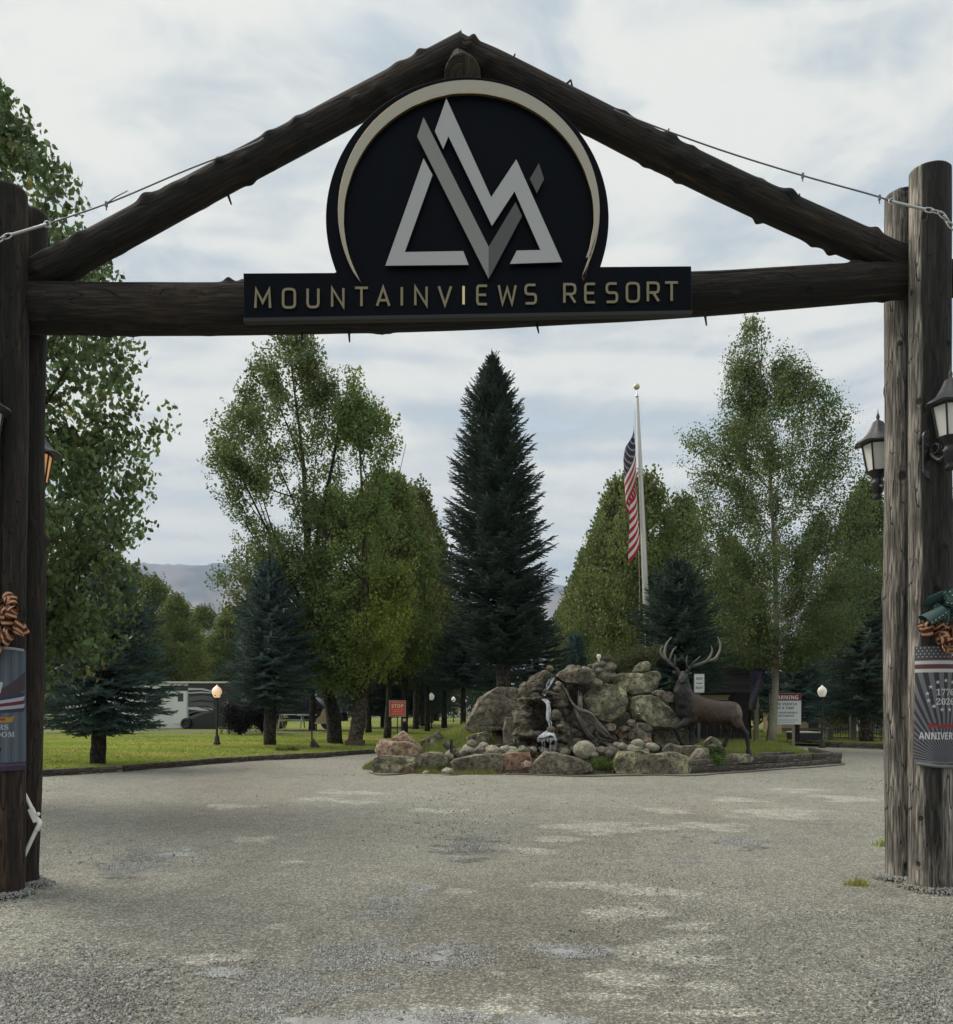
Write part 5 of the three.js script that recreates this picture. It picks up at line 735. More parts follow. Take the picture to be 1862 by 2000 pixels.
  [[905, 40, 0.8], [1046, 41, 0.85], [868, 58, 1.05], [720, 48, 0.95], [610, 52, 1.1], [1462, 40, 0.7], [1745, 44, 1.0], [130, 60, 1.2], [960, 50, 0.9], [1620, 50, 1.1], [835, 52, 0.9]].forEach(([x, d, s], i) => copyTree(s0, L(x, d), s, i * 1.9, sl[i], 'dark spruces of the avenue'));
}

{ // far woods closing the view between the trunks
  const r = rng(404), mats = [], cols = [], d = new THREE.Object3D(); for (let i = 0; i < 15000; i++) { const x = -95 + 170 * r(), top = 5.2 + 2.2 * fbm(x * 0.09, 3, 1, 3) + 1.5 * noise(x * 0.5, 2, 2), y = Math.sqrt(r()) * top; d.position.set(x, y, -108 - 10 * r()); d.rotation.set(r() * 3, r() * 6, r() * 3); d.scale.setScalar(1.3 + 1.2 * r()); d.updateMatrix(); mats.push(d.matrix.clone()); const k = 0.6 + 0.7 * r(), w = noise(x * 0.15, 7, 4); cols.push([lerp(0.05, 0.10, 0.5 + 0.5 * w) * k, lerp(0.09, 0.13, 0.5 + 0.5 * w) * k, 0.045 * k]); }
  const m = crownMesh(scene, CL.far, M.leaf, mats, cols); m.name = numbered('distant_woods'); tag(m, 'low dark woods far behind the camp and the avenue', 'woods', null, 'stuff');
}

// ---------- boulders, waterfall, elk on the island ----------
// a stone with the outline read from the photograph (pixels), at depth d, half thickness hz
const TONES = {
  grey: [[0.331, 0.297, 0.249], [0.609, 0.570, 0.451], [0.152, 0.136, 0.113]], pink: [[0.532, 0.383, 0.296], [0.700, 0.581, 0.473], [0.254, 0.186, 0.142]],
  lichen: [[0.266, 0.248, 0.189], [0.686, 0.679, 0.462], [0.128, 0.117, 0.090]], red: [[0.393, 0.248, 0.186], [0.532, 0.421, 0.332], [0.178, 0.118, 0.090]], dark: [[0.128, 0.118, 0.105], [0.254, 0.238, 0.209], [0.063, 0.059, 0.051]], pale: [[0.700, 0.680, 0.581], [0.700, 0.680, 0.620], [0.432, 0.383, 0.320]], slab: [[0.254, 0.223, 0.186], [0.483, 0.445, 0.367], [0.128, 0.112, 0.096]],
};
const paint = (g, tone, seed) => { const [a, b, c0] = TONES[tone], A = new THREE.Color(...a), B = new THREE.Color(...b), D = new THREE.Color(...c0); return colorize(g, (v, n, c) => { const l = ss(0.02, 0.2, fbm(v.x * 5 + seed, v.y * 5, v.z * 5, 5)) , k = ss(0.08, 0.32, fbm(v.x * 2.6 + seed + 5, v.y * 2.6, v.z * 2.6, 4)), s = 0.85 + 0.35 * fbm(v.x * 14, v.y * 14, v.z * 14 + seed, 3); c.copy(A).lerp(D, 0.75 * k).lerp(B, 0.6 * l * (tone === 'lichen' ? 1 : 0.6)).multiplyScalar(s); }); };
function stoneGeo(detail, f, crease = 0.42) { let g = new THREE.IcosahedronGeometry(1, detail); g.deleteAttribute('uv'); g.deleteAttribute('normal'); g = mergeVertices(g, 1e-4); const p = g.attributes.position, v = V(0, 0, 0); for (let i = 0; i < p.count; i++) { v.fromBufferAttribute(p, i); f(v); p.setXYZ(i, v.x, v.y, v.z); } g.computeVertexNormals(); return toCreasedNormals(boxUV(g), crease); }
function boulder(name, label, poly, d, hz, tone = 'grey', seed = 1, { detail = 20, group, sharp = 0.45, facet = 8 } = {}) {
  const xs = poly.map((p) => p[0]), ys = poly.map((p) => p[1]), cx = (Math.min(...xs) + Math.max(...xs)) / 2, cy = (Math.min(...ys) + Math.max(...ys)) / 2, k = d / F, P = poly.map(([x, y]) => [(x - cx) * k, (cy - y) * k]);
  const radius = (a) => { const dx = Math.cos(a), dy = Math.sin(a); let m = 0.01; for (let i = 0, j = P.length - 1; i < P.length; j = i++) { const [ax, ay] = P[j], ex = P[i][0] - ax, ey = P[i][1] - ay, den = dx * ey - dy * ex; if (Math.abs(den) < 1e-9) continue; const t = (ax * ey - ay * ex) / den, u = (ax * dy - ay * dx) / den; if (t > 0 && u >= -1e-6 && u <= 1 + 1e-6) m = Math.max(m, t); } return m; };
  const r = rng(seed * 31 + 5), planes = Array.from({ length: facet }, () => [V((r() - 0.5) * 1.4, (r() - 0.25) * 1.5, 0.35 + r()).normalize(), 0.40 + 0.32 * r()]), S = Math.max(...P.map((q) => Math.hypot(...q)));
  const g = stoneGeo(detail, (v) => {
    const s = Math.hypot(v.x, v.y), a = Math.atan2(v.y, v.x), R = radius(a), q = Math.pow(s, sharp), z = Math.sign(v.z) * Math.pow(Math.abs(v.z), 0.8) * hz; let x = Math.cos(a) * R * q, y = Math.sin(a) * R * q, zz = z;
    for (const [n, c] of planes) { const e = (x / S) * n.x * 0.6 + (y / S) * n.y * 0.6 + (zz / hz) * n.z - c; if (e > 0) zz -= e * hz * 0.9 / n.z; }
    const w = 0.10 * Math.min(S, hz) + 0.012, nn = fbm(x * 2.4 + seed, y * 2.4, zz * 2.4, 5), rid = 1 - Math.abs(noise(x * 3 + seed, y * 6, zz * 3)); x += w * 0.6 * fbm(x * 3, y * 3 + seed, zz * 3, 3); y += w * 0.7 * nn; zz += w * (nn * 1.2 - 0.5 * rid * rid) + 0.018 * fbm(x * 11, y * 11 + seed, zz * 11, 3);
    v.set(x, y, zz);
  });
  const m = mesh(name, paint(g, tone, seed), M.rock); m.position.copy(at(cx, cy, d)); return tag(m, label, 'boulder', group);
}
const GB = 'boulders around the waterfall';
const R3 = (l) => zoomed(700, 1420, 7.119, l), R1 = (l) => zoomed(1000, 1270, 9.255, l), R2 = (l) => zoomed(1180, 1270, 9.465, l), RB = (l) => zoomed(1150, 1200, 3.365, l), RA = (l) => zoomed(700, 1200, 3.702, l), R4 = (l) => zoomed(1270, 1230, 7.363, l);
boulder('boulder', 'flat topped pink boulder at the outer tip of the island', R3([[260, 240], [320, 165], [400, 190], [700, 200], [790, 240], [870, 330], [860, 420], [600, 470], [300, 440], [240, 330]]), 23.3, 0.55, 'pink', 2, { group: GB, sharp: 0.28 });
boulder('boulder', 'grey lichen boulder under the pink flat one at the island tip', R3([[235, 420], [330, 380], [560, 395], [800, 430], [830, 520], [770, 640], [400, 690], [250, 680], [190, 560]]), 22.75, 0.6, 'lichen', 3, { group: GB, sharp: 0.45 });
boulder('boulder', 'pink pointed boulder behind the flat topped one', R3([[440, 190], [530, 110], [630, 50], [720, 120], [800, 190], [900, 300], [890, 400], [600, 420], [450, 300]]), 24.2, 0.5, 'pink', 4, { group: GB });
boulder('boulder', 'small reddish stone leaning on the grey boulder at the drive', R3([[650, 590], [720, 515], [775, 530], [780, 620], [700, 650], [600, 650]]), 22.35, 0.16, 'red', 5, { group: GB, detail: 9 });
boulder('boulder', 'dark undercut cube of rock between the lichen boulder and the round stone', R3([[770, 460], [870, 370], [1000, 350], [1180, 365], [1250, 420], [1280, 520], [1150, 560], [1090, 640], [780, 640]]), 22.7, 0.5, 'grey', 6, { group: GB, sharp: 0.28, facet: 7 });
boulder('boulder', 'grey pointed boulder in the grass behind the island front', R3([[860, 210], [1000, 110], [1110, 50], [1190, 150], [1215, 270], [1100, 330], [880, 320]]), 24.9, 0.5, 'lichen', 7, { group: GB });
boulder('boulder', 'smooth tan round stone on the gravel edge', R3([[1150, 600], [1220, 555], [1310, 575], [1345, 640], [1250, 675], [1160, 665]]), 22.15, 0.2, 'pale', 8, { group: GB, detail: 10, facet: 0, sharp: 0.8 });
boulder('boulder', 'little white stone lying on the hose', R3([[880, 650], [930, 605], [985, 615], [960, 660]]), 21.6, 0.07, 'pale', 9, { group: GB, detail: 7, facet: 0, sharp: 0.8 });
boulder('boulder', 'large square grey brown block in the middle of the island front', RA([[668, 1070], [700, 1045], [850, 1015], [1035, 1005], [1045, 1060], [1040, 1150], [700, 1155]]), 22.3, 0.5, 'slab', 10, { group: GB, sharp: 0.22 });
boulder('boulder', 'rust red block beside the square grey brown one', RA([[1030, 1015], [1120, 1000], [1235, 1000], [1255, 1060], [1250, 1100], [1150, 1150], [1040, 1150]]), 22.45, 0.45, 'red', 11, { group: GB, sharp: 0.22 });
boulder('boulder', 'small pinkish stone before the rust red block', RA([[1180, 1085], [1215, 1055], [1255, 1075], [1250, 1105], [1190, 1110]]), 22.05, 0.12, 'pink', 12, { group: GB, detail: 9 });
boulder('boulder', 'long slanting layered slab sloping down toward the green tuft', RA([[1215, 1130], [1300, 1040], [1345, 995], [1420, 1000], [1560, 1035], [1680, 1075], [1695, 1125], [1590, 1165], [1240, 1165]]), 22.2, 0.6, 'slab', 13, { group: GB, sharp: 0.42, facet: 8 });
boulder('boulder', 'great sloping grey rock face left of the waterfall', RA([[765, 820], [800, 760], [840, 680], [880, 600], [950, 560], [1005, 530], [1080, 610], [1190, 640], [1200, 760], [1080, 830], [940, 850], [800, 850]]), 25.3, 0.9, 'slab', 14, { group: GB, sharp: 0.5 });
boulder('boulder', 'broad grey ledge of rock behind the fir trunk', RA([[1000, 600], [1020, 530], [1110, 525], [1190, 535], [1200, 600], [1100, 640]]), 26.6, 0.6, 'slab', 15, { group: GB });
boulder('boulder', 'low lichen block half sunk in the grass below the sloping rock face', RA([[775, 890], [820, 865], [930, 845], [960, 870], [940, 930], [800, 940]]), 24.3, 0.3, 'lichen', 16, { group: GB, detail: 12 });
boulder('boulder', 'upright grey slab standing left of the dark pool', RA([[1045, 830], [1070, 745], [1130, 740], [1145, 850], [1130, 940], [1050, 940]]), 23.9, 0.2, 'grey', 17, { group: GB, sharp: 0.24 });
boulder('boulder', 'largest rounded lichen boulder right of the driftwood', R2([[-60, 640], [60, 640], [320, 645], [400, 770], [430, 1000], [330, 1200], [100, 1320], [-120, 1280], [-330, 1120], [-400, 900], [-300, 760]]), 24.7, 0.85, 'lichen', 18, { group: GB, detail: 20 });
boulder('boulder', 'square lichen block on top of the rounded boulders', R2([[190, 460], [400, 425], [700, 425], [940, 395], [990, 440], [1005, 540], [940, 680], [860, 800], [500, 830], [250, 700]]), 25.4, 0.8, 'lichen', 19, { group: GB, sharp: 0.24, detail: 18 });
boulder('boulder', 'dome shaped mottled boulder beside the elk chest', R2([[540, 870], [680, 840], [880, 850], [1080, 950], [1230, 1090], [1390, 1290], [1200, 1450], [800, 1450], [550, 1300], [480, 1080]]), 24.55, 0.7, 'lichen', 20, { group: GB, detail: 20 });
boulder('boulder', 'small rounded boulder perched on the square block', R2([[520, 410], [560, 310], [680, 220], [800, 205], [870, 280], [830, 400], [700, 430]]), 25.4, 0.32, 'lichen', 21, { group: GB, detail: 12, facet: 1 });
boulder('boulder', 'overhanging lichen edged rock under the raised elk hoof', R2([[860, 1540], [960, 1440], [1150, 1340], [1320, 1270], [1395, 1320], [1480, 1480], [1620, 1500], [1760, 1700], [1400, 1790], [1050, 1790], [900, 1690]]), 24.75, 0.34, 'lichen', 22, { group: GB, detail: 16 });
boulder('boulder', 'low pale flat rock the elk front hooves rest on', RB([[485, 890], [530, 845], [600, 865], [740, 860], [790, 920], [740, 980], [560, 980], [490, 930]]), 23.3, 0.4, 'grey', 23, { group: GB, detail: 14, sharp: 0.45 });
boulder('boulder', 'long mossy front boulder beside the green tuft', RB([[155, 990], [200, 905], [330, 895], [430, 920], [560, 905], [650, 940], [670, 990], [650, 1060], [180, 1060]]), 22.35, 0.6, 'lichen', 24, { group: GB, sharp: 0.28, detail: 18 });
boulder('boulder', 'pinkish grey rock between the front boulder and the timbers', RB([[655, 950], [720, 880], [780, 880], [790, 930], [740, 1000], [670, 1010]]), 22.9, 0.35, 'grey', 25, { group: GB, detail: 12 });
boulder('boulder', 'small stone beside the hind leg of the elk', RB([[770, 870], [820, 850], [880, 870], [900, 910], [800, 920]]), 23.6, 0.2, 'grey', 26, { group: GB, detail: 10 });
boulder('boulder', 'flat grey slab under the elk hind hooves', RB([[890, 935], [950, 915], [1050, 920], [1080, 950], [1060, 975], [900, 975]]), 23.5, 0.35, 'grey', 27, { group: GB, detail: 11, sharp: 0.28 });
boulder('boulder', 'half buried stone in the grass behind the elk belly', RB([[760, 840], [800, 805], [870, 830], [880, 870], [770, 870]]), 25.6, 0.3, 'grey', 28, { group: GB, detail: 9 });
boulder('boulder', 'grey stone wedged beneath the block behind the elk neck', R2([[930, 860], [1000, 790], [1200, 760], [1270, 830], [1260, 960], [1100, 960]]), 25.2, 0.4, 'slab', 29, { group: GB, detail: 12 });
[[[880, 800], [960, 740], [1100, 740], [1130, 800], [1000, 850]], [[200, 1540], [260, 1460], [440, 1450], [450, 1600], [300, 1640]], [[420, 1330], [480, 1270], [580, 1290], [570, 1390], [450, 1400]], [[440, 1560], [480, 1450], [660, 1440], [870, 1500], [870, 1650], [600, 1640], [450, 1640]], [[540, 1390], [640, 1320], [800, 1360], [930, 1470], [700, 1480], [560, 1450]], [[280, 1430], [380, 1395], [500, 1440], [470, 1500], [300, 1500]], [[690, 1650], [760, 1600], [860, 1620], [860, 1730], [720, 1730]], [[60, 1600], [200, 1560], [230, 1650], [100, 1680]], [[220, 1690], [320, 1620], [430, 1690], [400, 1740], [250, 1740]], [[0, 1400], [120, 1340], [230, 1380], [200, 1480], [20, 1500]]].forEach((p, i) => boulder('boulder', ['flat stone on top of the rubble behind the elk neck', 'brown angular rubble stone below the largest lichen boulder', 'round grey stone set in the rubble under the dome shaped boulder', 'wide brown rubble stone beside the overhanging rock', 'mossy wedge of stone under the dome shaped boulder', 'thin pale edged slab in the rubble', 'pinkish rounded rubble stone at the overhanging rock', 'dark rubble stone at the driftwood foot', 'dark slate stone above the white cobbles', 'grey rubble stone at the bottom of the largest lichen boulder'][i], R2(p), 24.2 - 0.05 * i, 0.28, ['lichen', 'red', 'grey', 'slab', 'slab', 'grey', 'pink', 'dark', 'dark', 'slab'][i], 60 + i, { group: GB, detail: 9 }));

// river cobbles, each its own thing
const cob = [0, 1, 2, 3, 4].map((k) => { const tone = ['pale', 'grey', 'dark', 'slab', 'pale'][k]; return paint(stoneGeo(5, (v) => { v.multiply(V(1, 0.62 + 0.05 * k, 0.8)); v.multiplyScalar(1 + 0.14 * fbm(v.x * 1.4 + k * 3, v.y * 1.4, v.z * 1.4, 2)); }, 1.2), tone, k + 3); });
const CG = 'rounded river stones around the waterfall', CLAB = ['pale rounded river stone among the cobbles before the waterfall', 'grey rounded river stone among the cobbles before the waterfall', 'dark wet river stone among the cobbles before the waterfall', 'brown rounded river stone among the cobbles before the waterfall', 'whitish egg shaped river stone among the cobbles before the waterfall'];
function cobble(px, py, d, wpx, k, r, label, group = CG) { const m = new THREE.Mesh(cob[k], M.rock); m.name = numbered('river_stone'); m.castShadow = m.receiveShadow = true; m.position.copy(at(px, py, d)); const s = wpx / F * d; m.scale.set(s, s * (0.8 + 0.4 * r()), s * (0.9 + 0.4 * r())); m.rotation.set((r() - 0.5) * 0.5, r() * 6.28, (r() - 0.5) * 0.5); scene.add(m); return tag(m, label ?? CLAB[k], 'stone', group); }
{
  const r = rng(91);
  // bed in front of the pool, back to front
  for (let j = 0; j < 5; j++) for (let i = 0; i < 17; i++) { const x = lerp(878, 1282, (i + 0.5 * (j % 2) + 0.5 * (r() - 0.5)) / 17), y = 1457 + j * 4.2 + 3 * (r() - 0.5) + 5 * ss(960, 880, x) - 5 * ss(1180, 1270, x); if (x > 1035 && x < 1150 && j > 2) continue; cobble(x, y, 23.5 - j * 0.17, 6 + 6.5 * r() * r() + (j > 1 ? 2.5 : 0), j === 0 && r() < 0.6 ? 2 : Math.floor(r() * 5), r); }
  for (const [x, y, w, k] of [[1239, 1463, 16, 4], [1246, 1452, 13, 0], [1274, 1459, 15, 0], [1142, 1466, 21, 4], [1177, 1466, 13, 1], [1196, 1468, 14, 3], [962, 1466, 15, 4], [985, 1465, 12, 0], [915, 1462, 14, 0], [922, 1453, 11, 1], [1104, 1469, 13, 1], [905, 1470, 8, 4], [1015, 1470, 13, 0], [1215, 1457, 9, 4]]) cobble(x, y, 22.9, w, k, r);
  // on the rock structure
  const on = [[R1([[250, 1080]])[0], 24.0, 14, 1], [R1([[130, 1150]])[0], 23.9, 13, 3], [R1([[110, 1260]])[0], 23.8, 10, 1], [R1([[210, 1290]])[0], 23.8, 9, 2], [R1([[240, 660]])[0], 24.3, 6, 0], [R1([[300, 740]])[0], 23.95, 9, 1], [R1([[420, 830]])[0], 23.75, 10, 2], [R1([[690, 330]])[0], 24.3, 8, 1], [R1([[600, 430]])[0], 24.2, 10, 3], [R1([[520, 490]])[0], 24.1, 7, 3], [R1([[840, 610]])[0], 23.9, 6, 4], [R1([[810, 695]])[0], 23.85, 8, 1], [R1([[790, 1170]])[0], 23.5, 13, 3], [R1([[710, 1430]])[0], 23.15, 9.5, 3], [R1([[870, 1370]])[0], 23.25, 7, 1], [R1([[190, 1720]])[0], 23.4, 11, 2], [R1([[860, 1740]])[0], 23.35, 11, 2]];
  for (const [[x, y], d, w, k] of on) cobble(x, y, d, w, k, r, ['pale', 'grey', 'dark wet', 'brown', 'whitish'][k] + ' river stone set into the rock of the waterfall', 'river stones set into the waterfall rock');
  const top = [[1430, 450, 9, 4], [1530, 570, 14, 0], [1500, 1200, 0, 0], [1070, 325, 11, 1], [1200, 335, 9, 3], [1300, 345, 8, 4], [1390, 345, 8, 0], [1580, 350, 9, 0], [1660, 370, 9, 1], [1510, 400, 8, 1], [1700, 470, 14, 1], [1600, 480, 8, 3], [1700, 150, 8, 2], [1620, 250, 12, 1], [1760, 300, 14, 1], [1800, 470, 14, 1], [1420, 290, 6, 3], [1480, 300, 7, 1], [1560, 260, 7, 0], [1740, 380, 9, 3], [1150, 400, 6, 3]];
  for (const [x, y, w, k] of top) if (w) { const q = R1([[x, y]])[0]; cobble(q[0], q[1], 24.35, w, k, r, ['pale', 'grey', 'dark', 'brown', 'whitish'][k] + ' river stone piled on top of the waterfall cave', 'river stones piled on the cave top'); }
}
// waterfall rock: one carved mass in three tiers with hollows, cave beside it
const WD = 23.9, W1 = (u, v, z = 0) => { const p = at(1000 + u / 9.255, 1270 + v / 9.255, WD); p.z = -WD + z; return p; };
const fall = tag(base('rock_waterfall', W1(600, 1700)), 'brown artificial rock waterfall stepping down in hollow tiers to a pebble bed', 'waterfall');
{
  const K = WD / F / 9.255, B = (u, v, z, ru, rv, rz, h = 0) => ({ p: W1(u, v, z), r: V(ru * K, rv * K, rz), h });
  const add = [B(600, 1500, -0.75, 620, 420, 0.55), B(560, 1000, -0.7, 430, 420, 0.5), B(640, 640, -0.7, 330, 260, 0.45), B(260, 760, -0.15, 130, 170, 0.3), B(430, 680, -0.25, 190, 130, 0.32), B(260, 900, -0.05, 120, 90, 0.25), B(420, 900, 0.0, 150, 60, 0.3), B(560, 900, 0.05, 110, 50, 0.3), B(240, 980, -0.1, 70, 90, 0.2), B(650, 850, 0.0, 80, 90, 0.22), B(760, 860, 0.0, 130, 110, 0.26), B(860, 960, -0.1, 170, 110, 0.3), B(900, 800, -0.3, 110, 220, 0.3), B(760, 640, -0.35, 120, 170, 0.25), B(590, 560, -0.2, 90, 120, 0.25), B(180, 1160, 0.1, 170, 100, 0.3), B(110, 1290, 0.25, 90, 120, 0.25), B(200, 1370, 0.35, 120, 140, 0.28), B(90, 1560, 0.35, 70, 220, 0.22), B(180, 1500, 0.4, 110, 60, 0.25), B(330, 1500, 0.55, 170, 55, 0.25), B(500, 1545, 0.6, 150, 50, 0.24), B(650, 1560, 0.6, 130, 50, 0.24), B(790, 1180, 0.0, 120, 90, 0.35), B(860, 1330, 0.15, 110, 110, 0.3), B(900, 1470, 0.3, 120, 130, 0.3), B(840, 1570, 0.35, 120, 70, 0.26), B(980, 1620, 0.2, 60, 180, 0.22), B(1010, 1500, 0.0, 90, 160, 0.25)];
  const cut = [B(470, 1045, 0.15, 160, 105, 0.42), B(860, 1110, 0.12, 190, 70, 0.3), B(440, 1330, 0.55, 200, 150, 0.45), B(300, 1660, 0.5, 195, 135, 0.4), B(650, 1680, 0.5, 120, 110, 0.35), B(860, 1690, 0.4, 120, 80, 0.3), B(700, 980, 0.2, 60, 60, 0.2), B(560, 800, 0.1, 70, 50, 0.2), B(800, 740, 0.12, 60, 50, 0.15), B(870, 1400, 0.45, 50, 45, 0.15), B(850, 1480, 0.55, 40, 35, 0.15), B(720, 900, 0.25, 30, 40, 0.14), B(330, 850, 0.3, 60, 30, 0.15)];
  const el = (x, y, z, e) => { const a = (x - e.p.x) / e.r.x, b = (y - e.p.y) / e.r.y, c = (z - e.p.z) / e.r.z, k = Math.hypot(a, b, c); return (k - 1) * Math.min(e.r.x, e.r.y, e.r.z); };
  const f = (x, y, z) => { let d = 9; for (const e of add) d = smin(d, el(x, y, z, e), 0.07); for (const e of cut) { const q = -el(x, y, z, e); d = -smin(-d, -q, 0.03); } return d + 0.05 * fbm(x * 5, y * 5, z * 5, 5) + 0.08 * (Math.abs(noise(x * 3.2, y * 8, z * 3.2)) - 0.35) + 0.03 * (Math.abs(noise(x * 9, y * 15, z * 9)) - 0.35) + 0.012 * noise(x * 22, y * 22, z * 22); };
  const lo = W1(-90, 1900, -1.3), hi = W1(1180, 330, 0.95), g = surfaceNet(f, lo, hi, 0.022); g.translate(-fall.position.x, -fall.position.y, -fall.position.z);
  const wet = colorize(boxUV(g), (v, n, c) => { const k = 0.10 + 0.06 * fbm(v.x * 7, v.y * 7, v.z * 7, 4), l = ss(0.1, 0.3, fbm(v.x * 7 + 4, v.y * 7, v.z * 7, 4)); c.setRGB(k * 1.08, k * 0.92, k * 0.74); c.lerp(new THREE.Color(0.22, 0.205, 0.17), 0.7 * l); const w = Math.exp(-(((v.x - 0.02) / 0.28) ** 2)); c.multiplyScalar(1 - 0.5 * w); });
  mesh('carved_rock', wet.toNonIndexed ? wet : wet, M.rock, fall);
  // water: ropes and sheets of foam following the channel
  const water = new THREE.MeshPhysicalMaterial({ color: C(0.88, 0.91, 0.96), roughness: 0.2, transmission: 0.3, thickness: 0, side: THREE.DoubleSide }), r = rng(17);
  const L = (u, v, z) => W1(u, v, z).sub(fall.position), strand = (pts, n, spread, rad) => { const out = [], cv = new THREE.CatmullRomCurve3(pts.map(([u, v, z]) => V(u, v, z))); for (let i = 0; i < n * 4; i++) { const t0 = r() * 0.85, t1 = Math.min(1, t0 + 0.1 + 0.3 * r()), du = (r() - 0.5) * spread, q = []; for (let k = 0; k <= 5; k++) { const p = cv.getPoint(lerp(t0, t1, k / 5)); q.push(L(p.x + du + (r() - 0.5) * 12, p.y, p.z + 0.03 * (r() - 0.5))); } const w = rad * (0.5 + 0.9 * r()); out.push(tube(q, [w * 0.15, w, w * 0.7, w * 0.9, w * 0.1], 5, 12, 0.7, i)); } return merge(out); };
  mesh('water_stream', strand([[760, 470, -0.22], [700, 560, -0.05], [650, 660, 0.0], [600, 770, 0.07], [570, 830, 0.16]], 9, 90, 0.007), water, fall);
  mesh('water_fall', strand([[560, 860, 0.30], [590, 920, 0.40], [630, 960, 0.44], [640, 1080, 0.46], [640, 1200, 0.47], [660, 1300, 0.46], [670, 1390, 0.45]], 11, 70, 0.0085), water, fall);
  mesh('water_fan', strand([[500, 870, 0.32], [540, 890, 0.36], [600, 910, 0.4], [640, 950, 0.44]], 8, 90, 0.007), water, fall);
  const splash = []; for (let i = 0; i < 22; i++) { const u = lerp(430, 740, i / 21); splash.push(tube([L(650 + (u - 620) * 0.25, 1440, 0.62), L(lerp(640, u, 0.7), 1495 + 20 * r(), 0.84 + 0.05 * r()), L(u, 1555 + 20 * r(), 0.92), L(u + (u - 640) * 0.1, 1600 + 60 * r(), 0.94)], [0.005, 0.008 + 0.006 * r(), 0.008, 0.003], 5, 14, 0.7, i)); }
  for (const u of [515, 545, 640, 655, 735, 760]) splash.push(tube([L(u, 1575, 0.93), L(u + 6 * (r() - 0.5), 1680, 0.87), L(u + 10 * (r() - 0.5), 1800, 0.88)], [0.005, 0.004, 0.003], 5, 12, 0.6, u));
  mesh('water_splash', merge(splash), water, fall);
}
boulder('cave_roof_slab', 'broad layered slab roofing the dark cave beside the waterfall', R1([[800, 480], [850, 400], [1000, 320], [1150, 320], [1400, 350], [1450, 420], [1470, 560], [1400, 610], [1150, 610], [960, 580], [860, 530]]), 24.1, 0.9, 'slab', 71, { group: GB, sharp: 0.24 });
boulder('cave_wall', 'dark rock wall at the back of the cave', R1([[860, 560], [1100, 540], [1500, 560], [1560, 800], [1500, 1100], [1100, 1120], [900, 1000]]), 25.2, 0.4, 'dark', 72, { group: GB, detail: 12 });
boulder('rock_bank', 'dark slaty bank below the cave behind the driftwood', R1([[950, 1250], [1050, 1100], [1200, 1080], [1400, 1150], [1560, 1350], [1650, 1550], [1500, 1720], [1250, 1800], [1000, 1820], [960, 1600]]), 24.3, 0.5, 'dark', 73, { group: GB, detail: 20, facet: 10 });
[[1080, 1690, 14, 3], [1180, 1650, 14, 1], [1260, 1680, 12, 2], [1140, 1760, 13, 3], [1390, 1700, 14, 2], [1500, 1640, 10, 1], [1600, 1660, 10, 2], [1680, 1690, 9, 1], [1330, 1760, 10, 2], [1450, 1740, 9, 1], [1540, 1720, 11, 2], [1050, 1560, 10, 2], [1200, 1530, 12, 2], [1120, 1470, 9, 3], [1480, 1400, 10, 1], [1410, 1450, 9, 3], [1350, 1340, 8, 1], [1540, 1500, 10, 3]].forEach(([u, v, w, k], i) => { const q = R1([[u, v]])[0]; cobble(q[0], q[1], 23.75, w, k, rng(i + 300), ['pale', 'grey', 'dark', 'brown'][k] + ' stone in the slaty bank under the driftwood', 'stones in the bank under the driftwood'); });
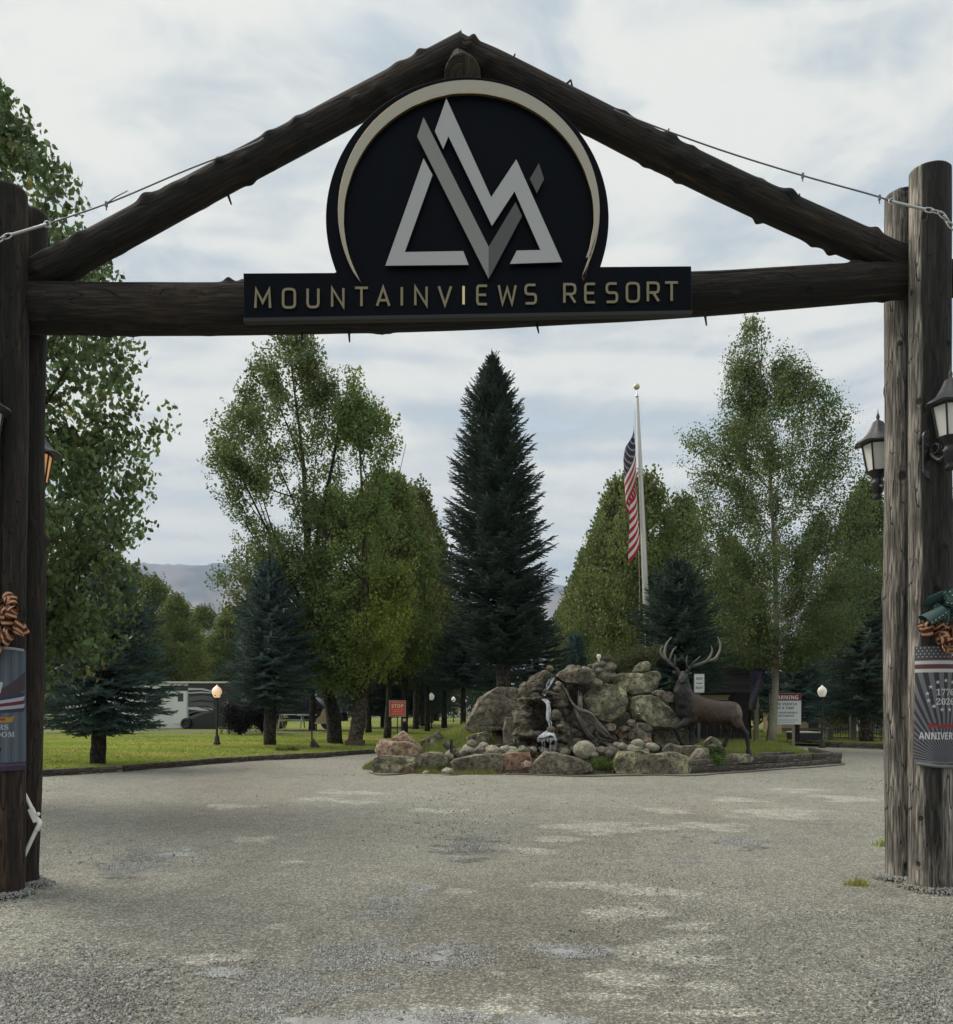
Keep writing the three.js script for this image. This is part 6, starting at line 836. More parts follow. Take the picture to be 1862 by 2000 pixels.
{ // driftwood
  const o = tag(base('driftwood', W1(1230, 1100, 0.1)), 'silvery driftwood with a splintered stump leaning before the cave', 'driftwood'), L = (u, v, z = 0) => W1(u, v, z).sub(o.position), k = 1 / 688;
  M.drift = new THREE.MeshStandardMaterial({ vertexColors: true, map: grainTex, bumpMap: grainBump, bumpScale: 0.01, roughness: 0.9 });
  const tint = (g, a) => colorize(g, (v, n, c) => { const q = a * (0.8 + 0.5 * fbm(v.x * 9, v.y * 4, v.z * 9, 4)); c.setRGB(q, q * 0.93, q * 0.8); });
  mesh('stump', tint(merge([tube([L(1235, 1150, 0.1), L(1228, 980, 0.1), L(1225, 830, 0.1)], [46 * k, 44 * k, 40 * k], 9, 10, 0.2, 3), bar(L(1200, 840, 0.1), L(1193, 715, 0.12), 16 * k, 3 * k, 5), bar(L(1238, 840, 0.1), L(1240, 760, 0.1), 16 * k, 4 * k, 5), bar(L(1258, 850, 0.08), L(1262, 800, 0.08), 12 * k, 4 * k, 5)]), 0.55), M.drift, o);
  mesh('trunk', tint(merge([tube([L(1130, 1050, 0.12), L(1180, 1180, 0.2), L(1250, 1330, 0.28), L(1330, 1480, 0.32), L(1440, 1570, 0.32), L(1500, 1580, 0.3)], [34 * k, 54 * k, 58 * k, 48 * k, 32 * k, 12 * k], 14, 40, 0.5, 7)]), 0.32), M.drift, o);
  mesh('branch', tint(merge([tube([L(925, 650, 0.0), L(990, 760, 0.1), L(1040, 880, 0.15), L(1110, 990, 0.2), L(1200, 1060, 0.25), L(1420, 1150, 0.3), L(1500, 1270, 0.32), L(1640, 1430, 0.35), L(1780, 1590, 0.35)], [12 * k, 16 * k, 18 * k, 22 * k, 30 * k, 28 * k, 27 * k, 28 * k, 12 * k], 10, 50, 0.4, 9)]), 0.42), M.drift, o);
  mesh('branch', tint(merge([tube([L(1280, 1160, 0.15), L(1380, 1230, 0.2), L(1450, 1280, 0.2)], [18 * k, 14 * k, 8 * k], 7), tube([L(1330, 1290, 0.2), L(1420, 1310, 0.25), L(1500, 1370, 0.25)], [14 * k, 14 * k, 8 * k], 7), tube([L(1480, 1300, 0.25), L(1560, 1430, 0.3), L(1680, 1540, 0.3), L(1780, 1600, 0.3)], [40 * k, 50 * k, 40 * k, 20 * k], 8, 16, 0.3), tube([L(1520, 1560, 0.35), L(1650, 1610, 0.4), L(1780, 1620, 0.4)], [14 * k, 12 * k, 6 * k], 7)]), 0.28), M.drift, o);
}
{ // hose on the gravel along the island
  const pts = [[722, 1508], [745, 1513], [775, 1512.5], [810, 1508], [838, 1507], [858, 1511], [880, 1514], [910, 1512], [960, 1511.5], [1020, 1512], [1090, 1514.5], [1150, 1516], [1220, 1514.5], [1290, 1514], [1345, 1515], [1420, 1510], [1500, 1504], [1580, 1499], [1650, 1493.5]].map(([x, y]) => gnd(x, y, 0.02));
  const a = pts[0].clone(), o = mesh('garden_hose', tube(pts.map((p) => p.clone().sub(a)), [0.017, 0.017], 6, 160), std(C(0.12, 0.085, 0.065), 0.6)); o.position.copy(a); tag(o, 'brown hose lying on the gravel along the foot of the island', 'hose');
}
{ // white flood lamp on top of the pile
  const p = W1(1600, 150, -0.3), o = tag(base('spot_light', p), 'small white floodlight standing on top of the waterfall rock pile', 'light'); mesh('lamp_head', new THREE.LatheGeometry([[0.001, 0.13], [0.04, 0.125], [0.062, 0.09], [0.06, 0.05], [0.03, 0.0], [0.024, -0.06], [0.001, -0.06]].map(([x, y]) => new THREE.Vector2(x, y)), 16), std(C(0.7, 0.69, 0.64), 0.4), o); mesh('cable', tube([V(-0.02, -0.05, 0), V(-0.12, -0.1, 0.02), V(-0.16, -0.2, 0.05), V(-0.15, -0.32, 0.05)], [0.008, 0.008], 6), std(C(0.3, 0.3, 0.28), 0.6), o);
  const q = at(882, 1460, 22.75), o2 = tag(base('garden_light', q), 'short dark garden spotlight beside the pebbles on the island front', 'light'); mesh('post', new THREE.CylinderGeometry(0.035, 0.035, 0.34, 12).translate(0, 0.0, 0), M.iron, o2); mesh('cap', new THREE.CylinderGeometry(0.055, 0.05, 0.03, 14).translate(0, 0.19, 0), M.ironGrey, o2); mesh('lamp_head', new THREE.CylinderGeometry(0.06, 0.075, 0.16, 14).rotateZ(1.0).translate(-0.13, 0.05, 0.02), M.ironGrey, o2);
  const s = R2([[638, 1220]])[0], o3 = tag(base('garden_light', at(s[0], s[1], 23.8)), 'tiny dark cylinder light before the dome shaped boulder', 'light'); mesh('post', new THREE.CylinderGeometry(0.03, 0.03, 0.12, 12), M.iron, o3); mesh('cap', new THREE.CylinderGeometry(0.034, 0.034, 0.014, 12).translate(0, 0.067, 0), M.frost, o3);
}
// shrub of small leaves above the blocks, and low plants by the timbers
function shrub(name, label, p, w, h, n, tone, seed, geo = 'asp', s0 = 0.6, group) {
  const o = tag(base(name, p), label, 'shrub', group), r = rng(seed), mats = [], cols = [], d = new THREE.Object3D(), stems = [];
  for (let i = 0; i < 14; i++) { const a = r() * 6.28, k = Math.sqrt(r()), e = V(Math.cos(a) * w * k, h * (0.5 + 0.5 * r()), Math.sin(a) * w * 0.6 * k); stems.push(tube([V(0, -0.1, 0), e.clone().multiplyScalar(0.5).add(V(0, 0.05, 0)), e], [0.014, 0.009, 0.004], 4, 4)); for (let j = 0; j < n / 14; j++) { const t = 0.35 + 0.65 * r(); d.position.copy(e).multiplyScalar(t).add(V((r() - 0.5) * w * 0.35, (r() - 0.5) * h * 0.3, (r() - 0.5) * w * 0.3)); if (d.position.y < 0) d.position.y *= -0.5; d.rotation.set(r() * 2, r() * 6, r() * 2); d.scale.setScalar(s0 * (0.6 + 0.7 * r())); d.updateMatrix(); mats.push(d.matrix.clone()); const q = 0.7 + 0.7 * r(); cols.push(tone.map((x) => x * q)); } }
  mesh('stem', barkTint(merge(stems), 0.06, 0.05, 0.035), M.bark, o); crownMesh(o, CL[geo], M.leaf, mats, cols).name = 'foliage'; return o;
}
shrub('shrub', 'light green leafy shrub spilling over the square lichen block', at(1243, 1306, 26.2), 0.85, 0.62, 420, [0.12, 0.145, 0.05], 3, 'asp', 0.5);
shrub('shrub', 'pale leaved shrub among the piled stones on the cave top', at(1206, 1310, 25.9), 0.4, 0.42, 160, [0.17, 0.18, 0.075], 4, 'asp', 0.45);
shrub('shrub', 'small green plant in front of the rust red block', at(1022, 1478, 22.5), 0.15, 0.16, 60, [0.13, 0.16, 0.05], 5, 'asp', 0.3);
shrub('plant', 'bright low plant behind the dark upper timber', at(1385, 1490, 22.9), 0.5, 0.16, 260, [0.10, 0.20, 0.03], 6, 'asp', 0.35);
shrub('plant', 'taller weedy plant between the elk legs', at(1398, 1479, 23.4), 0.35, 0.3, 160, [0.09, 0.155, 0.04], 7, 'asp', 0.35);
shrub('plant', 'green tuft of plants between the slanting slab and the mossy boulder', at(1178, 1506, 22.4), 0.42, 0.3, 260, [0.12, 0.18, 0.035], 8, 'asp', 0.32);
shrub('plant', 'weedy plant at the round tan stone', at(858, 1504, 22.3), 0.12, 0.16, 50, [0.13, 0.17, 0.06], 9, 'asp', 0.3);

// ---------- elk statue ----------
{
  const D = 24, E = (u, v, z = 0) => { const p = at(1270 + u / 7.363, 1230 + v / 7.363, D); p.z += z; return p; }, k = D / F / 7.363, foot = E(800, 1790), o = tag(base('elk_statue', foot), 'bronze bull elk statue with raised foreleg and wide antlers', 'statue');
  const bones = [ // a, b, ra, rb (radii in enlarged pixels), blend
    [E(610, 1120, 0), E(880, 1180, 0), 195, 165], [E(880, 1180, 0), E(1150, 1185, 0), 168, 155], [E(600, 1040, 0), E(640, 1000, 0), 110, 80], [E(520, 1170, 0.05), E(600, 1220, 0), 150, 150], [E(1180, 1170, 0), E(1215, 1220, 0), 130, 110], [E(820, 1220, 0), E(1050, 1215, 0), 148, 140],
    [E(545, 1120, 0.05), E(450, 880, 0.12), 165, 122], [E(450, 900, 0.12), E(452, 760, 0.16), 125, 88], [E(455, 1050, 0.18), E(440, 900, 0.2), 95, 100],
    [E(560, 1260, 0.12), E(470, 1350, 0.2), 100, 58], [E(470, 1345, 0.2), E(325, 1405, 0.24), 56, 36], [E(325, 1405, 0.24), E(400, 1560, 0.18), 34, 26], [E(400, 1560, 0.18), E(440, 1625, 0.16), 26, 26], [E(440, 1625, 0.16), E(478, 1650, 0.2), 28, 22],
    [E(620, 1260, -0.14), E(622, 1400, -0.14), 92, 52], [E(622, 1400, -0.14), E(614, 1500, -0.14), 46, 36], [E(614, 1500, -0.14), E(618, 1620, -0.13), 34, 28], [E(618, 1620, -0.13), E(608, 1655, -0.1), 34, 36],
    [E(1180, 1240, 0.12), E(1230, 1360, 0.16), 120, 82], [E(1230, 1350, 0.16), E(1362, 1490, 0.16), 66, 36], [E(1362, 1490, 0.16), E(1382, 1640, 0.16), 34, 27], [E(1382, 1640, 0.16), E(1392, 1745, 0.16), 27, 28], [E(1392, 1745, 0.16), E(1400, 1795, 0.19), 32, 34],
    [E(1120, 1260, -0.14), E(1130, 1400, -0.14), 110, 72], [E(1130, 1390, -0.14), E(1150, 1500, -0.16), 60, 40], [E(1150, 1500, -0.16), E(1095, 1650, -0.16), 36, 28], [E(1095, 1650, -0.16), E(1060, 1740, -0.16), 27, 28], [E(1060, 1740, -0.16), E(1045, 1785, -0.13), 32, 34],
    [E(1285, 1130, 0), E(1302, 1240, 0), 22, 16],
  ].map(([a, b, p, q]) => [a, b, p * k, q * k]);
  const body = (x, y, z) => { let d = 9; for (const [a, b, p, q] of bones) d = smin(d, capsule(x, y, z, a, b, p, q), 0.045); return d + 0.012 * fbm(x * 5, y * 5, z * 5, 4) + (x < E(600, 0).x && y > E(0, 1200).y ? 0.012 * noise(x * 16, y * 9, z * 16) : 0); };
  const g = surfaceNet(body, E(250, 1850, -0.55), E(1470, 640, 0.6), 0.019).translate(-foot.x, -foot.y, -foot.z);
  const neckX = E(560, 0).x - foot.x, chestY = E(0, 1240).y - foot.y, legY = E(0, 1370).y - foot.y, rump = E(1285, 1120).sub(foot);
  colorize(g, (v, n, c) => {
    const b = 0.9 + 0.35 * fbm(v.x * 6, v.y * 6, v.z * 6, 4), w = noise(v.x * 2.5, v.y * 2.5, v.z * 2.5) * 0.06, neck = ss(0.12, -0.06, v.x - neckX - (v.y - chestY) * -0.10 + w), leg = ss(0.10, -0.12, v.y - legY + w);
    c.setRGB(0.062, 0.037, 0.024).lerp(new THREE.Color(0.12, 0.098, 0.08), ss(0.1, 0.9, n.y + 0.3 * fbm(v.x * 9, v.y * 9, v.z * 9, 3)) * 0.0 + 0.35 * ss(0.1, 0.35, fbm(v.x * 5 + 3, v.y * 5, v.z * 5, 4))); c.lerp(new THREE.Color(0.013, 0.013, 0.015), Math.max(neck, leg) * 0.95); c.lerp(new THREE.Color(0.16, 0.13, 0.09), ss(0.2, 0.08, Math.hypot(v.x - rump.x, (v.y - rump.y) * 0.7)) * 0.8 * (1 - leg)); c.multiplyScalar(b);
  });
  const fur = dataTex(512, 512, (u, v, o) => { const k = 0.5 + 0.5 * fbm(u * 30, v * 12, 3, 4, 30, 12); o[0] = o[1] = o[2] = clamp(k, 0, 1); });
  M.bronze = new THREE.MeshStandardMaterial({ vertexColors: true, roughness: 0.5, metalness: 0.15, bumpMap: fur, bumpScale: 0.03 });
  { const c = g.attributes.color; g.deleteAttribute('color'); g.setAttribute('color', c); }
  mesh('body', boxUV(g), M.bronze, o);
  const hb = [[E(452, 690, 0.2), E(455, 660, 0.18), 70, 66], [E(448, 680, 0.26), E(400, 712, 0.44), 60, 40], [E(402, 716, 0.44), E(388, 730, 0.5), 42, 36], [E(455, 770, 0.14), E(452, 690, 0.18), 84, 70], [E(392, 742, 0.44), E(440, 740, 0.3), 24, 40], [E(385, 640, 0.28), E(405, 645, 0.3), 16, 16], [E(490, 650, 0.26), E(478, 652, 0.3), 16, 16]].map(([a, b, p, q]) => [a, b, p * k, q * k]);
  const ears = [[E(380, 660, 0.16), E(300, 590, 0.14)], [E(505, 650, 0.14), E(590, 622, 0.1)]];
  const head = (x, y, z) => { let d = 9; for (const [a, b, p, q] of hb) d = smin(d, capsule(x, y, z, a, b, p, q), 0.025); for (const [a, b] of ears) { const m = a.clone().lerp(b, 0.5); d = smin(d, smin(capsule(x, y, z, a, m, 16 * k, 32 * k), capsule(x, y, z, m, b, 32 * k, 5 * k), 0.01), 0.012); } return d; };
  const hg = surfaceNet(head, E(270, 860, -0.1), E(640, 560, 0.62), 0.011).translate(-foot.x, -foot.y, -foot.z); const nose = E(388, 730, 0.52).sub(foot), brow = E(425, 690, 0.36).sub(foot);
  colorize(hg, (v, n, c) => { c.setRGB(0.02, 0.02, 0.022); c.lerp(new THREE.Color(0.085, 0.083, 0.082), ss(0.14, 0.03, v.distanceTo(brow)) * 0.9); c.lerp(new THREE.Color(0.3, 0.28, 0.25), ss(0.055, 0.035, v.distanceTo(nose.clone().add(V(0, -0.02, 0)))) * 0.7); });
  mesh('head', hg, M.bronze, o);
  for (const p of [E(385, 662, 0.335), E(484, 668, 0.345)]) { const q = p.sub(foot); mesh('eye', new THREE.SphereGeometry(0.017, 10, 8).translate(q.x, q.y, q.z), std(C(0.005, 0.005, 0.005), 0.15), o); }
  for (const [a, b] of [[E(372, 722, 0.53), 0], [E(402, 726, 0.54), 0]]) { const q = a.sub(foot); mesh('nostril', new THREE.SphereGeometry(0.011, 8, 6).translate(q.x, q.y, q.z), std(C(0.004, 0.004, 0.004), 0.4), o); }
  M.antler = new THREE.MeshStandardMaterial({ vertexColors: true, roughness: 0.6 });
  const A = (pts, r0, r1, n = 16) => tube(pts.map(([u, v, z]) => E(u, v, z).sub(foot)), pts.map((_, i) => lerp(r0, r1, Math.pow(i / (pts.length - 1), 1.3)) * k), 9, n, 0.12);
  const hz = E(0, 480).y - foot.y, hz2 = E(0, 240).y - foot.y, ant = (g2) => colorize(g2, (v, n, c) => { const t = ss(hz - 0.15, hz2, v.y + 0.08 * noise(v.x * 9, v.y * 9, v.z * 9)), q = lerp(0.03, 0.24, t); c.setRGB(q * 1.05, q, q * 0.85); });
  mesh('antler', ant(merge([A([[505, 620, 0.16], [545, 555, 0.14], [700, 500, 0.1], [830, 450, 0.05], [930, 418, 0.0], [990, 330, -0.02], [1012, 240, 0.0], [990, 160, 0.04], [960, 108, 0.08]], 26, 7, 40), A([[555, 560, 0.14], [590, 490, 0.22], [640, 430, 0.28], [688, 385, 0.3]], 18, 4), A([[800, 470, 0.06], [850, 380, 0.12], [872, 300, 0.15], [856, 236, 0.17]], 20, 4), A([[930, 425, 0.0], [975, 400, -0.06], [1000, 362, -0.12]], 17, 4), A([[530, 580, 0.16], [490, 500, 0.28], [482, 430, 0.34], [492, 378, 0.36]], 17, 4)])), M.antler, o);
  mesh('antler', ant(merge([A([[400, 625, 0.16], [365, 560, 0.12], [290, 490, 0.06], [225, 400, 0.0], [212, 300, -0.03], [245, 190, -0.02], [305, 108, 0.04]], 26, 7, 40), A([[225, 440, 0.0], [160, 370, 0.06], [135, 300, 0.1], [165, 234, 0.13]], 18, 4), A([[268, 470, 0.03], [280, 380, 0.14], [310, 300, 0.18], [356, 244, 0.2]], 18, 4), A([[345, 550, 0.12], [328, 480, 0.22], [325, 420, 0.28], [322, 366, 0.3]], 16, 4)])), M.antler, o);
}

// ---------- flagpole and flag ----------
{
  const d = 31, foot = at(1274, 1462, d), o = tag(base('flagpole', foot), 'tall white flagpole with a gilt ball behind the dark spruce', 'flagpole'), L = (x, y) => at(x, y, d).sub(foot), alu = std(C(0.56, 0.56, 0.53), 0.4, { metalness: 0.25 });
  mesh('pole', tube([L(1274, 1462), L(1262, 1180), L(1253, 960), L(1245, 775)], [0.12, 0.105, 0.08, 0.045], 18, 30), alu, o);
  mesh('truck', new THREE.LatheGeometry([[0.001, 0.0], [0.05, 0.0], [0.055, 0.05], [0.02, 0.08], [0.014, 0.22], [0.001, 0.22]].map(([x, y]) => new THREE.Vector2(x, y)), 14).translate(...L(1244.6, 776).toArray()), M.steel, o);
  mesh('ball', new THREE.SphereGeometry(0.105, 24, 18).translate(...L(1243.8, 755).toArray()), std(C(0.62, 0.57, 0.40), 0.45, { metalness: 0.2 }), o);
  mesh('halyard', tube([L(1240.5, 800), L(1243, 960), L(1249, 1120), L(1249, 1210)], [0.008, 0.008], 5, 20), std(C(0.45, 0.42, 0.32), 0.8), o);
  const tex = canvasTex(1024, 540, (g, W, H) => { for (let i = 0; i < 13; i++) { g.fillStyle = i % 2 ? '#dcd9d6' : '#ab1a2c'; g.fillRect(0, i * H / 13, W, H / 13 + 1); } g.fillStyle = '#16182c'; g.fillRect(0, 0, W * 0.4, H * 7 / 13); g.fillStyle = '#d6d8de'; for (let j = 0; j < 9; j++) for (let i = 0; i < (j % 2 ? 5 : 6); i++) star(g, 36 + (i + (j % 2) * 0.5) * 67, 30 + j * 29, 13); });
  const nx = 90, ny = 60, pos = [], uv = [], idx = [], top = at(1240.5, 814, d);
  for (let j = 0; j <= ny; j++) for (let i = 0; i <= nx; i++) {
    const s = i / nx, t = j / ny, y = -t * 1.75 - s * 2.35 - 0.12 * Math.sin(s * 9), fall = ss(0, 1.3, -y), a = s * 6.283 * 1.25 + 0.7 * t, x = 0.10 * fall * (-y) / 4 + 0.0255 * 1.0 * (-y) - 0.05 - fall * (0.17 - 0.17 * Math.cos(a)) * (0.75 + 0.35 * s) - 0.05 * s, z = 0.10 + 0.13 * fall * Math.sin(a + 0.4) + 0.03 * noise(s * 5, t * 3, 2);
    pos.push(x, y, z); uv.push(s, 1 - t);
  }
  for (let j = 0; j < ny; j++) for (let i = 0; i < nx; i++) { const a = j * (nx + 1) + i, b = a + nx + 1; idx.push(a, b, a + 1, a + 1, b, b + 1); }
  const g = new THREE.BufferGeometry(); g.setAttribute('position', new THREE.Float32BufferAttribute(pos, 3)); g.setAttribute('uv', new THREE.Float32BufferAttribute(uv, 2)); g.setIndex(idx); g.computeVertexNormals();
  const f = mesh('flag', g, new THREE.MeshPhysicalMaterial({ map: tex, roughness: 0.8, transmission: 0.3, thickness: 0, side: THREE.DoubleSide })); f.position.copy(top); f.scale.set(1.3, 1.2, 1.2); tag(f, 'striped flag with a starred dark canton hanging limp on the white pole', 'flag');
}
// ---------- lamp posts ----------
M.globe = std(C(0.86, 0.83, 0.76), 0.35, { emissive: C(1, 0.9, 0.75), emissiveIntensity: 0.12 });
M.globeLit = std(C(0.86, 0.8, 0.72), 0.35, { emissive: C(1, 0.58, 0.28), emissiveIntensity: 0.35 });
function lampPost(px, py, d, h, label, lit) {
  const foot = at(px, py, d), o = tag(base('lamp_post', foot), label, 'lamp post', 'acorn lamp posts');
  mesh('post', new THREE.LatheGeometry([[0.001, 0], [0.13, 0], [0.13, 0.06], [0.1, 0.1], [0.085, 0.26], [0.06, 0.32], [0.042, 0.4], [0.034, h - 0.1], [0.05, h - 0.08], [0.06, h - 0.02], [0.09, h], [0.001, h]].map(([x, y]) => new THREE.Vector2(x, y)), 16), M.iron, o);
  const g = mesh('globe', new THREE.LatheGeometry([[0.085, h], [0.12, h + 0.04], [0.165, h + 0.14], [0.178, h + 0.22], [0.165, h + 0.29], [0.12, h + 0.355], [0.07, h + 0.395], [0.03, h + 0.43], [0.008, h + 0.465], [0.001, h + 0.47]].map(([x, y]) => new THREE.Vector2(x, y)), 24), lit ? M.globeLit : M.globe, o);
  return o;
}
lampPost(1606, 1460, 36, 1.98, 'white acorn lamp beside the far curb timber');
lampPost(424, 1454, 33.3, 1.69, 'warm glowing acorn lamp before the striped trailer', true);
lampPost(843, 1431, 56, 1.98, 'nearest acorn lamp in the avenue, right of the stop sign');
lampPost(886, 1416.5, 78, 1.98, 'second acorn lamp in the avenue');
lampPost(908, 1408, 98, 1.92, 'third and farthest clear acorn lamp in the avenue');
lampPost(922, 1401, 130, 1.85, 'tiny lamp at the very end of the avenue');
// ---------- signs ----------
function signBoard(name, label, px0, py0, px1, py1, d, draw, { posts = [], w = 256, postBottom, postR = 0.03, postM = M.pvc, th = 0.02, frame } = {}) {
  const c = at((px0 + px1) / 2, (py0 + py1) / 2, d), W = (px1 - px0) / F * d, H = (py1 - py0) / F * d, o = tag(base(name, c), label, 'sign');
  mesh('panel', box(W, H, th, 0, 0, 0, 0.006), frame ?? std(C(0.6, 0.6, 0.6), 0.5), o);
  mesh('face', new THREE.PlaneGeometry(W - 0.012, H - 0.012).translate(0, 0, th / 2 + 0.003), std(0xffffff, 0.55, { map: canvasTex(w, Math.round(w * H / W), draw) }), o);
  for (const x of posts) { const p = (x - (px0 + px1) / 2) / F * d, b = at(0, postBottom, d).y - c.y - 0.1; mesh('post', box(postR * 2, H / 2 - b, postR * 1.6, p, (H / 2 + b) / 2, -th / 2 - postR * 0.8 - 0.002, 0.004), postM, o); }
  return o;
}
const woodPost = std(C(0.24, 0.215, 0.18), 0.9);
const put = (g, s, x, y, font, color, sx = 1) => { g.save(); g.fillStyle = color; g.font = font; g.textAlign = 'center'; g.textBaseline = 'middle'; g.translate(x, y); g.scale(sx, 1); g.fillText(s, 0, 0); g.restore(); };
signBoard('warning_sign', 'white warning sign with a red header behind the pale aspen trunk', 1503, 1354, 1565, 1415, 34.6, (g, W, H) => {
  g.fillStyle = '#dfe4e3'; g.fillRect(0, 0, W, H); g.fillStyle = '#7d1220'; g.fillRect(0, 0, W, H * 0.235);
  put(g, 'WARNING', W / 2, H * 0.13, 'bold 88px sans-serif', '#eceaea', 1.02); put(g, 'ONE VEHICLE', W / 2, H * 0.345, 'bold 58px sans-serif', '#23272b', 1.05); put(g, 'AT A TIME', W / 2, H * 0.475, 'bold 58px sans-serif', '#23272b', 1.05); put(g, 'NOT RESPONSIBLE', W * 0.49, H * 0.625, 'bold 45px sans-serif', '#2c3034'); put(g, 'FOR DAMAGE', W / 2, H * 0.725, 'bold 45px sans-serif', '#2c3034');
  g.fillStyle = '#8d979a'; for (const [y, a] of [[0.86, 0.8], [0.93, 0.62]]) { let x = W * (0.5 - a / 2), i = 0; while (x < W * (0.5 + a / 2)) { const q = 8 + ((i * 37) % 19); g.fillRect(x, y * H - 6, q, 13); x += q + 5; i++; } }
}, { posts: [1514, 1551], w: 512, postBottom: 1451, postR: 0.045, postM: woodPost });
signBoard('stop_sign', 'square orange red stop notice on a thin post beside the avenue', 760, 1368, 793, 1400, 35.5, (g, W, H) => {
  g.fillStyle = '#8c8f8c'; g.fillRect(0, 0, W, H); g.fillStyle = '#d65038'; g.fillRect(W * 0.05, H * 0.05, W * 0.9, H * 0.9); put(g, 'STOP', W / 2, H * 0.34, 'bold 74px sans-serif', '#f0d9b8', 1.05);
  g.fillStyle = '#e6a98c'; for (const [y, a, t] of [[0.13, 0.66, 9], [0.55, 0.72, 9], [0.66, 0.55, 12], [0.78, 0.74, 7], [0.85, 0.7, 7]]) { let x = W * (0.5 - a / 2), i = 0; while (x < W * (0.5 + a / 2)) { const q = 5 + ((i * 29) % 13); g.fillRect(x, y * H - t / 2, q, t); x += q + 4; i++; } }
}, { posts: [776.5], postBottom: 1462, postR: 0.02, postM: M.iron });
signBoard('keep_right_sign', 'white keep right sign with an arrow on a post behind the elk', 1356, 1316.5, 1376, 1353, 27, (g, W, H) => {
  g.fillStyle = '#c9cfcd'; g.fillRect(0, 0, W, H); g.strokeStyle = '#8d9492'; g.lineWidth = 6; g.strokeRect(8, 8, W - 16, H - 16); put(g, 'KEEP', W / 2, H * 0.24, 'bold 88px sans-serif', '#121a18', 0.82); put(g, 'RIGHT', W / 2, H * 0.74, 'bold 88px sans-serif', '#121a18', 0.74);
  g.fillStyle = '#121a18'; g.fillRect(W * 0.18, H * 0.475, W * 0.48, H * 0.04); g.beginPath(); g.moveTo(W * 0.86, H * 0.495); g.lineTo(W * 0.6, H * 0.455); g.lineTo(W * 0.6, H * 0.535); g.fill();
}, { posts: [1366], postBottom: 1470, postR: 0.03, postM: std(C(0.08, 0.075, 0.07), 0.8), w: 256 });
// ---------- kiosk ----------
{
  const d = 33, foot = at(1394, 1452, d), o = tag(base('kiosk', foot), 'dark open timber kiosk with a sloping roof behind the elk', 'kiosk'), L = (x, y, z = 0) => at(x, y, d).sub(foot).add(V(0, 0, z)), dk = std(C(0.022, 0.02, 0.019), 0.85), gr = std(C(0.09, 0.082, 0.072), 0.9);
  const w = 196 / F * d, hTop = L(0, 1305).y;
  mesh('roof', [box(w, 0.14, 2.4, 0, hTop - 0.07, -1.0, 0.02), box(w - 0.1, 0.05, 0.06, 0, hTop - 0.19, 0.22)], dk, o);
  for (let i = 0; i < 5; i++) mesh('fascia_board', box(w - 0.12, 0.125, 0.035, 0, hTop - 0.28 - i * 0.132, 0.12 - 0.004 * (i % 2), 0.006), std(C(0.024 + 0.006 * (i % 3), 0.024 + 0.006 * (i % 3), 0.023 + 0.005 * (i % 3)), 0.85), o);
  for (let i = 0; i < 14; i++) mesh('wall_plank', box(w / 14 - 0.012, hTop - 0.2, 0.04, -w / 2 + (i + 0.5) * w / 14, (hTop - 0.2) / 2, -1.9 - 0.006 * (i % 2), 0.005), dk, o);
  for (let i = 0; i < 8; i++) mesh('wall_plank', box(0.04, hTop - 0.2, 0.25, -w / 2 + 0.1, (hTop - 0.2) / 2, -1.85 + i * 0.262, 0.005), gr, o);
  for (const x of [-w / 2 + 0.12, w / 2 - 0.28]) mesh('post', box(0.15, hTop - 0.14, 0.15, x, (hTop - 0.14) / 2, 0.02, 0.01), x > 0 ? std(C(0.15, 0.13, 0.1), 0.9) : gr, o);
  mesh('counter', [box(1.05, 0.06, 0.5, L(1404, 0).x, L(0, 1359).y, -0.7, 0.01), box(0.98, 0.14, 0.4, L(1404, 0).x, L(0, 1363.5).y, -0.72, 0.01)], std(C(0.42, 0.32, 0.2), 0.75), o);
  mesh('base_sill', box(w, 0.12, 0.14, 0, 0.02, 0.14, 0.015), gr, o);
  const q = tag(base('hanging_banner', at(1477, 1311, 31.8)), 'narrow dark banner hanging twisted at the kiosk corner', 'banner'), n = 24, pos = [], uv = [], idx = []; for (let j = 0; j <= n; j++) for (let i = 0; i <= 10; i++) { const u = i / 10 - 0.5, t = j / n, wd = lerp(0.44, 0.22, t); pos.push(u * wd - 0.10 * t + 0.03 * Math.sin(t * 5), -t * 1.32, 0.06 * Math.sin(u * 8 + t * 3)); uv.push(i / 10, 1 - t); } for (let j = 0; j < n; j++) for (let i = 0; i < 10; i++) { const a = j * 11 + i; idx.push(a, a + 11, a + 1, a + 1, a + 11, a + 12); } const g = new THREE.BufferGeometry(); g.setAttribute('position', new THREE.Float32BufferAttribute(pos, 3)); g.setAttribute('uv', new THREE.Float32BufferAttribute(uv, 2)); g.setIndex(idx); g.computeVertexNormals();
  mesh('cloth', g, std(0xffffff, 0.85, { side: THREE.DoubleSide, map: canvasTex(128, 384, (c, W, H) => { c.fillStyle = '#23243a'; c.fillRect(0, 0, W, H); c.fillStyle = '#2d2f38'; c.fillRect(0, H * 0.35, W, H); for (let i = 0; i < 5; i++) { c.fillStyle = i % 2 ? '#5a4a3c' : '#6a3a30'; c.fillRect(W * (0.6 - 0.05 * i), H * (0.22 + 0.03 * i), W * 0.3, 5); } c.fillStyle = '#5b5d63'; for (let i = 0; i < 5; i++) c.fillRect(W * 0.45, H * (0.45 + 0.08 * i), W * 0.22, 8); }) }), q);
}
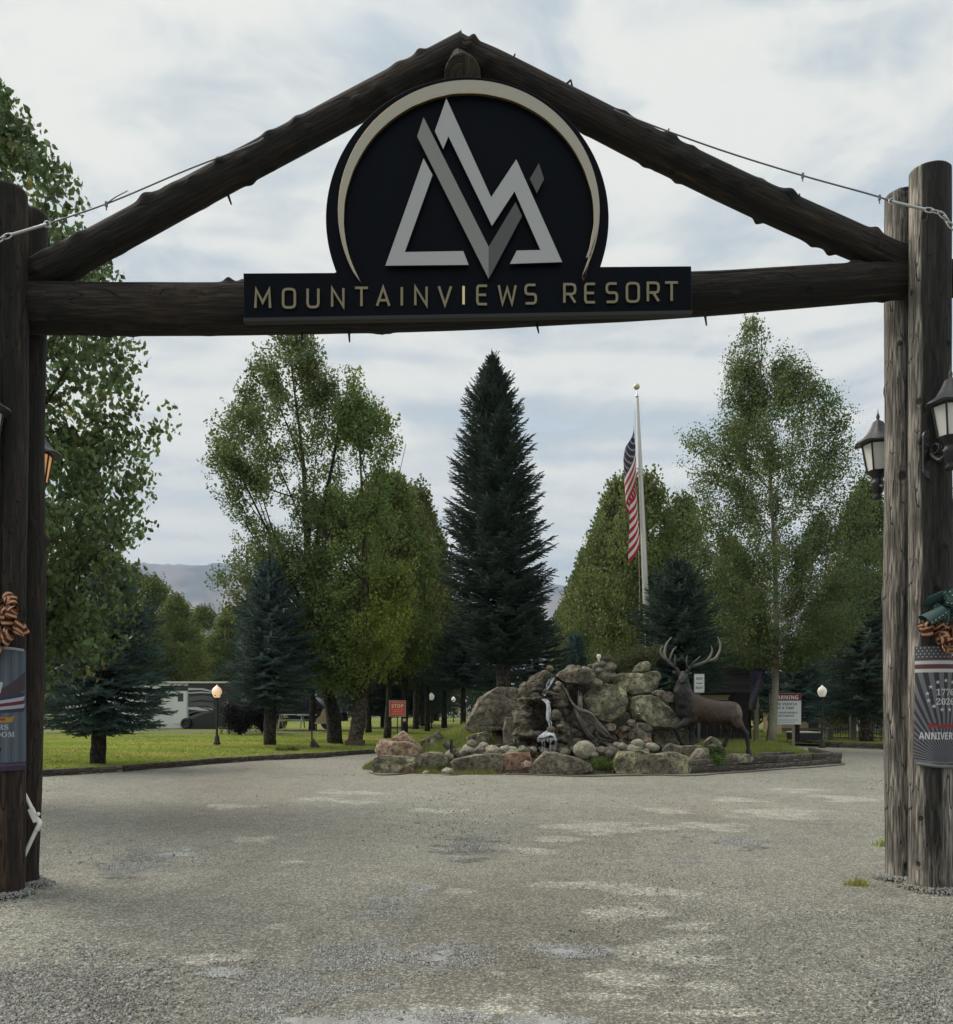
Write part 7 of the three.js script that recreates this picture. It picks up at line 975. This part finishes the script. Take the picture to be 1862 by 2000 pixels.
// ---------- right of the drive: tan shed, pickup box, iron fence, ladder trellis ----------
{
  const d = 46, o = tag(base('tan_shed', at(1590, 1430, d)), 'low tan shed with a flat roof behind the white lamp', 'shed'), L = (x, y) => at(x, y, d).sub(at(1590, 1430, d)), tan = std(C(0.42, 0.35, 0.25), 0.85, { bumpMap: rockBump, bumpScale: 0.01 });
  const h = L(0, 1385).y; mesh('wall', box(3.4, h, 3, 0.1, h / 2 - 0.1, -1.5, 0.02), tan, o); mesh('roof', box(3.7, 0.1, 3.3, 0.1, h - 0.04, -1.5, 0.02), std(C(0.25, 0.21, 0.16), 0.8), o); mesh('door', box(0.5, 0.6, 0.04, L(1589, 0).x, L(0, 1418).y + 0.05, 0.02, 0.01), M.iron, o); mesh('band', box(3.42, 0.12, 0.05, 0.1, L(0, 1424).y, 0.03), std(C(0.16, 0.13, 0.09), 0.9), o);
  const o2 = tag(base('utility_trailer', at(1583, 1452, 40)), 'dark flat trailer with a white top edge beside the lamp', 'trailer'); mesh('box', box(1.0, 0.36, 1.6, 0, 0.26, -0.8, 0.02), M.iron, o2); mesh('rim', box(1.02, 0.04, 1.62, 0, 0.465, -0.8, 0.008), std(C(0.7, 0.7, 0.68), 0.5), o2); for (const x of [-0.42, 0.42]) mesh('wheel', new THREE.CylinderGeometry(0.16, 0.16, 0.12, 18).rotateZ(Math.PI / 2).translate(x, 0.1, -0.5), M.iron, o2);
  const o3 = tag(base('iron_fence', at(1660, 1452, 41)), 'black iron picket fence behind the broad spruce trunk', 'fence'); for (let i = 0; i < 30; i++) mesh('picket', new THREE.CylinderGeometry(0.014, 0.014, 1.5 + 0.12 * (i % 2), 6).translate(-1.1 + i * 0.115, 0.75, 0), M.iron, o3); for (const y of [0.25, 1.3]) mesh('rail', box(3.5, 0.04, 0.03, 0.6, y, 0.02), M.iron, o3);
  for (const [x, lab] of [[1666, 'grey fence pillar right of the broad spruce trunk'], [1621, 'short grey stone pillar left of the broad spruce trunk']]) { const p = tag(base('fence_pillar', at(x, 1452, 40.6)), lab, 'pillar'); const hh = x > 1650 ? 1.25 : 0.62; mesh('shaft', box(0.24, hh, 0.24, 0, hh / 2, 0, 0.02), std(C(0.16, 0.16, 0.155), 0.9, { bumpMap: rockBump, bumpScale: 0.02 }), p); mesh('cap', box(0.3, 0.06, 0.3, 0, hh + 0.031, 0, 0.015), std(C(0.2, 0.2, 0.19), 0.9), p); }
  const o4 = tag(base('ladder_trellis', at(1713, 1453, 38.5)), 'black iron ladder trellis beside the grey gate post', 'trellis'); for (const x of [-0.17, 0.17]) mesh('upright', new THREE.CylinderGeometry(0.018, 0.018, x < 0 ? 1.75 : 1.2, 8).translate(x, x < 0 ? 0.87 : 0.6, 0), M.iron, o4); for (let i = 0; i < 8; i++) mesh('rung', bar(V(-0.2, 0.15 + i * 0.15, 0.02), V(0.2, 0.08 + i * 0.15, 0.02), 0.014), M.iron, o4); mesh('arm', [bar(V(-0.3, 1.5, 0.02), V(0.26, 1.44, 0.02), 0.014), new THREE.TorusGeometry(0.09, 0.012, 6, 16, 4).translate(0.36, 1.52, 0.02)], M.iron, o4);
  const o5 = tag(base('pale_camper', at(1735, 1446, 50)), 'pale camper beyond the ladder trellis', 'camper'); mesh('body', box(2.0, 2.3, 4, 0.2, 1.35, -2, 0.12), std(C(0.34, 0.35, 0.35), 0.6), o5); mesh('stripe', box(2.02, 0.12, 0.02, 0.2, 0.95, 0.012), std(C(0.6, 0.6, 0.58), 0.5), o5); mesh('window', box(0.9, 0.5, 0.03, 0.1, 1.75, 0.012, 0.01), std(C(0.05, 0.055, 0.06), 0.15), o5); for (const x of [-0.6, 0.9]) mesh('wheel', new THREE.CylinderGeometry(0.3, 0.3, 0.18, 20).rotateZ(Math.PI / 2).translate(x, 0.3, -1), M.iron, o5);
}
// ---------- left camp: trailer, truck, tables, bits ----------
{
  const d = 56, foot = at(330, 1436, d), o = tag(base('travel_trailer', foot), 'long white and black camping trailer with swoosh stripes behind the squat spruce', 'trailer'), L = (x, y) => at(x, y, d).sub(foot), wht = std(C(0.66, 0.67, 0.68), 0.45), y0 = L(0, 1424).y, y1 = L(0, 1334).y;
  const xa = L(128, 0).x, xb = L(368, 0).x, xc = L(470, 0).x;
  mesh('body', box(xb - xa, y1 - y0 - 0.02, 2.5, (xa + xb) / 2, (y0 + y1) / 2, -1.25, 0.06), wht, o);
  mesh('black_cap', box(xc - xb, y1 - y0 + 0.02, 2.54, (xb + xc) / 2 + 0.002, (y0 + y1) / 2, -1.25, 0.05), std(C(0.012, 0.012, 0.014), 0.3), o);
  const sw = (pts) => extrude(shapeOf(pts.map(([x, y]) => { const q = L(x, y); return [q.x, q.y]; })), 0.006).translate(0, 0, 0.022), gy = std(C(0.085, 0.085, 0.09), 0.35), si = std(C(0.52, 0.53, 0.55), 0.35);
  const CC = (l) => zoomed(60, 1200, 4.6275, l), band = (l, m) => mesh('swoosh_stripe', sw(CC(l)), m, o);
  band([[1425, 665], [1560, 668], [1640, 690], [1640, 700], [1540, 682], [1425, 685]], si); band([[1425, 705], [1540, 698], [1640, 706], [1640, 714], [1540, 710], [1425, 716]], si); band([[1425, 745], [1560, 732], [1645, 745], [1660, 780], [1540, 770], [1425, 790]], gy); band([[1425, 800], [1540, 790], [1650, 800], [1670, 860], [1560, 835], [1425, 825]], gy);
  band([[1425, 838], [1500, 836], [1580, 855], [1620, 872], [1540, 870], [1425, 858]], si); band([[1535, 830], [1590, 828], [1640, 850], [1652, 868], [1600, 850]], si); band([[1425, 885], [1520, 868], [1650, 880], [1560, 900], [1470, 940], [1440, 945]], gy); band([[1428, 905], [1480, 886], [1560, 880], [1480, 905], [1432, 930]], si);
  mesh('roof_awning', box(xc - xa - 1.2, 0.1, 0.2, (xa + xc) / 2 + 0.6, y1 + 0.03, 0.05, 0.02), std(C(0.6, 0.6, 0.58), 0.5), o);
  mesh('dark_upper_band', box(1.9, 0.3, 0.02, L(345, 0).x, y1 - 0.32, 0.014, 0.005), std(C(0.02, 0.02, 0.022), 0.4), o);
  const dr = mesh('door', box(0.78, 1.9, 0.05, L(353, 0).x, (y0 + L(0, 1346).y) / 2 + 0.05, 0.03, 0.02), std(C(0.72, 0.73, 0.74), 0.45), o); const wn = mesh('door_window', box(0.34, 0.5, 0.012, L(353.5, 0).x, L(0, 1362).y, 0.062, 0.005), std(C(0.02, 0.022, 0.025), 0.1), dr); wn.position.set(0, 0, 0);
  for (const x of [170, 300]) mesh('window', box(0.9, 0.5, 0.03, L(x, 0).x, L(0, 1368).y, 0.012, 0.01), std(C(0.03, 0.032, 0.036), 0.12), o);
  for (const x of [138, 152, 246, 262]) mesh('wheel', new THREE.CylinderGeometry(0.36, 0.36, 0.24, 24).rotateX(Math.PI / 2).translate(L(x, 0).x, 0.34, -0.1), M.iron, o);
  mesh('spare_wheel', [new THREE.TorusGeometry(0.24, 0.1, 10, 24).translate(L(365, 0).x, L(0, 1413).y, 0.14), new THREE.CylinderGeometry(0.16, 0.16, 0.06, 18).rotateX(Math.PI / 2).translate(L(365, 0).x, L(0, 1413).y, 0.14)], M.iron, o);
  mesh('chassis', box(xc - xa - 0.6, 0.18, 2.0, (xa + xc) / 2, y0 - 0.1, -1.25, 0.02), M.iron, o);
  mesh('step', box(0.7, 0.05, 0.35, L(348, 0).x, y0 - 0.26, 0.2, 0.01), M.steel, o);
  for (const [x, s] of [[158, 1], [226, -1]]) mesh('jack_strut', bar(V(L(x, 0).x, y0, 0.1), V(L(x, 0).x + 0.32 * s, 0.0, 0.3), 0.035), std(C(0.6, 0.6, 0.6), 0.5), o);
}
{ // dark pickup
  const d = 52, foot = at(588, 1425, d), o = tag(base('pickup_truck', foot), 'dark pickup truck parked under the trees behind the lawn', 'pickup truck'); const dk = std(C(0.012, 0.014, 0.016), 0.25), gl = std(C(0.03, 0.035, 0.04), 0.08);
  const side = (pts, z0, z1, m, name) => mesh(name, extrude(shapeOf(pts), z1 - z0, 0.03).translate(0, 0, z0), m, o);
  side([[-2.4, 0.5], [-2.4, 1.05], [-0.5, 1.1], [-0.2, 1.1], [1.5, 1.05], [2.3, 0.95], [2.4, 0.5]], -1.8, -0.05, dk, 'body'); side([[-0.7, 1.1], [-0.45, 1.75], [0.75, 1.78], [1.45, 1.1]], -1.7, -0.15, dk, 'cab'); mesh('side_window', [box(0.55, 0.45, 0.02, -0.1, 1.42, -0.11, 0.01), box(0.5, 0.45, 0.02, 0.55, 1.42, -0.11, 0.01)], gl, o);
  for (const x of [-1.5, 1.5]) for (const z of [-1.65, -0.12]) mesh('wheel', new THREE.CylinderGeometry(0.38, 0.38, 0.26, 22).rotateX(Math.PI / 2).translate(x, 0.38, z), M.iron, o); mesh('side_trim', box(1.1, 0.09, 0.02, 0.35, 0.83, -0.01, 0.006), std(C(0.6, 0.62, 0.64), 0.3), o); mesh('mirror', box(0.12, 0.16, 0.16, 1.0, 1.2, 0.06, 0.03), dk, o);
}
{
  const d = 50, o = tag(base('tan_cabinet', at(627, 1411, d)), 'small tan plywood box on a table beside the dark pickup', 'box'); const wd = std(C(0.42, 0.29, 0.19), 0.8); mesh('panel', extrude(shapeOf([[-0.24, 0], [0.26, 0], [0.3, 0.7], [0.14, 0.7], [-0.02, 0.36], [-0.24, 0.16]]), 0.35, 0.01).translate(0, 0, -0.3), wd, o); mesh('table_top', box(0.9, 0.05, 0.5, 0.12, -0.04, -0.1, 0.01), std(C(0.4, 0.38, 0.3), 0.8), o); for (const x of [-0.25, 0.5]) mesh('leg', box(0.05, 0.62, 0.05, x, -0.38, -0.1), M.iron, o);
  const table = (p, label, m) => { const t = tag(base('picnic_table', p), label, 'picnic table', 'picnic tables behind the lawn'); for (let i = 0; i < 4; i++) mesh('top_plank', box(1.7, 0.04, 0.16, 0, 0.74, -0.27 + i * 0.18, 0.008), m, t); for (const z of [-0.62, 0.62]) for (let i = 0; i < 2; i++) mesh('seat_plank', box(1.7, 0.04, 0.12, 0, 0.44, z + i * 0.13 * Math.sign(z), 0.008), m, t); for (const x of [-0.6, 0.6]) for (const s of [-1, 1]) mesh('leg', bar(V(x, 0, 0.62 * s), V(x, 0.72, 0.2 * s), 0.035), m, t); return t; };
  const gt = std(C(0.36, 0.42, 0.38), 0.7); const t1 = table(at(482, 1424, 50), 'pale green picnic table left of the dark shrub by the lawn', gt);
  [[570, 1422, 51, 'pale green picnic table in front of the dark pickup'], [96, 1424, 47, 'pale picnic table beside the brown gate post'], [290, 1434, 52, 'pale picnic table in front of the trailer']].forEach(([x, y, dd, l], i) => { const c = t1.clone(); c.name = numbered('picnic_table'); c.position.copy(at(x, y, dd)); c.rotation.y = 0.2 * i; c.userData = { ...t1.userData, label: l }; scene.add(c); });
  const bucket = (x, y, dd, label, col) => { const b = tag(base('bucket', at(x, y, dd)), label, 'bucket', 'yellow buckets by the dark shrub'); mesh('tub', new THREE.LatheGeometry([[0.001, 0], [0.085, 0], [0.11, 0.26], [0.1, 0.26], [0.075, 0.02]].map(([q, w]) => new THREE.Vector2(q, w)), 18), col, b); mesh('handle', new THREE.TorusGeometry(0.105, 0.006, 6, 18, Math.PI).translate(0, 0.25, 0), M.steel, b); };
  bucket(431, 1434.5, 44, 'yellow bucket directly under the glowing lamp', std(C(0.5, 0.5, 0.08), 0.5)); bucket(446, 1434.5, 44.4, 'greenish yellow bucket next to the dark shrub', std(C(0.42, 0.46, 0.16), 0.5));
  const st = tag(base('plant_stand', at(545, 1428, 50)), 'yellow wooden stand with small pots at the lawn edge', 'stand'); const yw = std(C(0.36, 0.31, 0.13), 0.8); for (const x of [-0.1, 0.34]) mesh('leg', box(0.05, 0.6 + x * 0.6, 0.05, x, 0.25 + x * 0.3, 0), yw, st); for (const [y, x, w] of [[0.55, 0.1, 0.6], [0.74, 0.36, 0.3]]) mesh('shelf', box(w, 0.035, 0.25, x, y, 0), yw, st); for (const [x, y] of [[0, 0.57], [0.14, 0.57], [0.3, 0.76], [0.42, 0.76]]) mesh('pot', new THREE.CylinderGeometry(0.055, 0.04, 0.11, 10).translate(x, y + 0.055, 0), std(C(0.38, 0.33, 0.22), 0.8), st);
  const bs = tag(base('brick_planter', at(694, 1459, 35.2)), 'square dark planter box around the thick ridged trunk', 'planter'); for (let i = 0; i < 2; i++) mesh('plank', box(0.62, 0.13, 0.06, 0, 0.06 + i * 0.135, 0.3, 0.008), std(C(0.13, 0.085, 0.07), 0.9), bs); for (const x of [-0.31, 0.31]) mesh('plank', box(0.06, 0.26, 0.6, x, 0.13, 0, 0.008), std(C(0.11, 0.075, 0.06), 0.9), bs);
  const p = tag(base('thin_post', at(609.5, 1466, 33)), 'thin black post standing at the lawn edge beside a dark rock', 'post'); mesh('shaft', box(0.05, 1.22, 0.05, 0, 0.58, 0, 0.006), M.iron, p); mesh('cap', box(0.07, 0.03, 0.07, 0, 1.2, 0, 0.006), M.iron, p);
  boulder('rock', 'dark pointed rock at the foot of the thin black post', [[606, 1468], [607, 1450], [611, 1442], [616, 1450], [628, 1462], [632, 1468]], 32.8, 0.22, 'dark', 90, { detail: 9 });
  boulder('rock', 'low grey stone among weeds at the lawn edge left of the thin post', [[577, 1470], [580, 1463], [600, 1460], [605, 1468], [600, 1473]], 32.2, 0.2, 'lichen', 91, { detail: 8 });
  const rf = tag(base('reflector', at(791, 1406, 41)), 'small round white reflector on the trunk by the stop sign', 'reflector'); mesh('disc', new THREE.CylinderGeometry(0.075, 0.075, 0.02, 18).rotateX(Math.PI / 2).translate(0, 0, 0.24), std(C(0.8, 0.74, 0.55), 0.3), rf); mesh('bracket', box(0.03, 0.03, 0.24, 0, 0, 0.12), M.iron, rf);
  shrub('weed_clump', 'dark weeds along the lawn edging left of the thin post', at(560, 1474, 31.2), 0.75, 0.22, 220, [0.05, 0.075, 0.025], 12, 'asp', 0.4);
  const ds = shrub('dark_shrub', 'rounded dark burgundy shrub right of the glowing lamp', at(468, 1436, 44), 0.95, 1.7, 900, [0.016, 0.014, 0.018], 13, 'far', 0.55, 'dark shrubs behind the lawn');
  [[480, 1426, 47, 1.0, 'dark shrub behind the pale green picnic table'], [512, 1428, 45, 1.05, 'upright dark shrub left of the yellow plant stand']].forEach(([x, y, dd, s, l]) => { const c = ds.clone(); c.name = numbered('dark_shrub'); c.position.copy(at(x, y, dd)); c.scale.setScalar(s); c.rotation.y = x; c.userData = { ...ds.userData, label: l }; scene.add(c); });
}

renderer.render(scene, camera);
